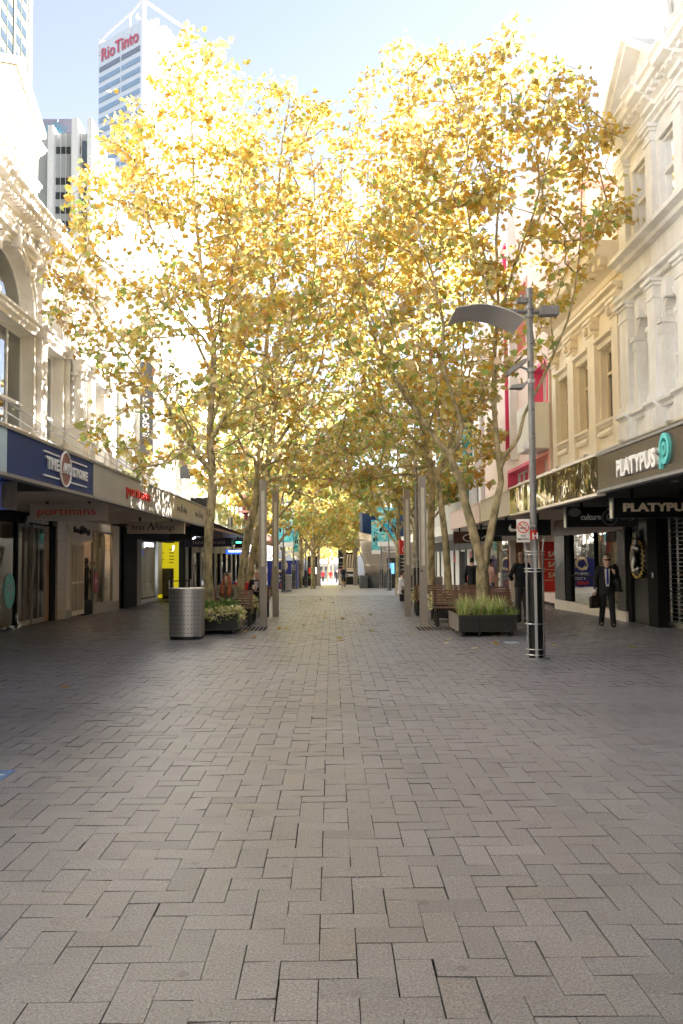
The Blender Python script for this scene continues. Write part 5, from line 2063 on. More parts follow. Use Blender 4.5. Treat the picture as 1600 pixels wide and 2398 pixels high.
def bin_():
    b = thing('litter_bin', 'stainless steel litter bin with rows of round holes beside the left planter', 'bin', (-3.05, 18.2, 0), 'steel litter bins')
    xc, yf, hw = -3.05, 18.10, .335
    arc = []
    for i in range(17):
        x = -hw + 2 * hw * i / 16
        arc.append((xc + x, yf + .10 * (x / hw) ** 2 - .06))
    foot = arc + [(xc + hw, yf + .52), (xc - hw, yf + .52)]
    mb = MB()
    n = len(foot)
    vs = [(x, y, .07) for x, y in foot] + [(x, y, 1.02) for x, y in foot]
    for i in range(n):
        j = (i + 1) % n
        mb.add([vs[i], vs[j], vs[n + j], vs[n + i]], [(0, 1, 2, 3)], 0 if i < 16 else 1)
    mb.add(vs[n:], [tuple(range(n))], 1)
    o = mb.build('shell', ['brushed', 'taupe_metal'], b)
    mb = MB()
    big = [(xc + (x - xc) * 1.03, yf + .2 + (y - yf - .2) * 1.03) for x, y in foot]
    mb.prism(big, lambda A, B, D: (A, B, D), 1.021, 1.065)
    mb.build('lid', 'bin_cap', b, bevel=.008)
    mb = MB()
    for r in range(10):
        for c in range(9):
            x = -hw + .055 + c * (2 * hw - .11) / 8
            y = yf + .10 * (x / hw) ** 2 - .0635
            z = .14 + r * .0915
            mb.add([(xc + x + .0105 * math.cos(a), y, z + .0105 * math.sin(a)) for a in [k * .785 for k in range(8)]], [tuple(range(8))])
    mb.build('perforation', 'hole', b, fixn=False)
    mb = MB()
    mb.prism([(xc + (x - xc) * .93, yf + .2 + (y - yf - .2) * .93) for x, y in foot], lambda A, B, D: (A, B, D), 0.0, .07)
    mb.build('base', 'charcoal', b)
    mb = MB()
    mb.tube([(xc - hw - .005, yf + .25, .62), (xc - hw - .04, yf + .25, .62)], .025, 10)
    mb.build('lock', 'bin_black', b)
    return b


b0 = bin_()
for loc, lab in (((-2.95, 56.6, gz(56.6)), 'steel litter bin far down the left side beside the black lamp base'), ((3.95, 33.5, gz(33.5)), 'steel litter bin behind the second right bench')):
    dup(b0, loc, None, lab)


def light_column(label, x, y, hgt):
    c = thing('light_column', label, 'light column', (x, y, gz(y)), 'square light columns')
    g = gz(y)
    hw = .088
    mb = MB()
    mb.box(x - hw, x + hw, y - hw, y + hw, g, g + 1.48)
    mb.box(x - hw, x + hw, y - hw, y + hw, g + 3.36, g + hgt)
    mb.box(x - hw, x - .042, y - hw, y + hw, g + 1.48, g + 3.36)
    mb.box(x + .042, x + hw, y - hw, y + hw, g + 1.48, g + 3.36)
    mb.box(x - .042, x + .042, y - .04, y + hw, g + 1.48, g + 3.36)
    mb.build('column', 'taupe_metal', c)
    mb = MB()
    mb.box(x - .041, x + .041, y - .075, y - .041, g + 1.482, g + 3.358)
    mb.build('diffuser', 'light_strip', c)
    return c


light_column('square light column at the front left beside the seated man', -1.70, 21.6, 3.64)
light_column('square light column at the back left, the second of its side', -1.65, 25.6, 3.66)
o_ = light_column('square light column at the front right by the slatted bench', 2.21, 20.95, 3.64)
mb = MB()
mb.tube([(2.17, 20.855, 1.35), (2.17, 20.862, 1.35)], .022, 12)
mb.build('socket', 'bin_black', o_)
light_column('square light column at the back right beside the red pylon', 2.18, 24.95, 3.66)


def lamp(label, x, y, fixture=True):
    l = thing('street_lamp', label, 'street lamp', (x, y, gz(y)), 'street lamps with caged bases')
    g = gz(y)
    mb = MB()
    mb.cyl(x, y, g, g + .02, .21, 28)
    mb.build('base_plate', 'galv', l)
    mb = MB()
    mb.cyl(x, y, g + .02, g + 1.46, .115, 28)
    mb.build('base_sleeve', 'charcoal', l, smooth=False)
    mb = MB()
    mb.cyl(x, y, g + 1.40, g + 6.14, .058, 20, r2=.050)
    mb.cyl(x, y, g + 5.95, g + 6.15, .056, 20)
    o = mb.build('pole', 'lamp_grey', l)
    for zz in (.07, .16, .57, 1.42, 1.47, 1.70, 1.75):
        mb = MB()
        mb.tube([(x + .162 * math.cos(a), y + .162 * math.sin(a), g + zz) for a in [k * 2 * math.pi / 28 for k in range(29)]], .008, 6, caps=False)
        mb.build('ring', 'steel', l)
    for k in range(6):
        a = rad(20 + 60 * k)
        ca, sa = math.cos(a), math.sin(a)
        mb = MB()
        for q0, q1, r0, r1 in ((.02, 1.72, .155, .155), (1.72, 1.98, .155, .185)):
            vs = []
            for z, r in ((q0, r0), (q1, r1)):
                ww = .022 if z < 1.9 else .004
                for s_, t_ in ((-1, 0), (1, 0), (1, 1), (-1, 1)):
                    rr = r - .007 * t_
                    vs.append((x + ca * rr - sa * ww * s_, y + sa * rr + ca * ww * s_, g + z))
            mb.add(vs, [(0, 1, 5, 4), (1, 2, 6, 5), (2, 3, 7, 6), (3, 0, 4, 7), (4, 5, 6, 7)])
        mb.build('cage_bar', 'galv', l)
    if not fixture: return l
    mb = MB()
    x0, x1, ya, yb = x - 1.30, x - .18, y - .46, y + .54
    N = 14
    def arc(i):
        q = i / N
        return x0 + (x1 - x0) * q, g + 5.66 + .03 * math.sin(q * 3.14) + .06 * (1 - (2 * q - .75) ** 2) - .22 * max(0, q - .35) ** 1.5
    for i in range(N):
        (xa, za), (xb, zb) = arc(i), arc(i + 1)
        mb.add([(xa, ya, za), (xb, ya, zb), (xb, yb, zb), (xa, yb, za), (xa, ya, za + .018), (xb, ya, zb + .018), (xb, yb, zb + .018), (xa, yb, za + .018)],
               [(0, 1, 2, 3), (4, 5, 6, 7), (0, 1, 5, 4), (2, 3, 7, 6)] + ([(0, 3, 7, 4)] if i == 0 else []) + ([(1, 2, 6, 5)] if i == N - 1 else []))
    mb.build('reflector', 'reflector', l)
    mb = MB()
    mb.tube([(x - .75, y, g + 5.80), (x - .30, y, g + 5.77), (x - .05, y, g + 5.75)], .035, 10)
    mb.tube([(x + .05, y, g + 5.75), (x + .16, y, g + 5.75)], .04, 10)
    for zz in (5.68, 5.82):
        mb.cyl(x, y, g + zz - .03, g + zz + .03, .075, 14)
    mb.build('arm', 'lamp_grey', l)
    mb = MB()
    mb.box(x + .16, x + .48, y - .09, y + .09, g + 5.68, g + 5.84)
    mb.build('floodlight_box', 'lamp_grey', l, bevel=.015)
    mb = MB()
    mb.box(x - .21, x - .05, y - .06, y + .06, g + 5.90, g + 5.98)
    mb.cyl(x - .13, y, g + 5.98, g + 6.04, .028, 10)
    mb.build('sensor_box', 'lamp_grey', l)
    mb = MB()
    mb.prism([(x - .42, 4.74), (x - .38, 4.70), (x - .12, 4.86), (x - .08, 4.93), (x - .13, 4.94)], lambda A, B, D: (A, D, g + B), y - .12, y + .12)
    mb.tube([(x - .2, y, g + 4.84), (x - .06, y, g + 4.78)], .02, 6)
    mb.cyl(x, y, g + 4.74, g + 4.80, .07, 12)
    mb.build('floodlight', 'galv', l)
    mb = MB()
    mb.prism([(x - .36, 4.46), (x - .14, 4.45), (x - .10, 4.50), (x - .15, 4.53), (x - .34, 4.50)], lambda A, B, D: (A, D, g + B), y - .1, y + .1)
    mb.tube([(x - .14, y, g + 4.5), (x - .05, y, g + 4.58)], .022, 6)
    mb.cyl(x, y, g + 4.55, g + 4.61, .07, 12)
    mb.build('floodlight', 'galv', l)
    mb = MB()
    mb.box(x - .15, x - .055, y - .04, y + .04, g + 3.45, g + 3.56)
    mb.build('junction_box', 'pale_wall', l)
    return l


l0 = lamp('tall grey street lamp with black caged base and curved reflector on the right', 3.34, 14.26)
mb = MB()
mb.cyl(3.34, 14.26, 1.94, 2.10, .0605, 20)
mb.build('red_band', 'red_board', l0)
text('band_letter', 'H', .14, (3.345, 14.196, 2.0), 'front', 'white_ink', l0, .004, bold=.01)
for k in range(7):
    mb = MB()
    z = (2.9, 3.25, 3.62, 3.7, 4.1, 5.2, 2.75)[k]
    mb.tube([(3.35, 14.20, z), (3.35, 14.215, z)], .011, 8)
    mb.build('bolt_hole', 'hole', l0)
for lab, x, y in (('grey street lamp with a black base carrying painted banners, left side', -3.1, 56), ('grey street lamp behind the left banner pair', -2.85, 65), ('grey street lamp carrying swan banners before the round kiosk', 3.7, 56), ('grey street lamp close before the round kiosk, farther from view', 3.72, 65),
                  ('grey street lamp half hidden behind the back right light column', 3.05, 31), ('slim grey street lamp far down the left side', -2.2, 74)):
    l = lamp(lab, x, y, y in (56,))
p = thing('no_smoking_sign', 'white no smoking plate with a red ring fixed to the lamp pole', 'sign', (3.13, 14.15, 2.1))
MB().box(3.03, 3.245, 14.14, 14.15, 1.90, 2.28).build('plate', 'white_ink', p, bevel=.003)
mb = MB()
mb.tube([(3.137 + .088 * math.cos(a), 14.136, 2.145 + .088 * math.sin(a)) for a in [k * math.pi / 16 for k in range(33)]], .0085, 6)
mb.tube([(3.137 - .062, 14.135, 2.145 + .062), (3.137 + .062, 14.135, 2.145 - .062)], .008, 6)
mb.build('red_ring', 'red_ink', p)
mb = MB()
mb.box(3.08, 3.175, 14.133, 14.139, 2.125, 2.14)
mb.box(3.18, 3.188, 14.133, 14.139, 2.125, 2.14)
mb.tube([(3.185, 14.136, 2.15), (3.19, 14.136, 2.17), (3.165, 14.136, 2.178), (3.16, 14.136, 2.195), (3.14, 14.136, 2.2), (3.145, 14.136, 2.215)], .004, 5)
mb.build('cigarette', 'dark_ink', p)
text('lettering', 'NO', .052, (3.137, 14.137, 2.005), 'front', 'dark_ink', p, .001, bold=.001)
text('lettering', 'SMOKING', .052, (3.137, 14.137, 1.95), 'front', 'dark_ink', p, .001, sx=.82, bold=.001)
MB().box(3.2, 3.34, 14.15, 14.2, 2.15, 2.19).build('clamp', 'steel', p)


# banners on the far lamps
def swan_banner(label, x0, x1, y, z0, z1, seed):
    b = thing('lamp_banner', label, 'banner', ((x0 + x1) / 2, y, z1), 'painted banners on the far lamps')
    rs = random.Random(seed)
    m, t, bb = newmat('banner_paint')
    tc = t.nodes.new('ShaderNodeTexCoord')
    n = t.nodes.new('ShaderNodeTexNoise')
    n.inputs['Scale'].default_value = 1.9
    n.inputs['Detail'].default_value = 3
    n.inputs['Distortion'].default_value = 1.2
    mp = t.nodes.new('ShaderNodeMapping')
    mp.inputs['Location'].default_value = (seed * 3.1, 0, seed)
    mp.inputs['Scale'].default_value = (1, 1, 1.6)
    cr = t.nodes.new('ShaderNodeValToRGB')
    e = cr.color_ramp.elements
    e[0].position, e[0].color = .30, (.02, .20, .42, 1)
    e[1].position, e[1].color = .78, (.62, .74, .70, 1)
    for pz, c in ((.42, (.04, .40, .52)), (.52, (.16, .58, .62)), (.60, (.40, .70, .72)), (.68, (.62, .60, .22))):
        x = e.new(pz)
        x.color = c + (1,)
    t.links.new(tc.outputs['Object'], mp.inputs[0])
    t.links.new(mp.outputs[0], n.inputs['Vector'])
    t.links.new(n.outputs[0], cr.inputs[0])
    t.links.new(cr.outputs[0], bb.inputs['Base Color'])
    w_ = x1 - x0
    h_ = z1 - z0
    MB().box(x0, x1, y, y + .02, z0 + h_ * .12, z1).build('cloth', m, b)
    MB().box(x0, x1, y, y + .02, z0, z0 + h_ * .118).build('lower_strip', 'white_ink', b)
    mb = MB()
    for q, s_ in ((.32, 1), (.68, -1)):
        cx, cz = x0 + w_ * q, z0 + h_ * .42
        mb.ball((cx, y - .012, cz), (w_ * .15, .008, h_ * .06), n=10, k=5)
        mb.tube([(cx + s_ * w_ * .06, y - .012, cz), (cx + s_ * w_ * .12, y - .012, cz + h_ * .09), (cx + s_ * w_ * .02, y - .012, cz + h_ * .17), (cx + s_ * w_ * .08, y - .012, cz + h_ * .22), (cx + s_ * w_ * .15, y - .012, cz + h_ * .18)], [w_ * .05, w_ * .04, w_ * .03, w_ * .03, w_ * .015], 6)
    for i in range(6):
        mb.ball((x0 + w_ * (.1 + .16 * i), y - .012, z0 + h_ * .30), (w_ * .03, .005, h_ * .014), n=6, k=4)
    mb.build('painted_swan', 'dark_ink', b)
    mb = MB()
    for i in range(3): mb.box(x0 + w_ * (.05 + .33 * i), x0 + w_ * (.27 + .33 * i), y - .006, y - .001, z0 + h_ * .16, z0 + h_ * .22)
    mb.build('painted_band', 'aqua_ink', b)
    return b


swan_banner('swan banner left of the lamp pole on the left side', -3.62, -3.14, 55.9, 2.45, 4.95, 1)
swan_banner('swan banner right of the lamp pole on the left side', -3.05, -2.45, 55.9, 2.45, 4.95, 2)
swan_banner('swan banner peeping out behind the nearer left pair', -2.80, -2.45, 64.9, 1.9, 4.4, 3)
swan_banner('swan banner left of the lamp pole by the round kiosk', 2.97, 3.66, 55.9, 2.45, 4.95, 4)
swan_banner('swan banner right of the lamp pole by the round kiosk', 3.74, 4.36, 55.9, 2.45, 4.95, 5)
swan_banner('lower swan banner set behind the right hand pair', 3.0, 3.66, 64.9, 2.0, 4.55, 6)

# floor sheet, grates
t = thing('floor_sticker', 'blue square floor sticker with pale round footprint mark at the left edge', 'sticker', (-2.75, 6.75, .003))
c = [(-2.50, 6.98), (-3.05, 6.98), (-3.05, 6.44), (-2.50, 6.44)]
MB().prism(c, lambda A, B, D: (A, B, D), .003, .0055).build('sheet', mat('sticker_blue', (.10, .22, .50), .5, var=.15, scale=20), t)
mb = MB()
mb.prism([(-2.80 + .13 * math.cos(a), 6.74 + .15 * math.sin(a)) for a in [k * .314 for k in range(20)]], lambda A, B, D: (A, B, D), .0056, .0065)
mb.build('round_mark', 'cream_wall', t)
mb = MB()
for i in range(4): mb.box(-2.64, -2.54, 6.5 + i * .1, 6.55 + i * .1, .0056, .0063)
mb.build('small_text', 'pale_blue', t)
for lab, gx, gy in (('slotted tree grate at the foot of the front left tree', -2.3, 20.75), ('slotted tree grate at the foot of the forked right tree', 2.75, 20.45)):
    t = thing('tree_grate', lab, 'grate', (gx, gy, 0), 'tree grates')
    mb = MB()
    for i in range(16):
        for j in range(3):
            mb.box(gx - .75 + i * .095, gx - .69 + i * .095, gy - .55 + j * .38, gy - .22 + j * .38, .0035, .006)
    mb.build('slot', 'hole', t)
t = thing('access_cover', 'blue and white square cover plate on the paving beside the lamp base', 'cover', (3.95, 17.0, .003))
MB().box(3.35, 3.62, 16.75, 17.1, .0035, .006).build('plate', 'pale_blue', t)

# ------------------------------------------------------------------ far street
t = thing('round_kiosk', 'round flaring metallic kiosk with blue inner screen and white oval lettering', 'kiosk', (4.6, 67, gz(67)))
g = gz(66)
kx, ky = 4.75, 68.2
mb = MB()
rings = []
N = 36
for z, r, dx in ((.95, 2.15, 0), (1.6, 2.18, -.03), (2.6, 2.3, -.06), (3.4, 2.42, -.1), (3.9, 2.5, -.12)):
    rings.append([(kx + dx + r * math.cos(a), ky + r * math.sin(a), g + z + (.45 * max(0, -math.cos(a)) ** 2 if z > 3.8 else 0)) for a in [2 * math.pi * i / N for i in range(N)]])
mb.loft(rings, closed=True)
mb.build('wall', mat('kiosk_metal', (.50, .43, .37), .38, metal=.5, var=.08, scale=.6), t, smooth=True)
mb = MB()
for z, r in ((1.75, 2.21), (2.75, 2.335)):
    mb.tube([(kx - .04 + r * math.cos(a), ky + r * math.sin(a), g + z) for a in [2 * math.pi * i / N for i in range(N + 1)]], .025, 5, caps=False)
mb.build('seam', 'steel', t)
mb = MB()
mb.loft([[(kx + r * math.cos(a), ky + r * math.sin(a), g + z) for a in [2 * math.pi * i / N for i in range(N)]] for z, r in ((-.1, 2.35), (.95, 2.30))])
mb.box(kx - 2.6, kx - 2.0, ky - 2.2, ky, g - .1, g + .95)
mb.build('base', mat('kiosk_base', (.10, .10, .105), .6, var=.15), t)
mb = MB()
mb.loft([[(kx - .1 + r * math.cos(a), ky + .05 + r * math.sin(a), g + z) for a in [rad(60 + i * 8) for i in range(19)]] for z, r in ((3.7, 2.42), (5.9, 2.45))], closed=False)
mb.build('screen', mat('screen_navy', (.012, .05, .16), .4, var=.1), t)
mb = MB()
mb.tube([(kx - .25 + .86 * math.cos(a), ky - 2.50, g + 3.05 + .30 * math.sin(a)) for a in [k * math.pi / 16 for k in range(33)]], .05, 6)
mb.build('oval', 'white_ink', t)
text('lettering', 'Carillon', .42, (kx - .25, ky - 2.52, g + 3.05), 'front', 'white_ink', t, .03, bold=.01)
mb = MB()
mb.box(kx - .55, kx + .35, ky - 2.4, ky - 2.25, g, g + 2.3)
mb.build('doorway', 'interior_dark', t)
MB().box(kx - .35, kx + .0, ky - 2.45, ky - 2.41, g + 1.1, g + 1.9).build('poster', 'screen_blue', t)
mb = MB()
mb.tube([(kx - 2.9, ky - 1.9, g + 3.6), (kx - 2.2, ky - 2.0, g + 1.9)], .05, 6)
mb.tube([(kx - 2.9, ky - 1.9, g + 3.6), (kx - 2.3, ky - 1.2, g + 3.7)], .05, 6)
mb.build('side_frame', 'steel', t)

t = thing('info_pylon', 'tall dark pylon with slanted red head and white information symbol', 'pylon', (3.05, 37, gz(37)))
g = gz(37)
mb = MB()
mb.box(2.90, 3.38, 37, 37.3, g, g + 1.98)
mb.build('body', 'charcoal', t)
mb = MB()
mb.prism([(2.90, 2.0), (3.38, 2.0), (3.38, 2.44), (2.90, 2.66)], lambda A, B, D: (A, D, g + B), 37, 37.3)
mb.build('head', 'red_board', t)
mb = MB()
mb.tube([(3.16 + .13 * math.cos(a), 36.99, g + 2.2 + .13 * math.sin(a)) for a in [k * math.pi / 12 for k in range(25)]], .014, 5)
mb.build('symbol_ring', 'white_ink', t)
text('lettering', 'i', .24, (3.16, 36.99, g + 2.2), 'front', 'white_ink', t, .004, bold=.01)
mb = MB()
for i in range(5):
    mb.box(2.95, 2.98, 36.985, 36.999, g + 1.2 + i * .15, g + 1.23 + i * .15)
    mb.box(3.03, 3.08, 36.985, 36.999, g + 1.18 + i * .15, g + 1.24 + i * .15)
    mb.box(3.13, 3.32, 36.985, 36.999, g + 1.21 + i * .15, g + 1.225 + i * .15)
mb.build('symbol_list', 'white_ink', t)

t = thing('hoarding', 'blue site hoarding with white and red lettering beneath the left banners', 'hoarding', (-4.0, 66, gz(66)))
g = gz(66)
MB().box(-4.9, -2.75, 66, 66.1, g, g + 2.15).build('panel', mat('hoard_blue', (.02, .03, .26), .5, var=.1), t)
MB().box(-2.74, -2.66, 66, 80, g - .2, g + 2.15).build('side_panel', mat('hoard_blue_side', (.02, .03, .26), .5, var=.1), t)
mb = MB()
mb.tube([(-3.85 + .42 * math.cos(a), 65.98, g + 1.75 + .42 * math.sin(a)) for a in [k * math.pi / 10 for k in range(21)]], .1, 6)
mb.build('round_emblem', 'cream_ink', t)
text('lettering', 'ATHLETE', .34, (-3.75, 65.98, g + .95), 'front', 'white_ink', t, .01, bold=.01)
text('lettering', 'FOOT', .30, (-3.6, 65.98, g + .62), 'front', 'white_ink', t, .01, bold=.01)
mb = MB()
for i in range(3): mb.box(-4.25 + i * .32, -4.02 + i * .32, 65.97, 65.99, g + .15, g + .42)
mb.build('red_mark', 'red_ink', t)
t = thing('scaffold_frame', 'white steel scaffold frame above the blue hoarding', 'scaffold', (-4, 68, 1.8))
mb = MB()
for x in (-4.9, -3.8, -2.75):
    mb.tube([(x, 68, g), (x, 68, g + 4)], .04, 6)
for a_, c_ in (((-4.9, 2.2), (-3.8, 3.6)), ((-3.8, 2.2), (-2.75, 3.6)), ((-3.8, 3.6), (-2.75, 2.2)), ((-4.9, 3.7), (-2.75, 3.7)), ((-4.9, 2.9), (-2.75, 2.9))):
    mb.tube([(a_[0], 67.95, g + a_[1]), (c_[0], 67.95, g + c_[1])], .035, 6)
mb.build('frame', 'white_paint', t)


def screen(label, x0, x1, y, h, cols, name='screen_kiosk', cat='kiosk'):
    g = gz(y)
    t = thing(name, label, cat, ((x0 + x1) / 2, y, g))
    MB().box(x0, x1, y, y + .25, g, g + h).build('case', 'black_board', t, bevel=.02)
    for i, (a, b_, c_, d, m) in enumerate(cols):
        MB().box(x0 + a * (x1 - x0), x0 + c_ * (x1 - x0), y - .02, y - .004, g + b_ * h, g + d * h).build('display', m, t)
    return t


screen('black advertising screen with a red and white picture under the left trees', -2.35, -1.4, 85, 2.9, ((.1, .4, .45, .62, 'red_ink'), (.45, .4, .92, .62, 'screen_white'), (.4, .12, .7, .34, 'grey_ink')))
screen('black menu board beside the far left lamp post', -3.35, -2.7, 76, 2.35, ((.1, .5, .7, .9, 'teal_paint'), (.2, .25, .8, .45, 'yellow_panel'), (.1, .1, .6, .22, 'dusty_red')), 'menu_board', 'board')
screen('tall dark directory pylon with an orange panel at the end of the street', .72, 1.35, 95, 3.9, ((.1, .02, .95, .35, 'sign_edge'), (.05, .36, .95, .44, 'coral_paint'), (.2, .5, .8, .52, 'grey_ink'), (.2, .6, .8, .62, 'grey_ink'), (.3, .74, .9, .77, 'white_ink')), 'directory_pylon', 'pylon')
t = screen('low black board with white capitals right of the far directory pylon', 1.4, 2.45, 93, 1.85, ((.15, .75, .9, .98, 'sign_edge'),), 'leasing_board', 'board')
text('lettering', 'CBRE', .36, (1.95, 92.97, gz(93) + 1.0), 'front', 'white_ink', t, .01, bold=.015)
t = thing('cafe_stand', 'dark cafe stand with pale slanted boards left of the round kiosk', 'stand', (2.2, 99, gz(99)))
g = gz(99)
mb = MB()
mb.box(1.3, 2.9, 99, 100, g, g + 3.6)
mb.build('case', 'black_board', t)
mb = MB()
for i in range(4): mb.prism([(1.6 + i * .3, 1.6), (1.8 + i * .3, 1.6), (1.95 + i * .3, 3.4), (1.75 + i * .3, 3.4)], lambda A, B, D: (A, D, g + B), 98.9, 98.98)
mb.build('slanted_board', 'sign_edge', t)
for lab, x, y in (('slim grey bollard column before the far cafe stand', 2.35, 86), ('slim grey column far down the left side by the screen', -1.25, 84)):
    g = gz(y)
    t = thing('slim_column', lab, 'column', (x, y, g), 'slim grey columns far down the street')
    mb = MB()
    mb.box(x - .2, x + .2, y - .2, y + .2, g, g + 1.6)
    mb.box(x - .12, x + .12, y - .12, y + .12, g + 1.6, g + 4.4)
    mb.build('column', 'taupe_metal', t)
for lab, x0, x1, y in (('low dark planter box by the advertising screen', -2.8, -1.7, 79), ('low dark planter box by the far right stand', 2.5, 3.3, 84)):
    planter(lab, x0, x1, y, y + .9, z1=.7)
    shrub('clipped green shrub in the ' + lab[4:], (x0 + x1) / 2, y + .4, gz(y) + .65, .5, .3, 200, GREEN, 'shrubs in the far planter boxes', .12)
t = thing('marquee', 'white marquee glimpsed behind the walkers at the end of the street', 'marquee', (0, 150, -2.1))
mb = MB()
mb.box(-4, 4, 150, 156, .4, .9)
mb.add([(-4, 150, .9), (4, 150, .9), (4, 156, .9), (-4, 156, .9), (0, 153, 2.2)], [(0, 1, 4), (1, 2, 4), (2, 3, 4), (3, 0, 4)])
for x in (-3.9, -1.3, 1.3, 3.9): mb.box(x - .08, x + .08, 150, 150.15, -2.3, .4)
mb.build('canopy', 'grey_wall', t)


# ------------------------------------------------------------------ trees
def inside(poly, P):
    x, y = P[:, 0], P[:, 1]
    r = np.zeros(len(P), bool)
    n = len(poly)
    for i in range(n):
        x0, y0 = poly[i]
        x1, y1 = poly[(i + 1) % n]
        c = ((y0 > y) != (y1 > y)) & (x < (x1 - x0) * (y - y0) / (y1 - y0 + 1e-9) + x0)
        r ^= c
    return r


def edge_dist(poly, P):
    d = np.full(len(P), 1e9)
    n = len(poly)
    for i in range(n):
        a, b = np.array(poly[i], float), np.array(poly[(i + 1) % n], float)
        ab = b - a
        t = np.clip(((P - a) @ ab) / (ab @ ab), 0, 1)
        d = np.minimum(d, np.linalg.norm(P - (a + t[:, None] * ab), axis=1))
    return d


def crown_points(poly, y, n, half, rng, edge=130, min_gap=.42, thin=None):
    """n points through the volume of a crown whose outline has the photograph's proportions"""
    poly = [tuple(p) for p in poly]
    xs = [p[0] for p in poly]
    ys = [p[1] for p in poly]
    out = []
    tries = 0
    while len(out) < n and tries < 60:
        tries += 1
        P = np.column_stack([rng.uniform(min(xs), max(xs), 600), rng.uniform(min(ys), max(ys), 600)])
        P = P[inside(poly, P)]
        if len(P) == 0: continue
        ed = edge_dist(poly, P)
        h = half * np.sqrt(np.clip(1 - (1 - np.minimum(ed / edge, 1)) ** 2, .03, 1))
        dy = rng.uniform(-1, 1, len(P)) * h
        for (px, py), dd in zip(P, dy):
            if thin and rng.random() < thin(px, py): continue
            p = np.array(at(px, py, y + dd))
            if p[2] < 2.3: continue
            if out and np.min(np.sum((np.array(out[-400:]) - p) ** 2, axis=1)) < min_gap ** 2 * rng.uniform(.3, 1.0): continue
            out.append(p)
            if len(out) >= n: break
    return np.array(out)


def resample(pts, rs, step=.28):
    op, orr = [Vector(pts[0])], [rs[0]]
    for i in range(len(pts) - 1):
        a, b = Vector(pts[i]), Vector(pts[i + 1])
        k = max(1, int((b - a).length / step))
        for j in range(1, k + 1):
            op.append(a.lerp(b, j / k))
            orr.append(rs[i] + (rs[i + 1] - rs[i]) * j / k)
    return op, orr


PAL = {'yellow': (.55, .385, .070), 'gold': (.53, .30, .048), 'olive': (.55, .50, .17), 'green': (.30, .41, .105), 'brown': (.47, .29, .15), 'tan': (.70, .59, .36)}
PK = list(PAL)
PV = np.array([PAL[k] for k in PK])


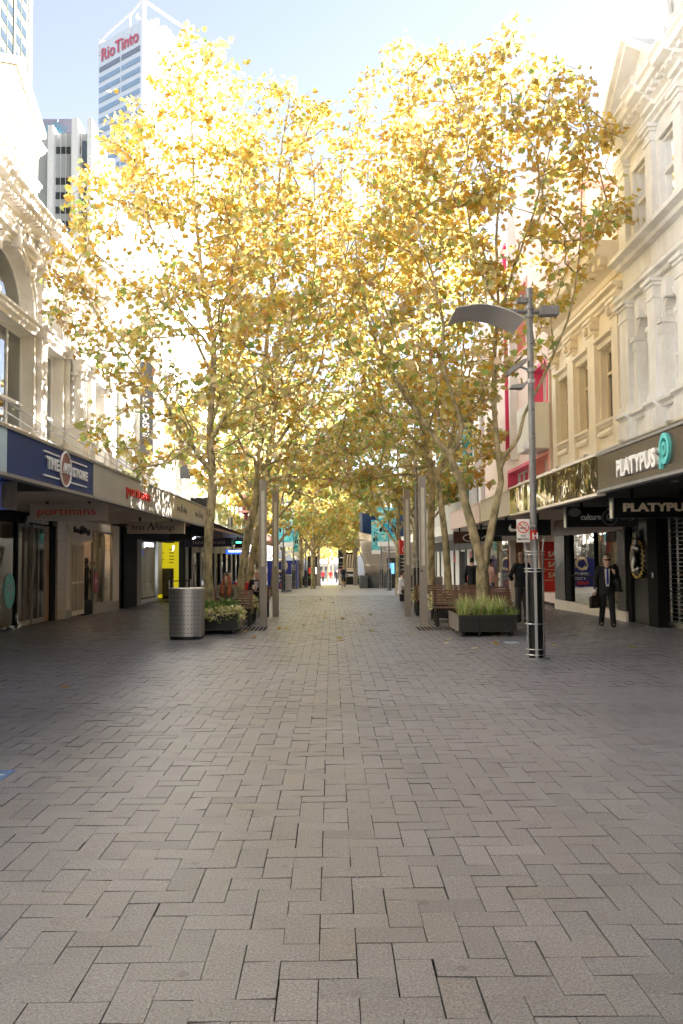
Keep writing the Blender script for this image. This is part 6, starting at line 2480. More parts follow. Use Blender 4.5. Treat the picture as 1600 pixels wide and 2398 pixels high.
def make_tree(name, label, base, limbs, targets, per, lsize, rng, weights, group, twig=.011, simple=False, zmix=None):
    """limbs: list of (points, radii), the first from the ground; targets: twig ends; leaves grow on the twigs"""
    root = thing(name, label, 'tree', base, group)
    pos, par, fix = [], [], []
    for li, (pts, rs) in enumerate(limbs):
        p, r = resample(pts, rs)
        if li == 0:
            prev = -1
            s = 0
        else:
            dd = [(Vector(q) - p[0]).length for q in pos]
            prev = int(np.argmin(dd))
            s = 1
        for k in range(s, len(p)):
            pos.append(np.array(p[k]))
            par.append(prev)
            fix.append(r[k])
            prev = len(pos) - 1
    nb = len(pos)
    arr = np.array(pos)
    order = np.argsort([np.min(np.linalg.norm(arr - t, axis=1)) for t in targets])
    tips = []
    buf = np.zeros((nb + len(targets) * 7 + 10, 3))
    buf[:nb] = arr
    cnt = nb
    heights = arr[:, 2]
    for ti in order:
        t = targets[ti]
        d = t - buf[:cnt]
        L = np.linalg.norm(d, axis=1)
        cost = L + .9 * np.clip(buf[:cnt, 2] - t[2] + .25 * L, 0, None) + (buf[:cnt, 2] < base[2] + 1.9) * 4.0
        j = int(np.argmin(cost))
        v = d[j]
        n = int(np.clip(L[j] / .34, 1, 6))
        bend = rng.normal(0, .09, 3) * L[j]
        bend[2] -= .07 * L[j]
        prev = j
        for k in range(1, n + 1):
            q = k / n
            buf[cnt] = buf[j] + v * q + bend * math.sin(math.pi * q)
            par.append(prev)
            fix.append(0)
            prev = cnt
            cnt += 1
        tips.append(prev)
    P = buf[:cnt]
    par = np.array(par)
    acc = np.zeros(cnt)
    kids = [[] for _ in range(cnt)]
    for i in range(cnt):
        if par[i] >= 0: kids[par[i]].append(i)
    e = 2.35
    for i in range(cnt - 1, -1, -1):
        if not kids[i]: acc[i] = twig ** e
        if par[i] >= 0: acc[par[i]] += acc[i] if i >= nb else 0
    R = np.maximum(acc ** (1 / e), np.array(fix))
    R[nb:] = np.minimum(R[nb:], .055)
    mb = MB()
    done = np.zeros(cnt, bool)
    starts = [0]
    while starts:
        s = starts.pop()
        ch = [s] if s == 0 else [par[s], s]
        rr = [R[s]] if s == 0 else [min(R[par[s]], R[s] * 1.25), R[s]]
        c = s
        while True:
            ks = sorted(kids[c], key=lambda q: -R[q])
            if not ks: break
            starts += ks[1:]
            c = ks[0]
            ch.append(c)
            rr.append(R[c])
        if len(ch) < 2: continue
        rr[-1] *= .5
        mx = max(rr)
        mb.tube([P[k] for k in ch], rr, 14 if mx > .07 else (7 if mx > .025 else 4), 0, caps=False)
    mb.build('trunk', 'bark', root, smooth=True, fixn=False)
    # leaves
    pp, dd_, nn = [], [], []
    for tip in tips:
        a = P[par[tip]] if par[tip] >= 0 else P[tip]
        b = P[tip]
        tw = b - a
        k = max(2, int(per * rng.uniform(.55, 1.5)))
        for _ in range(k):
            q = rng.uniform(-.3, 1.12)
            off = rng.normal(0, 1, 3)
            off /= np.linalg.norm(off)
            off[2] = off[2] * .7
            o = a + tw * q + off * rng.uniform(.06, .30)
            pp.append(o)
            dr = off + tw / (np.linalg.norm(tw) + 1e-6) * .5 + np.array([0, 0, -.35])
            dd_.append(dr)
            nn.append(np.array([0, 0, .45]) + rng.normal(0, .75, 3))
    pp, dd_, nn = np.array(pp), np.array(dd_), np.array(nn)
    n = len(pp)
    W = np.array([weights[k] for k in PK], float)
    cl = np.sin(pp[:, 0] * 1.7 + pp[:, 2] * 1.1) + np.sin(pp[:, 1] * 1.3 - pp[:, 2] * 1.9 + 1.2) + rng.normal(0, .9, n)
    lg = np.tile(np.log(W + 1e-6), (n, 1))
    lg[:, 3] += .55 * cl
    lg[:, 2] += .35 * cl
    lg[:, 0] -= .2 * cl
    lg[:, 4] -= .25 * cl
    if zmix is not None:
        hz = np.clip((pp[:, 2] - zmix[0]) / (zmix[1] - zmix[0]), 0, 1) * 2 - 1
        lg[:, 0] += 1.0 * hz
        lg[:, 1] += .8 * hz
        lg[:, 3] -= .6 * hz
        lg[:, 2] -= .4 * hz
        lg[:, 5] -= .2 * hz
    g = lg + rng.gumbel(0, 1, lg.shape)
    ci = np.argmax(g, axis=1)
    cols = PV[ci] * rng.uniform(.72, 1.22, (n, 1)) * (1 + rng.normal(0, .06, (n, 3)))
    cols = np.clip(cols, .01, .9)
    sz = lsize * rng.uniform(.62, 1.22, n)
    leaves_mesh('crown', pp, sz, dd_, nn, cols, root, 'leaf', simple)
    return root


def path(pts, y, dy=0):
    """limb from photograph pixels at depth y, drifting dy towards the tip"""
    n = len(pts)
    return [at(px, py, y + dy * i / max(1, n - 1)) for i, (px, py) in enumerate(pts)]


def lerp_r(n, a, b):
    return [a + (b - a) * (i / max(1, n - 1)) ** .8 for i in range(n)]


def limb(pts, y, r0, r1, dy=0):
    return (path(pts, y, dy), lerp_r(len(pts), r0, r1))


WN = dict(yellow=.33, gold=.12, olive=.25, green=.12, brown=.035, tan=.19)
r1 = np.random.default_rng(11)
# front left tree
bl = at(493, 1474, 20.4)
limbs = [([Vector((bl.x, 20.4, -.05))] + path([(490, 1400), (486, 1330), (490, 1230), (499, 1140), (494, 1062), (492, 1000), (499, 885), (501, 800), (486, 715), (470, 620), (458, 500), (452, 350), (446, 220), (440, 110), (439, 50)], 20.4),
          [.145, .118, .110, .104, .100, .092, .078, .075, .066, .058, .05, .042, .034, .026, .016, .008])]
limbs += [limb([(496, 1110), (470, 1075), (453, 1046), (434, 1024), (405, 979), (386, 938), (364, 906), (332, 874), (300, 833), (250, 770), (200, 690)], 20.4, .07, .012, -1.2),
          limb([(453, 1046), (440, 1000), (421, 975), (380, 971), (340, 967), (300, 962), (240, 985)], 20.2, .035, .008, -.8),
          limb([(405, 979), (370, 985), (320, 1050), (270, 1050)], 20.0, .022, .007, -.5),
          limb([(494, 1030), (530, 970), (571, 935), (619, 897), (676, 830), (730, 740)], 20.3, .05, .010, 1.0),
          limb([(496, 990), (515, 930), (560, 840), (600, 700), (620, 560)], 20.6, .05, .012, 1.6),
          limb([(499, 885), (460, 800), (410, 700), (360, 560), (330, 420)], 20.4, .045, .010, 1.2),
          limb([(501, 800), (530, 700), (560, 560), (565, 400), (560, 260)], 20.4, .045, .010, -1.3),
          limb([(486, 715), (420, 600), (370, 450), (345, 330)], 20.4, .035, .008, -1.5),
          limb([(458, 500), (500, 400), (530, 280), (530, 180)], 20.4, .03, .008, .6),
          limb([(501, 820), (430, 740), (330, 680), (230, 600), (170, 580)], 20.4, .04, .008, -.5)]
PL1 = [(440, 25), (470, 55), (500, 60), (545, 115), (570, 190), (600, 260), (650, 400), (720, 560), (765, 700), (750, 830), (720, 940), (690, 1000), (610, 1010), (560, 1060), (470, 1100), (420, 1060), (345, 1165), (300, 1160), (215, 1060), (180, 990), (235, 900), (150, 765), (105, 700), (95, 640), (150, 540), (185, 400), (240, 340), (262, 225), (330, 215), (370, 150), (425, 110)]
def thin1(px, py):
    t = .0
    if px < 330 and py > 560: t = .42
    if py > 960: t = max(t, .5)
    if py > 760: t = max(t, .35)
    if 200 < px < 420 and 520 < py < 900: t = max(t, .25)
    return t
T = crown_points(PL1, 20.4, 560, 3.0, r1, thin=thin1)
make_tree('plane_tree', 'front left plane tree with straight trunk behind the bin planter, yellow and olive leaves', (bl.x, 20.4, 0), limbs, T, 15.5, .147, r1, WN, 'plane trees lining the street', zmix=(4, 11))

# front right forked tree
br_ = at(1131, 1470, 20.3)
limbs = [([Vector((br_.x, 20.3, -.05))] + path([(1131, 1400), (1130, 1345), (1128, 1320), (1106, 1235), (1090, 1180), (1083, 1140), (1066, 1100), (1051, 1063), (1024, 1031), (988, 982), (957, 937), (918, 877), (897, 842), (872, 780), (840, 640), (828, 520)], 20.3),
          [.19, .165, .15, .115, .105, .098, .092, .086, .08, .068, .062, .056, .048, .042, .034, .022, .010])]
limbs += [limb([(1131, 1335), (1146, 1263), (1157, 1210), (1168, 1155), (1174, 1128), (1167, 1067), (1158, 968), (1157, 898), (1159, 810), (1164, 758), (1167, 705), (1162, 560), (1172, 400), (1175, 260), (1165, 130)], 20.3, .108, .014, .4),
          limb([(1165, 1091), (1185, 1063), (1202, 1045), (1216, 1021), (1227, 975), (1241, 944), (1266, 898), (1297, 830), (1330, 750), (1346, 680), (1357, 600), (1361, 500), (1365, 400), (1378, 300)], 20.2, .062, .008, -.3),
          limb([(1051, 1063), (1069, 1045), (1081, 1003), (1076, 968), (1062, 937), (1048, 895), (1037, 846), (1039, 758), (1027, 705), (1013, 642), (985, 560), (968, 440), (960, 300), (955, 180)], 20.3, .075, .010, -.6),
          limb([(1024, 700), (1000, 660), (960, 590), (900, 560), (850, 500)], 20.1, .03, .008, -.7),
          limb([(897, 842), (890, 789), (866, 737), (820, 700), (790, 660)], 20.3, .03, .008, -.5),
          limb([(988, 982), (930, 975), (880, 950), (830, 900)], 20.3, .03, .008, 1.0),
          limb([(1060, 1000), (1110, 960), (1150, 880), (1200, 790)], 20.3, .026, .008, -1.0),
          limb([(1157, 898), (1190, 880), (1230, 850), (1270, 760), (1290, 640)], 20.4, .032, .008, .8),
          limb([(1164, 758), (1200, 640), (1250, 500), (1290, 340), (1295, 200)], 20.4, .042, .008, -.8),
          limb([(1164, 720), (1110, 600), (1090, 450), (1100, 250), (1090, 130)], 20.4, .042, .008, 1.0),
          limb([(1297, 830), (1290, 740), (1330, 620), (1420, 520), (1450, 440)], 20.2, .022, .006, -.5)]
PR1 = [(1160, 38), (1230, 60), (1290, 125), (1340, 140), (1385, 205), (1400, 250), (1468, 300), (1475, 340), (1440, 380), (1405, 430), (1500, 430), (1490, 490), (1440, 570), (1370, 620), (1340, 700), (1290, 800), (1270, 880), (1190, 900), (1100, 960), (1040, 960), (960, 1010), (900, 1000), (850, 920), (790, 840), (780, 700), (840, 540), (900, 420), (935, 250), (970, 130), (1040, 110), (1080, 120)]
def thin2(px, py):
    t = 0
    if px > 1200 and py > 560: t = .5
    if px > 1390 and py > 380: t = .35
    if py > 860: t = max(t, .5)
    if py > 700: t = max(t, .35)
    return t
T = crown_points(PR1, 20.3, 580, 3.0, r1, thin=thin2)
make_tree('plane_tree', 'forked front right plane tree rising from behind the grass planter', (br_.x, 20.3, 0), limbs, T, 15.5, .147, r1, WN, 'plane trees lining the street', zmix=(4, 11))

# second left tree (leaning) and third left
b2 = at(561, 1386, 23.6)
limbs = [([Vector((b2.x - .05, 23.6, -.05))] + path([(562, 1386), (570, 1329), (580, 1254), (589, 1217), (598, 1180), (601, 1150), (604, 1107), (610, 1040), (615, 940), (625, 800), (640, 640), (650, 480), (662, 330), (685, 200)], 23.6),
          [.14, .118, .112, .105, .10, .096, .092, .085, .075, .065, .06, .05, .04, .028, .012]),
         limb([(604, 1107), (597, 1072), (577, 1062), (540, 1000), (520, 880), (520, 700), (540, 500), (560, 350)], 23.6, .07, .010, -.6),
         limb([(603, 1115), (619, 1091), (650, 1040), (700, 960), (750, 860), (780, 700), (800, 500), (800, 350)], 23.6, .08, .010, .8),
         limb([(610, 1040), (660, 920), (720, 780), (740, 600), (735, 400)], 23.6, .055, .010, -.9),
         limb([(619, 1091), (680, 1070), (740, 1040), (790, 990)], 23.6, .03, .008, -.8)]
PL2 = [(685, 160), (712, 200), (730, 250), (795, 225), (830, 330), (815, 560), (850, 700), (850, 850), (800, 940), (790, 1050), (700, 1100), (620, 1090), (545, 1120), (510, 1060), (480, 800), (480, 500), (540, 300), (610, 185)]
T = crown_points(PL2, 23.8, 470, 3.0, r1, thin=lambda px, py: .5 if py > 980 else (.3 if py > 750 else 0))
make_tree('plane_tree', 'second left plane tree with leaning trunk behind the red haired woman', (b2.x, 23.6, 0), limbs, T, 12, .147, r1, WN, 'plane trees lining the street', zmix=(4, 11))

b3 = at(1053, 1386, 23.6)
limbs = [([Vector((b3.x, 23.6, -.05))] + path([(1052, 1384), (1048, 1330), (1044, 1272), (1034, 1186), (1027, 1143), (1022, 1118), (1000, 1060), (985, 980), (975, 880), (960, 700), (945, 500), (935, 330), (940, 200)], 23.6),
          [.125, .10, .095, .09, .085, .08, .075, .075, .065, .055, .045, .035, .024, .010]),
         limb([(1022, 1118), (1040, 1090), (1060, 1020), (1075, 930), (1090, 760), (1095, 560), (1080, 380)], 23.6, .07, .010, .8),
         limb([(1000, 1060), (950, 1010), (900, 960), (860, 880), (830, 760), (810, 600)], 23.6, .055, .010, -.8),
         limb([(1015, 1100), (960, 1090), (900, 1100), (840, 1080), (790, 1040)], 23.6, .035, .008, -.5),
         limb([(985, 980), (930, 860), (890, 700), (870, 500), (880, 320)], 23.6, .045, .010, 1.0)]
PR2 = [(955, 85), (1010, 110), (1030, 160), (1080, 300), (1110, 560), (1110, 800), (1090, 960), (1000, 1060), (900, 1120), (830, 1110), (770, 1050), (750, 900), (750, 700), (785, 430), (800, 330), (850, 180), (890, 150), (920, 95)]
T = crown_points(PR2, 23.8, 450, 3.0, r1, thin=lambda px, py: .5 if py > 980 else (.3 if py > 750 else 0))
make_tree('plane_tree', 'second right plane tree, thin trunk just left of the forked tree', (b3.x, 23.6, 0), limbs, T, 12, .147, r1, WN, 'plane trees lining the street', zmix=(4, 11))

# third pair
b4 = at(583, 1400, 27.5)
limbs = [([Vector((b4.x, 27.5, -.1))] + path([(585, 1363), (592, 1299), (601, 1254), (609, 1215), (618, 1160), (628, 1100), (640, 1000), (650, 860), (660, 700), (670, 500)], 27.5),
          [.13, .112, .108, .10, .095, .09, .08, .085, .065, .045, .015]),
         limb([(628, 1100), (680, 1040), (740, 980), (790, 880)], 27.5, .07, .010, 1),
         limb([(624, 1120), (700, 1115), (780, 1125), (850, 1130)], 27.5, .04, .008, -.4),
         limb([(640, 1000), (600, 900), (570, 760), (560, 600)], 27.5, .06, .010, -1)]
PL3 = [(660, 380), (760, 420), (830, 600), (860, 850), (870, 1060), (840, 1150), (720, 1170), (640, 1160), (560, 1130), (530, 950), (520, 700), (560, 480)]
T = crown_points(PL3, 27.6, 360, 3.0, r1)
make_tree('plane_tree', 'third left plane tree, trunk hidden partly by the front left light column', (b4.x, 27.5, 0), limbs, T, 9, .150, r1, WN, 'plane trees lining the street', zmix=(3, 10))
b5 = at(1011, 1400, 27.5)
limbs = [([Vector((b5.x, 27.5, -.1))] + path([(1011, 1375), (1009, 1243), (1012, 1143), (1005, 1100), (990, 1020), (985, 900), (980, 750), (975, 560)], 27.5),
          [.14, .125, .115, .105, .092, .09, .07, .05, .015]),
         limb([(1005, 1100), (960, 1060), (900, 1010), (850, 920)], 27.5, .07, .010, 1),
         limb([(1010, 1130), (1040, 1080), (1080, 980), (1110, 820), (1120, 650)], 27.5, .08, .010, .5),
         limb([(1008, 1115), (940, 1110), (880, 1120), (820, 1135)], 27.5, .04, .008, -.5)]
PR3 = [(980, 420), (1080, 470), (1170, 620), (1190, 800), (1150, 960), (1060, 1040), (1010, 1110), (930, 1160), (850, 1165), (790, 1110), (790, 900), (830, 650), (890, 470)]
T = crown_points(PR3, 27.6, 340, 3.0, r1)
make_tree('plane_tree', 'third right plane tree, stout trunk beside the front right light column', (b5.x, 27.5, 0), limbs, T, 9, .150, r1, WN, 'plane trees lining the street', zmix=(3, 10))


def far_tree(label, x, y, h, rw, seed, zlow):
    rng = np.random.default_rng(seed)
    g = gz(y)
    n = 230
    p = rng.normal(0, 1, (n * 2, 3))
    p /= np.linalg.norm(p, axis=1, keepdims=True)
    p *= rng.uniform(.35, 1, (n * 2, 1)) ** .5
    zc, zh = g + (h + zlow) / 2, (h - zlow) / 2
    p = p * np.array([rw, rw, zh]) * (1 + .15 * np.sin(p[:, [2]] * 5 + seed)) + np.array([x, y, zc])
    p = p[p[:, 2] > g + zlow * .92][:n]
    lean = rng.uniform(-.4, .4)
    limbs = [([Vector((x, y, g - .1)), Vector((x + lean * .3, y, g + 1.6)), Vector((x + lean * .6, y, g + 3.2)), Vector((x + lean, y, g + 5.5)), Vector((x + lean, y, g + h * .85))], [.17, .14, .12, .08, .015])]
    for q in range(4):
        a = q * 1.6 + rng.uniform(0, 1)
        limbs.append(([Vector((x + lean * .5, y, g + 2.6 + .4 * q)), Vector((x + math.cos(a) * rw * .35, y + math.sin(a) * rw * .35, g + 4.2 + .5 * q)), Vector((x + math.cos(a) * rw * .7, y + math.sin(a) * rw * .7, g + 6 + .6 * q))], [.07, .045, .012]))
    return make_tree('plane_tree', label, (x, y, g), limbs, p, 15, .26, rng, dict(yellow=.34, gold=.10, olive=.28, green=.2, brown=.02, tan=.08), 'plane trees lining the street', simple=True, twig=.012)


far_a = far_tree('plane tree spreading over the street behind the left banners', -3.0, 36, 11.0, 4.0, 21, 3.4)
far_b = far_tree('plane tree spreading over the street behind the right light columns', 3.5, 36, 10.5, 3.9, 22, 3.5)
far_c = far_tree('plane tree over the left footpath beyond the grey bin', -3.1, 46, 10.5, 4.2, 23, 3.3)
spots = [(far_b, -2.6, 72, .3, 'plane tree with visible trunk beside the black advertising screen'), (far_a, 3.6, 47, 2.1, 'plane tree on the right before the round kiosk'),
         (far_c, 1.2, 84, 1.1, 'plane tree hanging low over the middle of the far street, left of the kiosk'), (far_b, -3.3, 60, 4.0, 'plane tree leaning over the blue hoarding'),
         (far_c, 3.8, 78, 5.0, 'plane tree behind the round kiosk'), (far_a, -3.2, 94, 3.1, 'plane tree far down the left side past the screen'),
         (far_b, 2.8, 98, 1.9, 'plane tree over the far cafe stand'), (far_c, -2.6, 112, 2.6, 'plane tree over the distant walkers on the left'),
         (far_a, 2.9, 120, .9, 'plane tree over the distant walkers on the right'), (far_c, -2.9, 140, 4.4, 'last plane tree on the left before the white marquee'), (far_b, 3.2, 145, 5.4, 'last plane tree on the right before the white marquee')]
spots += [(far_a, -1.4, 66, 3.7, 'plane tree reaching over the middle of the street behind the left banners'), (far_b, 1.6, 104, 2.9, 'plane tree filling the middle of the far street'), (far_c, -.6, 128, .4, 'plane tree arching over the farthest walkers'), (far_a, -1.8, 82, 5.2, 'plane tree with crown over the black advertising screen')]
spots += [(far_b, -1.5, 160, .7, 'plane tree behind the white marquee on the left'), (far_a, 2.2, 168, 1.9, 'plane tree behind the white marquee on the right'), (far_c, .3, 182, 3.3, 'farthest plane tree closing the view down the street')]
spots += [(far_a, -3.2, -.2, .5, 'unseen plane tree added behind the viewpoint on the left to shade the paving'), (far_b, 3.4, -.2, 1.5, 'unseen plane tree added behind the viewpoint on the right to shade the paving'), (far_b, .2, -4.6, 4.4, 'unseen plane tree added just behind the viewpoint to shade the paving'), (far_c, -3.2, -9, 2.5, 'unseen plane tree added well behind the viewpoint on the left to shade the paving'), (far_a, 3.3, -9, 3.5, 'unseen plane tree added well behind the viewpoint on the right to shade the paving')]  # unseen trees added behind the camera to darken the near paving
for src, x, y, rz, lab in spots:
    o_ = dup(src, (x, y, gz(y)), rz, lab)
    if y > 60: o_.scale = (1.15, 1.15, 1.0)
    if y < 0: o_.scale = (1.35, 1.35, 1.25)

# fallen leaves
for i in range(64):
    if i < 9:
        x, y = (((800, 1498), (793, 1503), (683, 1508), (967, 1484), (1158, 1492), (150, 1609), (392, 1490), (1477, 1518), (715, 1465))[i])
        v = at(x, y, 10) - EYE
        p = EYE + v * (-1.65 / v.z)
        x, y = p.x, p.y
    else:
        x, y = ((RNG.uniform(-2.5, 3), RNG.uniform(17, 40)) if i % 3 == 0 else ((RNG.normal(-2.5, .7), RNG.normal(20.3, 1.6)) if i % 3 == 1 else (RNG.normal(3.0, .8), RNG.normal(19.6, 1.8))))
    t = thing('fallen_leaf', 'small fallen yellow brown leaf lying on the paving', 'leaf', (x, y, gz(y)), 'fallen leaves on the paving')
    leaves_mesh('blade', np.array([[x, y, gz(y) + .02]]), np.array([.13]), RNG.normal(0, 1, (1, 3)) * np.array([1, 1, .05]), np.array([[.1, .1, 1.0]]), np.array([PAL[('yellow', 'brown', 'tan', 'olive')[i % 4]]]), t)


# ------------------------------------------------------------------ people
M['skin'] = mat('skin', (.56, .35, .26), .5, var=.06, scale=14)
M['skin_dark'] = mat('skin_dark', (.22, .125, .085), .5, var=.06, scale=14)
M['navy_cloth'] = mat('navy_cloth', (.007, .008, .014), .85, var=.25, scale=30)
M['black_cloth'] = mat('black_cloth', (.006, .0056, .006), .8, var=.25, scale=30)
M['grey_cloth'] = mat('grey_cloth', (.040, .037, .037), .85, var=.2, scale=30)
M['khaki_cloth'] = mat('khaki_cloth', (.19, .165, .115), .9, var=.2, scale=30)
M['pink_cloth'] = mat('pink_cloth', (.58, .33, .28), .85, var=.12, scale=20)
M['jean_cloth'] = mat('jean_cloth', (.10, .14, .22), .85, var=.2, scale=30)
M['red_cloth'] = mat('red_cloth', (.50, .03, .04), .8, var=.15, scale=20)
M['blue_cloth'] = mat('blue_cloth', (.05, .11, .25), .8, var=.15, scale=20)
M['shirt_cloth'] = mat('shirt_cloth', (.58, .56, .60), .8, var=.05, scale=20)
M['lilac_cloth'] = mat('lilac_cloth', (.50, .44, .56), .8, var=.06, scale=20)
M['tie_cloth'] = mat('tie_cloth', (.02, .04, .22), .6, var=.15, scale=30)
M['leather'] = mat('leather', (.030, .018, .013), .35, var=.25, scale=12)
M['shoe_black'] = mat('shoe_black', (.012, .011, .01), .25)
M['hair_red'] = mat('hair_red', (.28, .075, .022), .5, var=.45, scale=10, stretch=(8, 8, 1))
M['hair_grey'] = mat('hair_grey', (.38, .34, .30), .6, var=.3, scale=25)
M['hair_dark'] = mat('hair_dark', (.016, .012, .010), .5, var=.4, scale=20)


def cap(mb, a, b, r0, r1, n=10):
    a, b = Vector(a), Vector(b)
    d = (b - a).normalized() if (b - a).length > 1e-5 else Vector((0, 0, 1))
    pts, rs = [], []
    for t in (-.97, -.75, -.4): pts.append(a + d * r0 * t); rs.append(r0 * math.sqrt(1 - t * t))
    pts += [a, a.lerp(b, .5), b]
    rs += [r0, (r0 + r1) / 2, r1]
    for t in (.4, .75, .97): pts.append(b + d * r1 * t); rs.append(r1 * math.sqrt(1 - t * t))
    mb.tube(pts, rs, n)


def ell(mb, rings, yaw=0):
    """rings: (centre, rx, ry) stacked ellipses, turned by yaw about z"""
    c, s = math.cos(yaw), math.sin(yaw)
    out = []
    for (cx, cy, cz), rx, ry in rings:
        out.append([(cx + rx * math.cos(t) * c - ry * math.sin(t) * s, cy + rx * math.cos(t) * s + ry * math.sin(t) * c, cz) for t in [2 * math.pi * i / 16 for i in range(16)]])
    mb.loft(out)


STAND = dict(head=(0, -.01, 1.63), neck=(0, .01, 1.48), chest=(0, .01, 1.30), waist=(0, .01, 1.06), pelvis=(0, .01, .93),
             shL=(-.165, .015, 1.42), shR=(.165, .015, 1.42), elL=(-.235, .04, 1.13), elR=(.235, .04, 1.13), wrL=(-.245, -.02, .88), wrR=(.245, -.02, .88),
             hiL=(-.09, .01, .92), hiR=(.09, .01, .92), knL=(-.10, -.01, .50), knR=(.10, -.01, .50), anL=(-.10, .03, .085), anR=(.10, .03, .085))


def hand(mb, wr, d, side, curl=.5, r=1.0):
    """palm, four fingers and a thumb; d is the way the hand points"""
    wr, d = Vector(wr), Vector(d).normalized()
    s = d.cross(Vector((0, 1, 0)))
    s = s.normalized() if s.length > .1 else Vector((1, 0, 0))
    s = Vector((0, -1, 0)) if abs(d.z) > .6 else s
    n = d.cross(s).normalized() * side
    cap(mb, wr, wr + d * .05, .026 * r, .034 * r, 8)
    palm = wr + d * .085
    cap(mb, wr + d * .04, palm, .034 * r, .036 * r, 8)
    for k, L in enumerate((.066, .076, .072, .056)):
        o = palm + s * (-.030 + .020 * k)
        k1 = o + d * L * .5 + n * curl * .012
        k2 = k1 + (d * (1 - curl * .7) + n * curl).normalized() * L * .55
        cap(mb, o, k1, .0105 * r, .0095 * r, 6)
        cap(mb, k1, k2, .0095 * r, .008 * r, 6)
    th = wr + d * .035 - s * .030
    t1 = th + (d * .7 - s * .6 + n * .3).normalized() * .04
    cap(mb, th, t1, .014 * r, .012 * r, 6)
    cap(mb, t1, t1 + (d + n * .5).normalized() * .03, .011 * r, .009 * r, 6)


def live(o, vox, smooth=4):
    m = o.modifiers.new('remesh', 'REMESH')
    m.mode = 'VOXEL'
    m.voxel_size = vox
    m.use_smooth_shade = True
    s = o.modifiers.new('smooth', 'SMOOTH')
    s.factor = .5
    s.iterations = smooth
    return o


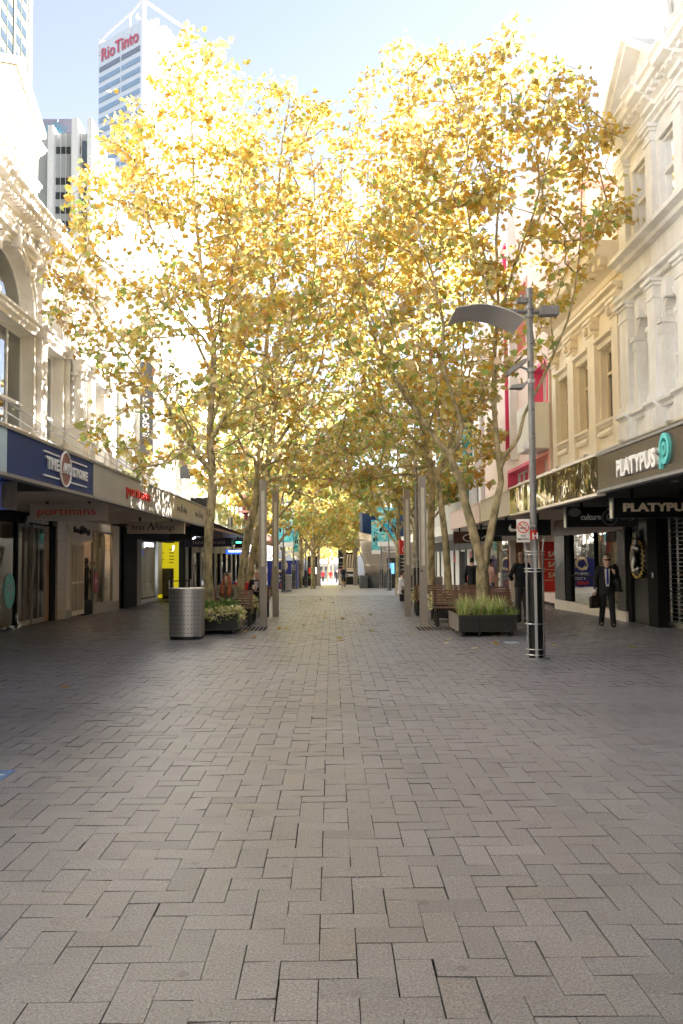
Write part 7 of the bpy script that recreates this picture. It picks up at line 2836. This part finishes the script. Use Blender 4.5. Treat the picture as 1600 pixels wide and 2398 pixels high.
def person(label, loc, rz, pose=None, scale=1.0, skin='skin', top='black_cloth', legs='black_cloth', shoe='shoe_black', hair='hair_dark', hairstyle='short', vox=.011,
           jacket_len=.12, sleeve=1.0, shorts=False, look=0, curl=(.5, .5), fat=1.0, group=None, skirted=False, hands=((0, 0, -1), (0, 0, -1))):
    J = dict(STAND)
    if pose: J.update(pose)
    J = {k: Vector(v) for k, v in J.items()}
    root = thing('person', label, 'person', (0, 0, 0), group)
    h, nk = J['head'], J['neck']
    c, s = math.cos(look), math.sin(look)
    hd = lambda x, y, z: h + Vector((x * c - y * s, x * s + y * c, z))
    mb = MB()
    # head
    def sph(p, r): mb.ball(p, r, n=14, k=10)
    mb2 = mb
    ring = []
    for z, rx, ry, oy in ((-.115, .030, .030, -.035), (-.10, .045, .055, -.025), (-.075, .054, .072, -.012), (-.04, .062, .086, -.002), (0, .071, .094, .004), (.04, .074, .097, .008), (.075, .068, .088, .012), (.10, .050, .066, .014), (.118, .022, .030, .014)):
        ring.append([tuple(hd(rx * math.cos(t), oy + ry * math.sin(t), z)) for t in [2 * math.pi * i / 16 for i in range(16)]])
    mb.loft(ring)
    cap(mb, hd(0, -.088, .012), hd(0, -.104, -.022), .010, .014, 8)
    cap(mb, hd(-.02, -.083, -.060), hd(.02, -.083, -.060), .008, .008, 6)
    cap(mb, hd(-.014, -.082, -.098), hd(.014, -.082, -.098), .014, .014, 6)
    for q in (-1, 1):
        cap(mb, hd(q * .074, .012, -.018), hd(q * .078, .018, .016), .010, .013, 6)
        cap(mb, hd(q * .018, -.086, .03), hd(q * .045, -.078, .028), .007, .006, 6)
    cap(mb, J['neck'] - Vector((0, 0, .06)), h + Vector((0, .02, -.07)), .060 * fat, .052 * fat, 12)
    # trunk and limbs
    ch, wa, pe = J['chest'], J['waist'], J['pelvis']
    cap(mb, J['shL'], J['shR'], .058, .058, 10)
    cap(mb, ch, wa, .11, .095)
    cap(mb, wa, pe, .095, .11)
    cap(mb, pe, J['hiL'], .10, .085)
    cap(mb, pe, J['hiR'], .10, .085)
    for S_ in 'LR':
        cap(mb, J['sh' + S_], J['el' + S_], .050, .040)
        cap(mb, J['el' + S_], J['wr' + S_], .040, .027)
        cap(mb, J['hi' + S_], J['kn' + S_], .082, .055)
        cap(mb, J['kn' + S_], J['an' + S_], .053, .036)
        hand(mb, J['wr' + S_], hands[0 if S_ == 'L' else 1], 1 if S_ == 'L' else -1, curl[0 if S_ == 'L' else 1])
        a = J['an' + S_]
        f = (J['kn' + S_] - a)
        cap(mb, a, a + Vector((0, -.10, -.045)), .034, .03)
    body = live(mb.build('body', skin, root, fixn=True), vox, 2)
    # eyes
    mb = MB()
    for q in (-1, 1): mb.ball(hd(q * .030, -.088, .012), (.011, .006, .006), n=8, k=5)
    mb.build('eye', 'hair_dark', root)
    mb = MB()
    cap(mb, hd(-.018, -.094, -.060), hd(.018, -.094, -.060), .004, .004, 6)
    mb.build('mouth', 'dusty_red', root)
    # top
    mb = MB()
    up = Vector((0, 0, 1))
    cap(mb, J['shL'] - up * .012, J['shR'] - up * .012, .068, .068, 12)
    ax = (J['shR'] - J['shL']).normalized()
    yaw = math.atan2(ax.y, ax.x)
    ell(mb, [(J['neck'] - up * .035, .075 * fat, .068 * fat), (J['neck'] - up * .08, .15 * fat, .095 * fat), (ch + up * .06, .18 * fat, .112 * fat), (ch - up * .04, .175 * fat, .118 * fat), (wa + up * .04, .16 * fat, .113 * fat), (wa - up * .08, .165 * fat, .118 * fat), (pe + up * .0, .172 * fat, .125 * fat), (pe - up * jacket_len, .182 * fat, .135 * fat)], yaw)
    for S_ in 'LR':
        e, w_ = J['el' + S_], J['wr' + S_]
        cap(mb, J['sh' + S_] - up * .005, e, .066, .055)
        if sleeve > .5: cap(mb, e, e.lerp(w_, .93), .055, .042)
    live(mb.build('jacket' if sleeve > .5 else 'shirt', top, root), vox, 3)
    # legs
    mb = MB()
    cap(mb, pe + up * .04, J['hiL'] - up * .02, .115, .098)
    cap(mb, pe + up * .04, J['hiR'] - up * .02, .115, .098)
    for S_ in 'LR':
        k, a = J['kn' + S_], J['an' + S_]
        cap(mb, J['hi' + S_], k, .097, .074)
        if shorts: continue
        cap(mb, k, a.lerp(k, -.06), .074, .066)
    live(mb.build('shorts' if shorts else 'trousers', legs, root), vox, 3)
    for S_ in 'LR':
        a = J['an' + S_]
        mb = MB()
        cap(mb, a + Vector((0, .02, -.035)), a + Vector((0, -.13, -.05)), .042, .034)
        cap(mb, a + Vector((0, .005, .02)), a + Vector((0, .0, -.03)), .052, .046)
        live(mb.build('shoe', shoe, root), max(vox, .009), 2)
    # hair
    mb = MB()
    if hairstyle != 'bald':
        ring = []
        for z, rx, ry, oy in ((-.06, .05, .04, .065), (-.02, .074, .070, .042), (.03, .082, .088, .026), (.07, .080, .092, .020), (.10, .062, .076, .018), (.128, .028, .036, .018)):
            ring.append([tuple(hd(rx * math.cos(t), oy + ry * math.sin(t), z)) for t in [2 * math.pi * i / 14 for i in range(14)]])
        mb.loft(ring)
        if hairstyle == 'long':
            for q in (-1, 1):
                cap(mb, hd(q * .04, -.04, .10), hd(q * .080, -.030, -.02), .036, .036)
                cap(mb, hd(q * .078, -.035, -.02), hd(q * .105, -.050, -.17), .036, .052)
                cap(mb, hd(q * .105, -.050, -.17), hd(q * .095, -.120, -.36), .054, .048)
                cap(mb, hd(q * .095, -.120, -.36), hd(q * .08, -.135, -.45), .046, .018)
                cap(mb, hd(q * .05, -.11, -.2), hd(q * .04, -.13, -.38), .030, .016)
            cap(mb, hd(0, .07, .03), hd(0, .10, -.2), .07, .075)
        live(mb.build('hair', hair, root), max(vox * .8, .008), 1)
    root.location = loc
    root.rotation_euler = (0, 0, rz)
    root.scale = (scale,) * 3
    root['jc'] = 0
    del root['jc']
    return root, hd


def extra(name, mb, m, root, vox=0):
    """a piece built in the figure's own space"""
    me = mb.build(name, m, None)
    me.parent = root
    if vox: live(me, vox, 2)
    return me


# walking man in a dark suit, with a briefcase, jacket arm raised over his shoulder
suit, J = person('man in dark suit and blue tie walking with a briefcase, coat slung over his shoulder', (6.49, 20.45, 0), rad(-8),
                 dict(head=(.0, -.05, 1.60), neck=(0, .0, 1.46), wrL=(-.27, -.03, .90), elL=(-.25, .03, 1.15), elR=(.27, -.02, 1.16), wrR=(.15, -.20, 1.28),
                      knL=(-.10, .03, .50), anL=(-.12, .16, .10), knR=(.10, -.06, .50), anR=(.12, -.08, .085)), .98, hair='hair_grey', vox=.009, jacket_len=.14, look=rad(12), hands=((0, 0, -1), (-.25, -.3, .9)), curl=(.9, 1.0))
mb = MB()
mb.prism([(-.062, 1.40), (.062, 1.40), (.045, 1.1), (.03, .98), (-.03, .98), (-.045, 1.1)], lambda A, B, D: (A, D - .02 * (1.4 - B) * 0, B), -.137, -.10)
extra('shirt_front', mb, 'shirt_cloth', suit)
mb = MB()
mb.prism([(-.018, 1.40), (.018, 1.40), (.030, 1.08), (0, 1.0), (-.030, 1.08)], lambda A, B, D: (A, D, B), -.148, -.136)
extra('tie', mb, 'tie_cloth', suit)
mb = MB()
hd = J
for q in (-1, 1):
    cap(mb, hd(q * .052, -.080, .014), hd(q * .016, -.094, .012), .019, .018, 8)
    mb.tube([hd(q * .066, -.06, .02), hd(q * .078, .02, .022)], .005, 5)
extra('sunglasses', mb, 'shoe_black', suit)
mb = MB()
cap(mb, (-.262, -.03, .93), (-.268, -.03, .895), .036, .035, 10)
extra('cuff', mb, 'shirt_cloth', suit)
o = thing('coat', 'dark coat slung over the shoulder of the man with the briefcase', 'coat', (6.7, 20.4, 1.2))
mb = MB()
x0, y0 = 6.67, 20.30
rings = []
for q in range(9):
    z = 1.43 - q * .075
    wv = .02 * math.sin(q * 1.7)
    rings.append([(x0 + .02 * q * .6 + wv + (.055 + .006 * q) * math.cos(t) + .012 * math.cos(5 * t + q), y0 + .06 + .014 * q + (.085 + .004 * q) * math.sin(t), z) for t in [2 * math.pi * i / 20 for i in range(20)]])
mb.loft(rings)
cap(mb, (x0 - .03, y0 - .02, 1.36), (x0 + .01, y0 + .10, 1.44), .04, .05)
live(mb.build('cloth', 'black_cloth', o), .010, 2)
b = thing('briefcase', 'dark brown leather briefcase hanging from the right hand of the suited man', 'briefcase', (6.2, 20.42, .5))
mb = MB()
mb.prism([(-.17, 0), (.17, 0), (.165, .25), (.12, .30), (-.12, .30), (-.165, .25)], lambda A, B, D: (6.18 + A * .8 + D * .3, 20.40 + A * .5 - D, .45 + B), -.05, .05)
mb.build('case', 'leather', b, bevel=.02)
mb = MB()
mb.prism([(-.165, .12), (.165, .12), (.165, .255), (.12, .305), (-.12, .305), (-.165, .255)], lambda A, B, D: (6.18 + A * .8 + D * .3, 20.40 + A * .5 - D, .45 + B), .051, .062)
mb.build('flap', 'leather', b, bevel=.006)
mb = MB()
mb.tube([(6.18 + q[0] * .8, 20.40 + q[0] * .5, .75 + q[1]) for q in ((-.07, 0), (-.06, .05), (0, .065), (.06, .05), (.07, 0))], .011, 7)
mb.build('handle', 'leather', b)
mb = MB()
mb.box(6.15, 6.18, 20.325, 20.34, .56, .60)
mb.build('clasp', 'steel', b)

# man in navy jacket seen from behind
nav, J = person('bald man in navy jacket and grey trousers seen from behind next to the lamp base', (4.86, 22.2, 0), rad(196),
                dict(elL=(-.29, -.03, 1.16), wrL=(-.16, -.20, 1.02), elR=(.29, -.03, 1.16), wrR=(.16, -.22, 1.05), knL=(-.11, -.02, .5), anL=(-.13, .02, .085), anR=(.12, .05, .085)), 1.03, skin='skin_dark', top='navy_cloth', legs='grey_cloth', hairstyle='bald', vox=.010, jacket_len=.06, fat=1.12, hands=((.5, -.6, .2), (-.5, -.6, .2)))

SIT = dict(head=(0, -.06, 1.20), neck=(0, -.01, 1.06), chest=(0, .0, .88), waist=(0, .02, .66), pelvis=(0, .03, .55), shL=(-.18, 0, .99), shR=(.18, 0, .99),
           elL=(-.23, -.06, .74), elR=(.23, -.06, .74), wrL=(-.09, -.27, .66), wrR=(.09, -.27, .66), hiL=(-.09, 0, .53), hiR=(.09, 0, .53),
           knL=(-.10, -.44, .52), knR=(.10, -.44, .52), anL=(-.11, -.42, .085), anR=(.11, -.46, .085))
wom, J = person('young woman with long red hair in a khaki jacket seated on the front left bench', (-2.62, 21.72, 0), rad(8), SIT, .98, top='khaki_cloth', legs='jean_cloth', hair='hair_red', hairstyle='long', vox=.008, jacket_len=.03, look=rad(-14), fat=.92, hands=((.4, -.8, -.1), (-.4, -.8, -.1)))
mb = MB()
for q in (-1, 1): cap(mb, J(q * .055, -.055, .105), J(q * .02, -.065, .11), .02, .02, 8)
extra('hair_sunglasses', mb, 'shoe_black', wom)
person('dark haired person on the bench behind the red haired woman', (-3.05, 25.42, gz(25)), rad(30), SIT, 1.0, top='blue_cloth', legs='black_cloth', hair='hair_dark', vox=.012, look=rad(20))
person('grey haired person in a pink top on the bench behind the red haired woman', (-2.62, 25.42, gz(25)), rad(0), SIT, .97, top='red_cloth', legs='black_cloth', hair='hair_grey', vox=.012)
seat, J = person('seated man in a black jacket and lilac shirt holding a cup by the light column', (-2.16, 25.38, gz(25)), rad(-10), dict(SIT, wrL=(-.06, -.27, .80), wrR=(.05, -.28, .78), head=(0, -.09, 1.19)), 1.04, top='black_cloth', legs='black_cloth', hair='hair_grey', vox=.009, look=rad(-8), fat=1.1, hands=((.5, -.6, .4), (-.6, -.5, .3)))
mb = MB()
mb.prism([(-.06, .99), (.06, .99), (.05, .7), (-.05, .7)], lambda A, B, D: (A, D, B), -.150, -.10)
extra('shirt_front', mb, 'lilac_cloth', seat)
c_ = thing('coffee_cup', 'white takeaway cup in the hands of the seated man', 'cup', (-2.24, 25.04, .86))
MB().cyl(-2.24, 25.04, .80, .91, .032, 16, r2=.041).build('cup', 'white_ink', c_)
MB().cyl(-2.24, 25.04, .911, .925, .043, 16).build('lid', 'white_ink', c_)

person('man in a dark suit walking away past the sportswear shop behind the forked trunk', (4.86, 30, gz(30)), rad(150), dict(elL=(-.26, .08, 1.15), wrL=(-.30, -.02, .93), knR=(.10, -.12, .52), anL=(-.1, .16, .1), anR=(.1, -.1, .085)), 1.0, top='navy_cloth', legs='black_cloth', hair='hair_dark', vox=.012)
pk, J = person('woman in pink jacket and jeans with a bag beside the forked trunk', (5.58, 30.4, gz(30)), rad(120), dict(elR=(.22, -.10, 1.15), wrR=(.10, -.28, 1.12)), .96, top='pink_cloth', legs='jean_cloth', hair='hair_dark', vox=.012, fat=.95, hands=((0, 0, -1), (-.3, -.7, .2)))
b = thing('shoulder_bag', 'pale pink bag hanging at the side of the woman in pink', 'bag', (5.62, 30.15, .95))
mb = MB()
mb.ball((5.66, 30.12, .90), (.17, .09, .13), n=14, k=9)
mb.build('bag', 'pink_cloth', b)
mb = MB()
mb.tube([(5.56, 30.13, 1.0), (5.60, 30.24, 1.2), (5.62, 30.3, 1.36)], .010, 5)
mb.build('strap', 'leather', b)

WALK = dict(knL=(-.10, -.10, .51), anL=(-.11, -.14, .09), knR=(.10, .06, .50), anR=(.11, .24, .13), elL=(-.25, .10, 1.15), wrL=(-.26, .08, .9), elR=(.25, -.03, 1.14), wrR=(.25, -.14, .92))
bp, J = person('man with backpack, blue shirt and black shorts walking away down the street', (.98, 72, gz(72)), rad(180), WALK, 1.02, top='blue_cloth', legs='black_cloth', sleeve=0, shorts=True, hair='skin', vox=.02)
b = thing('backpack', 'dark backpack on the back of the man in shorts', 'backpack', (.98, 71.8, gz(72) + 1.2))
mb = MB()
mb.box(.80, 1.14, 71.62, 71.86, gz(72) + 1.02, gz(72) + 1.47)
mb.build('pack', 'grey_cloth', b, bevel=.06)
mb = MB()
mb.box(.86, 1.08, 71.56, 71.615, gz(72) + 1.06, gz(72) + 1.25)
mb.build('pocket', 'black_cloth', b, bevel=.02)
for lab, x, y, rz, top, leg in (('distant walker in a dark jacket over a red top', -1.2, 118, 0, 'red_cloth', 'black_cloth'), ('distant walker in a bright red top and pale trousers', -.15, 118, 0, 'red_cloth', 'khaki_cloth'),
                                ('distant walker dressed all in black', .66, 112, .3, 'black_cloth', 'black_cloth'), ('small distant person standing left of the walkers', -1.75, 122, 0, 'grey_cloth', 'black_cloth')):
    person(lab, (x, y, gz(y)), rz, WALK, 1.0, top=top, legs=leg, vox=.03)
o = person('person in a pale jacket half hidden behind the right light column', (2.6, 32.5, gz(32)), rad(100), SIT, 1.0, top='shirt_cloth', legs='grey_cloth', vox=.014)
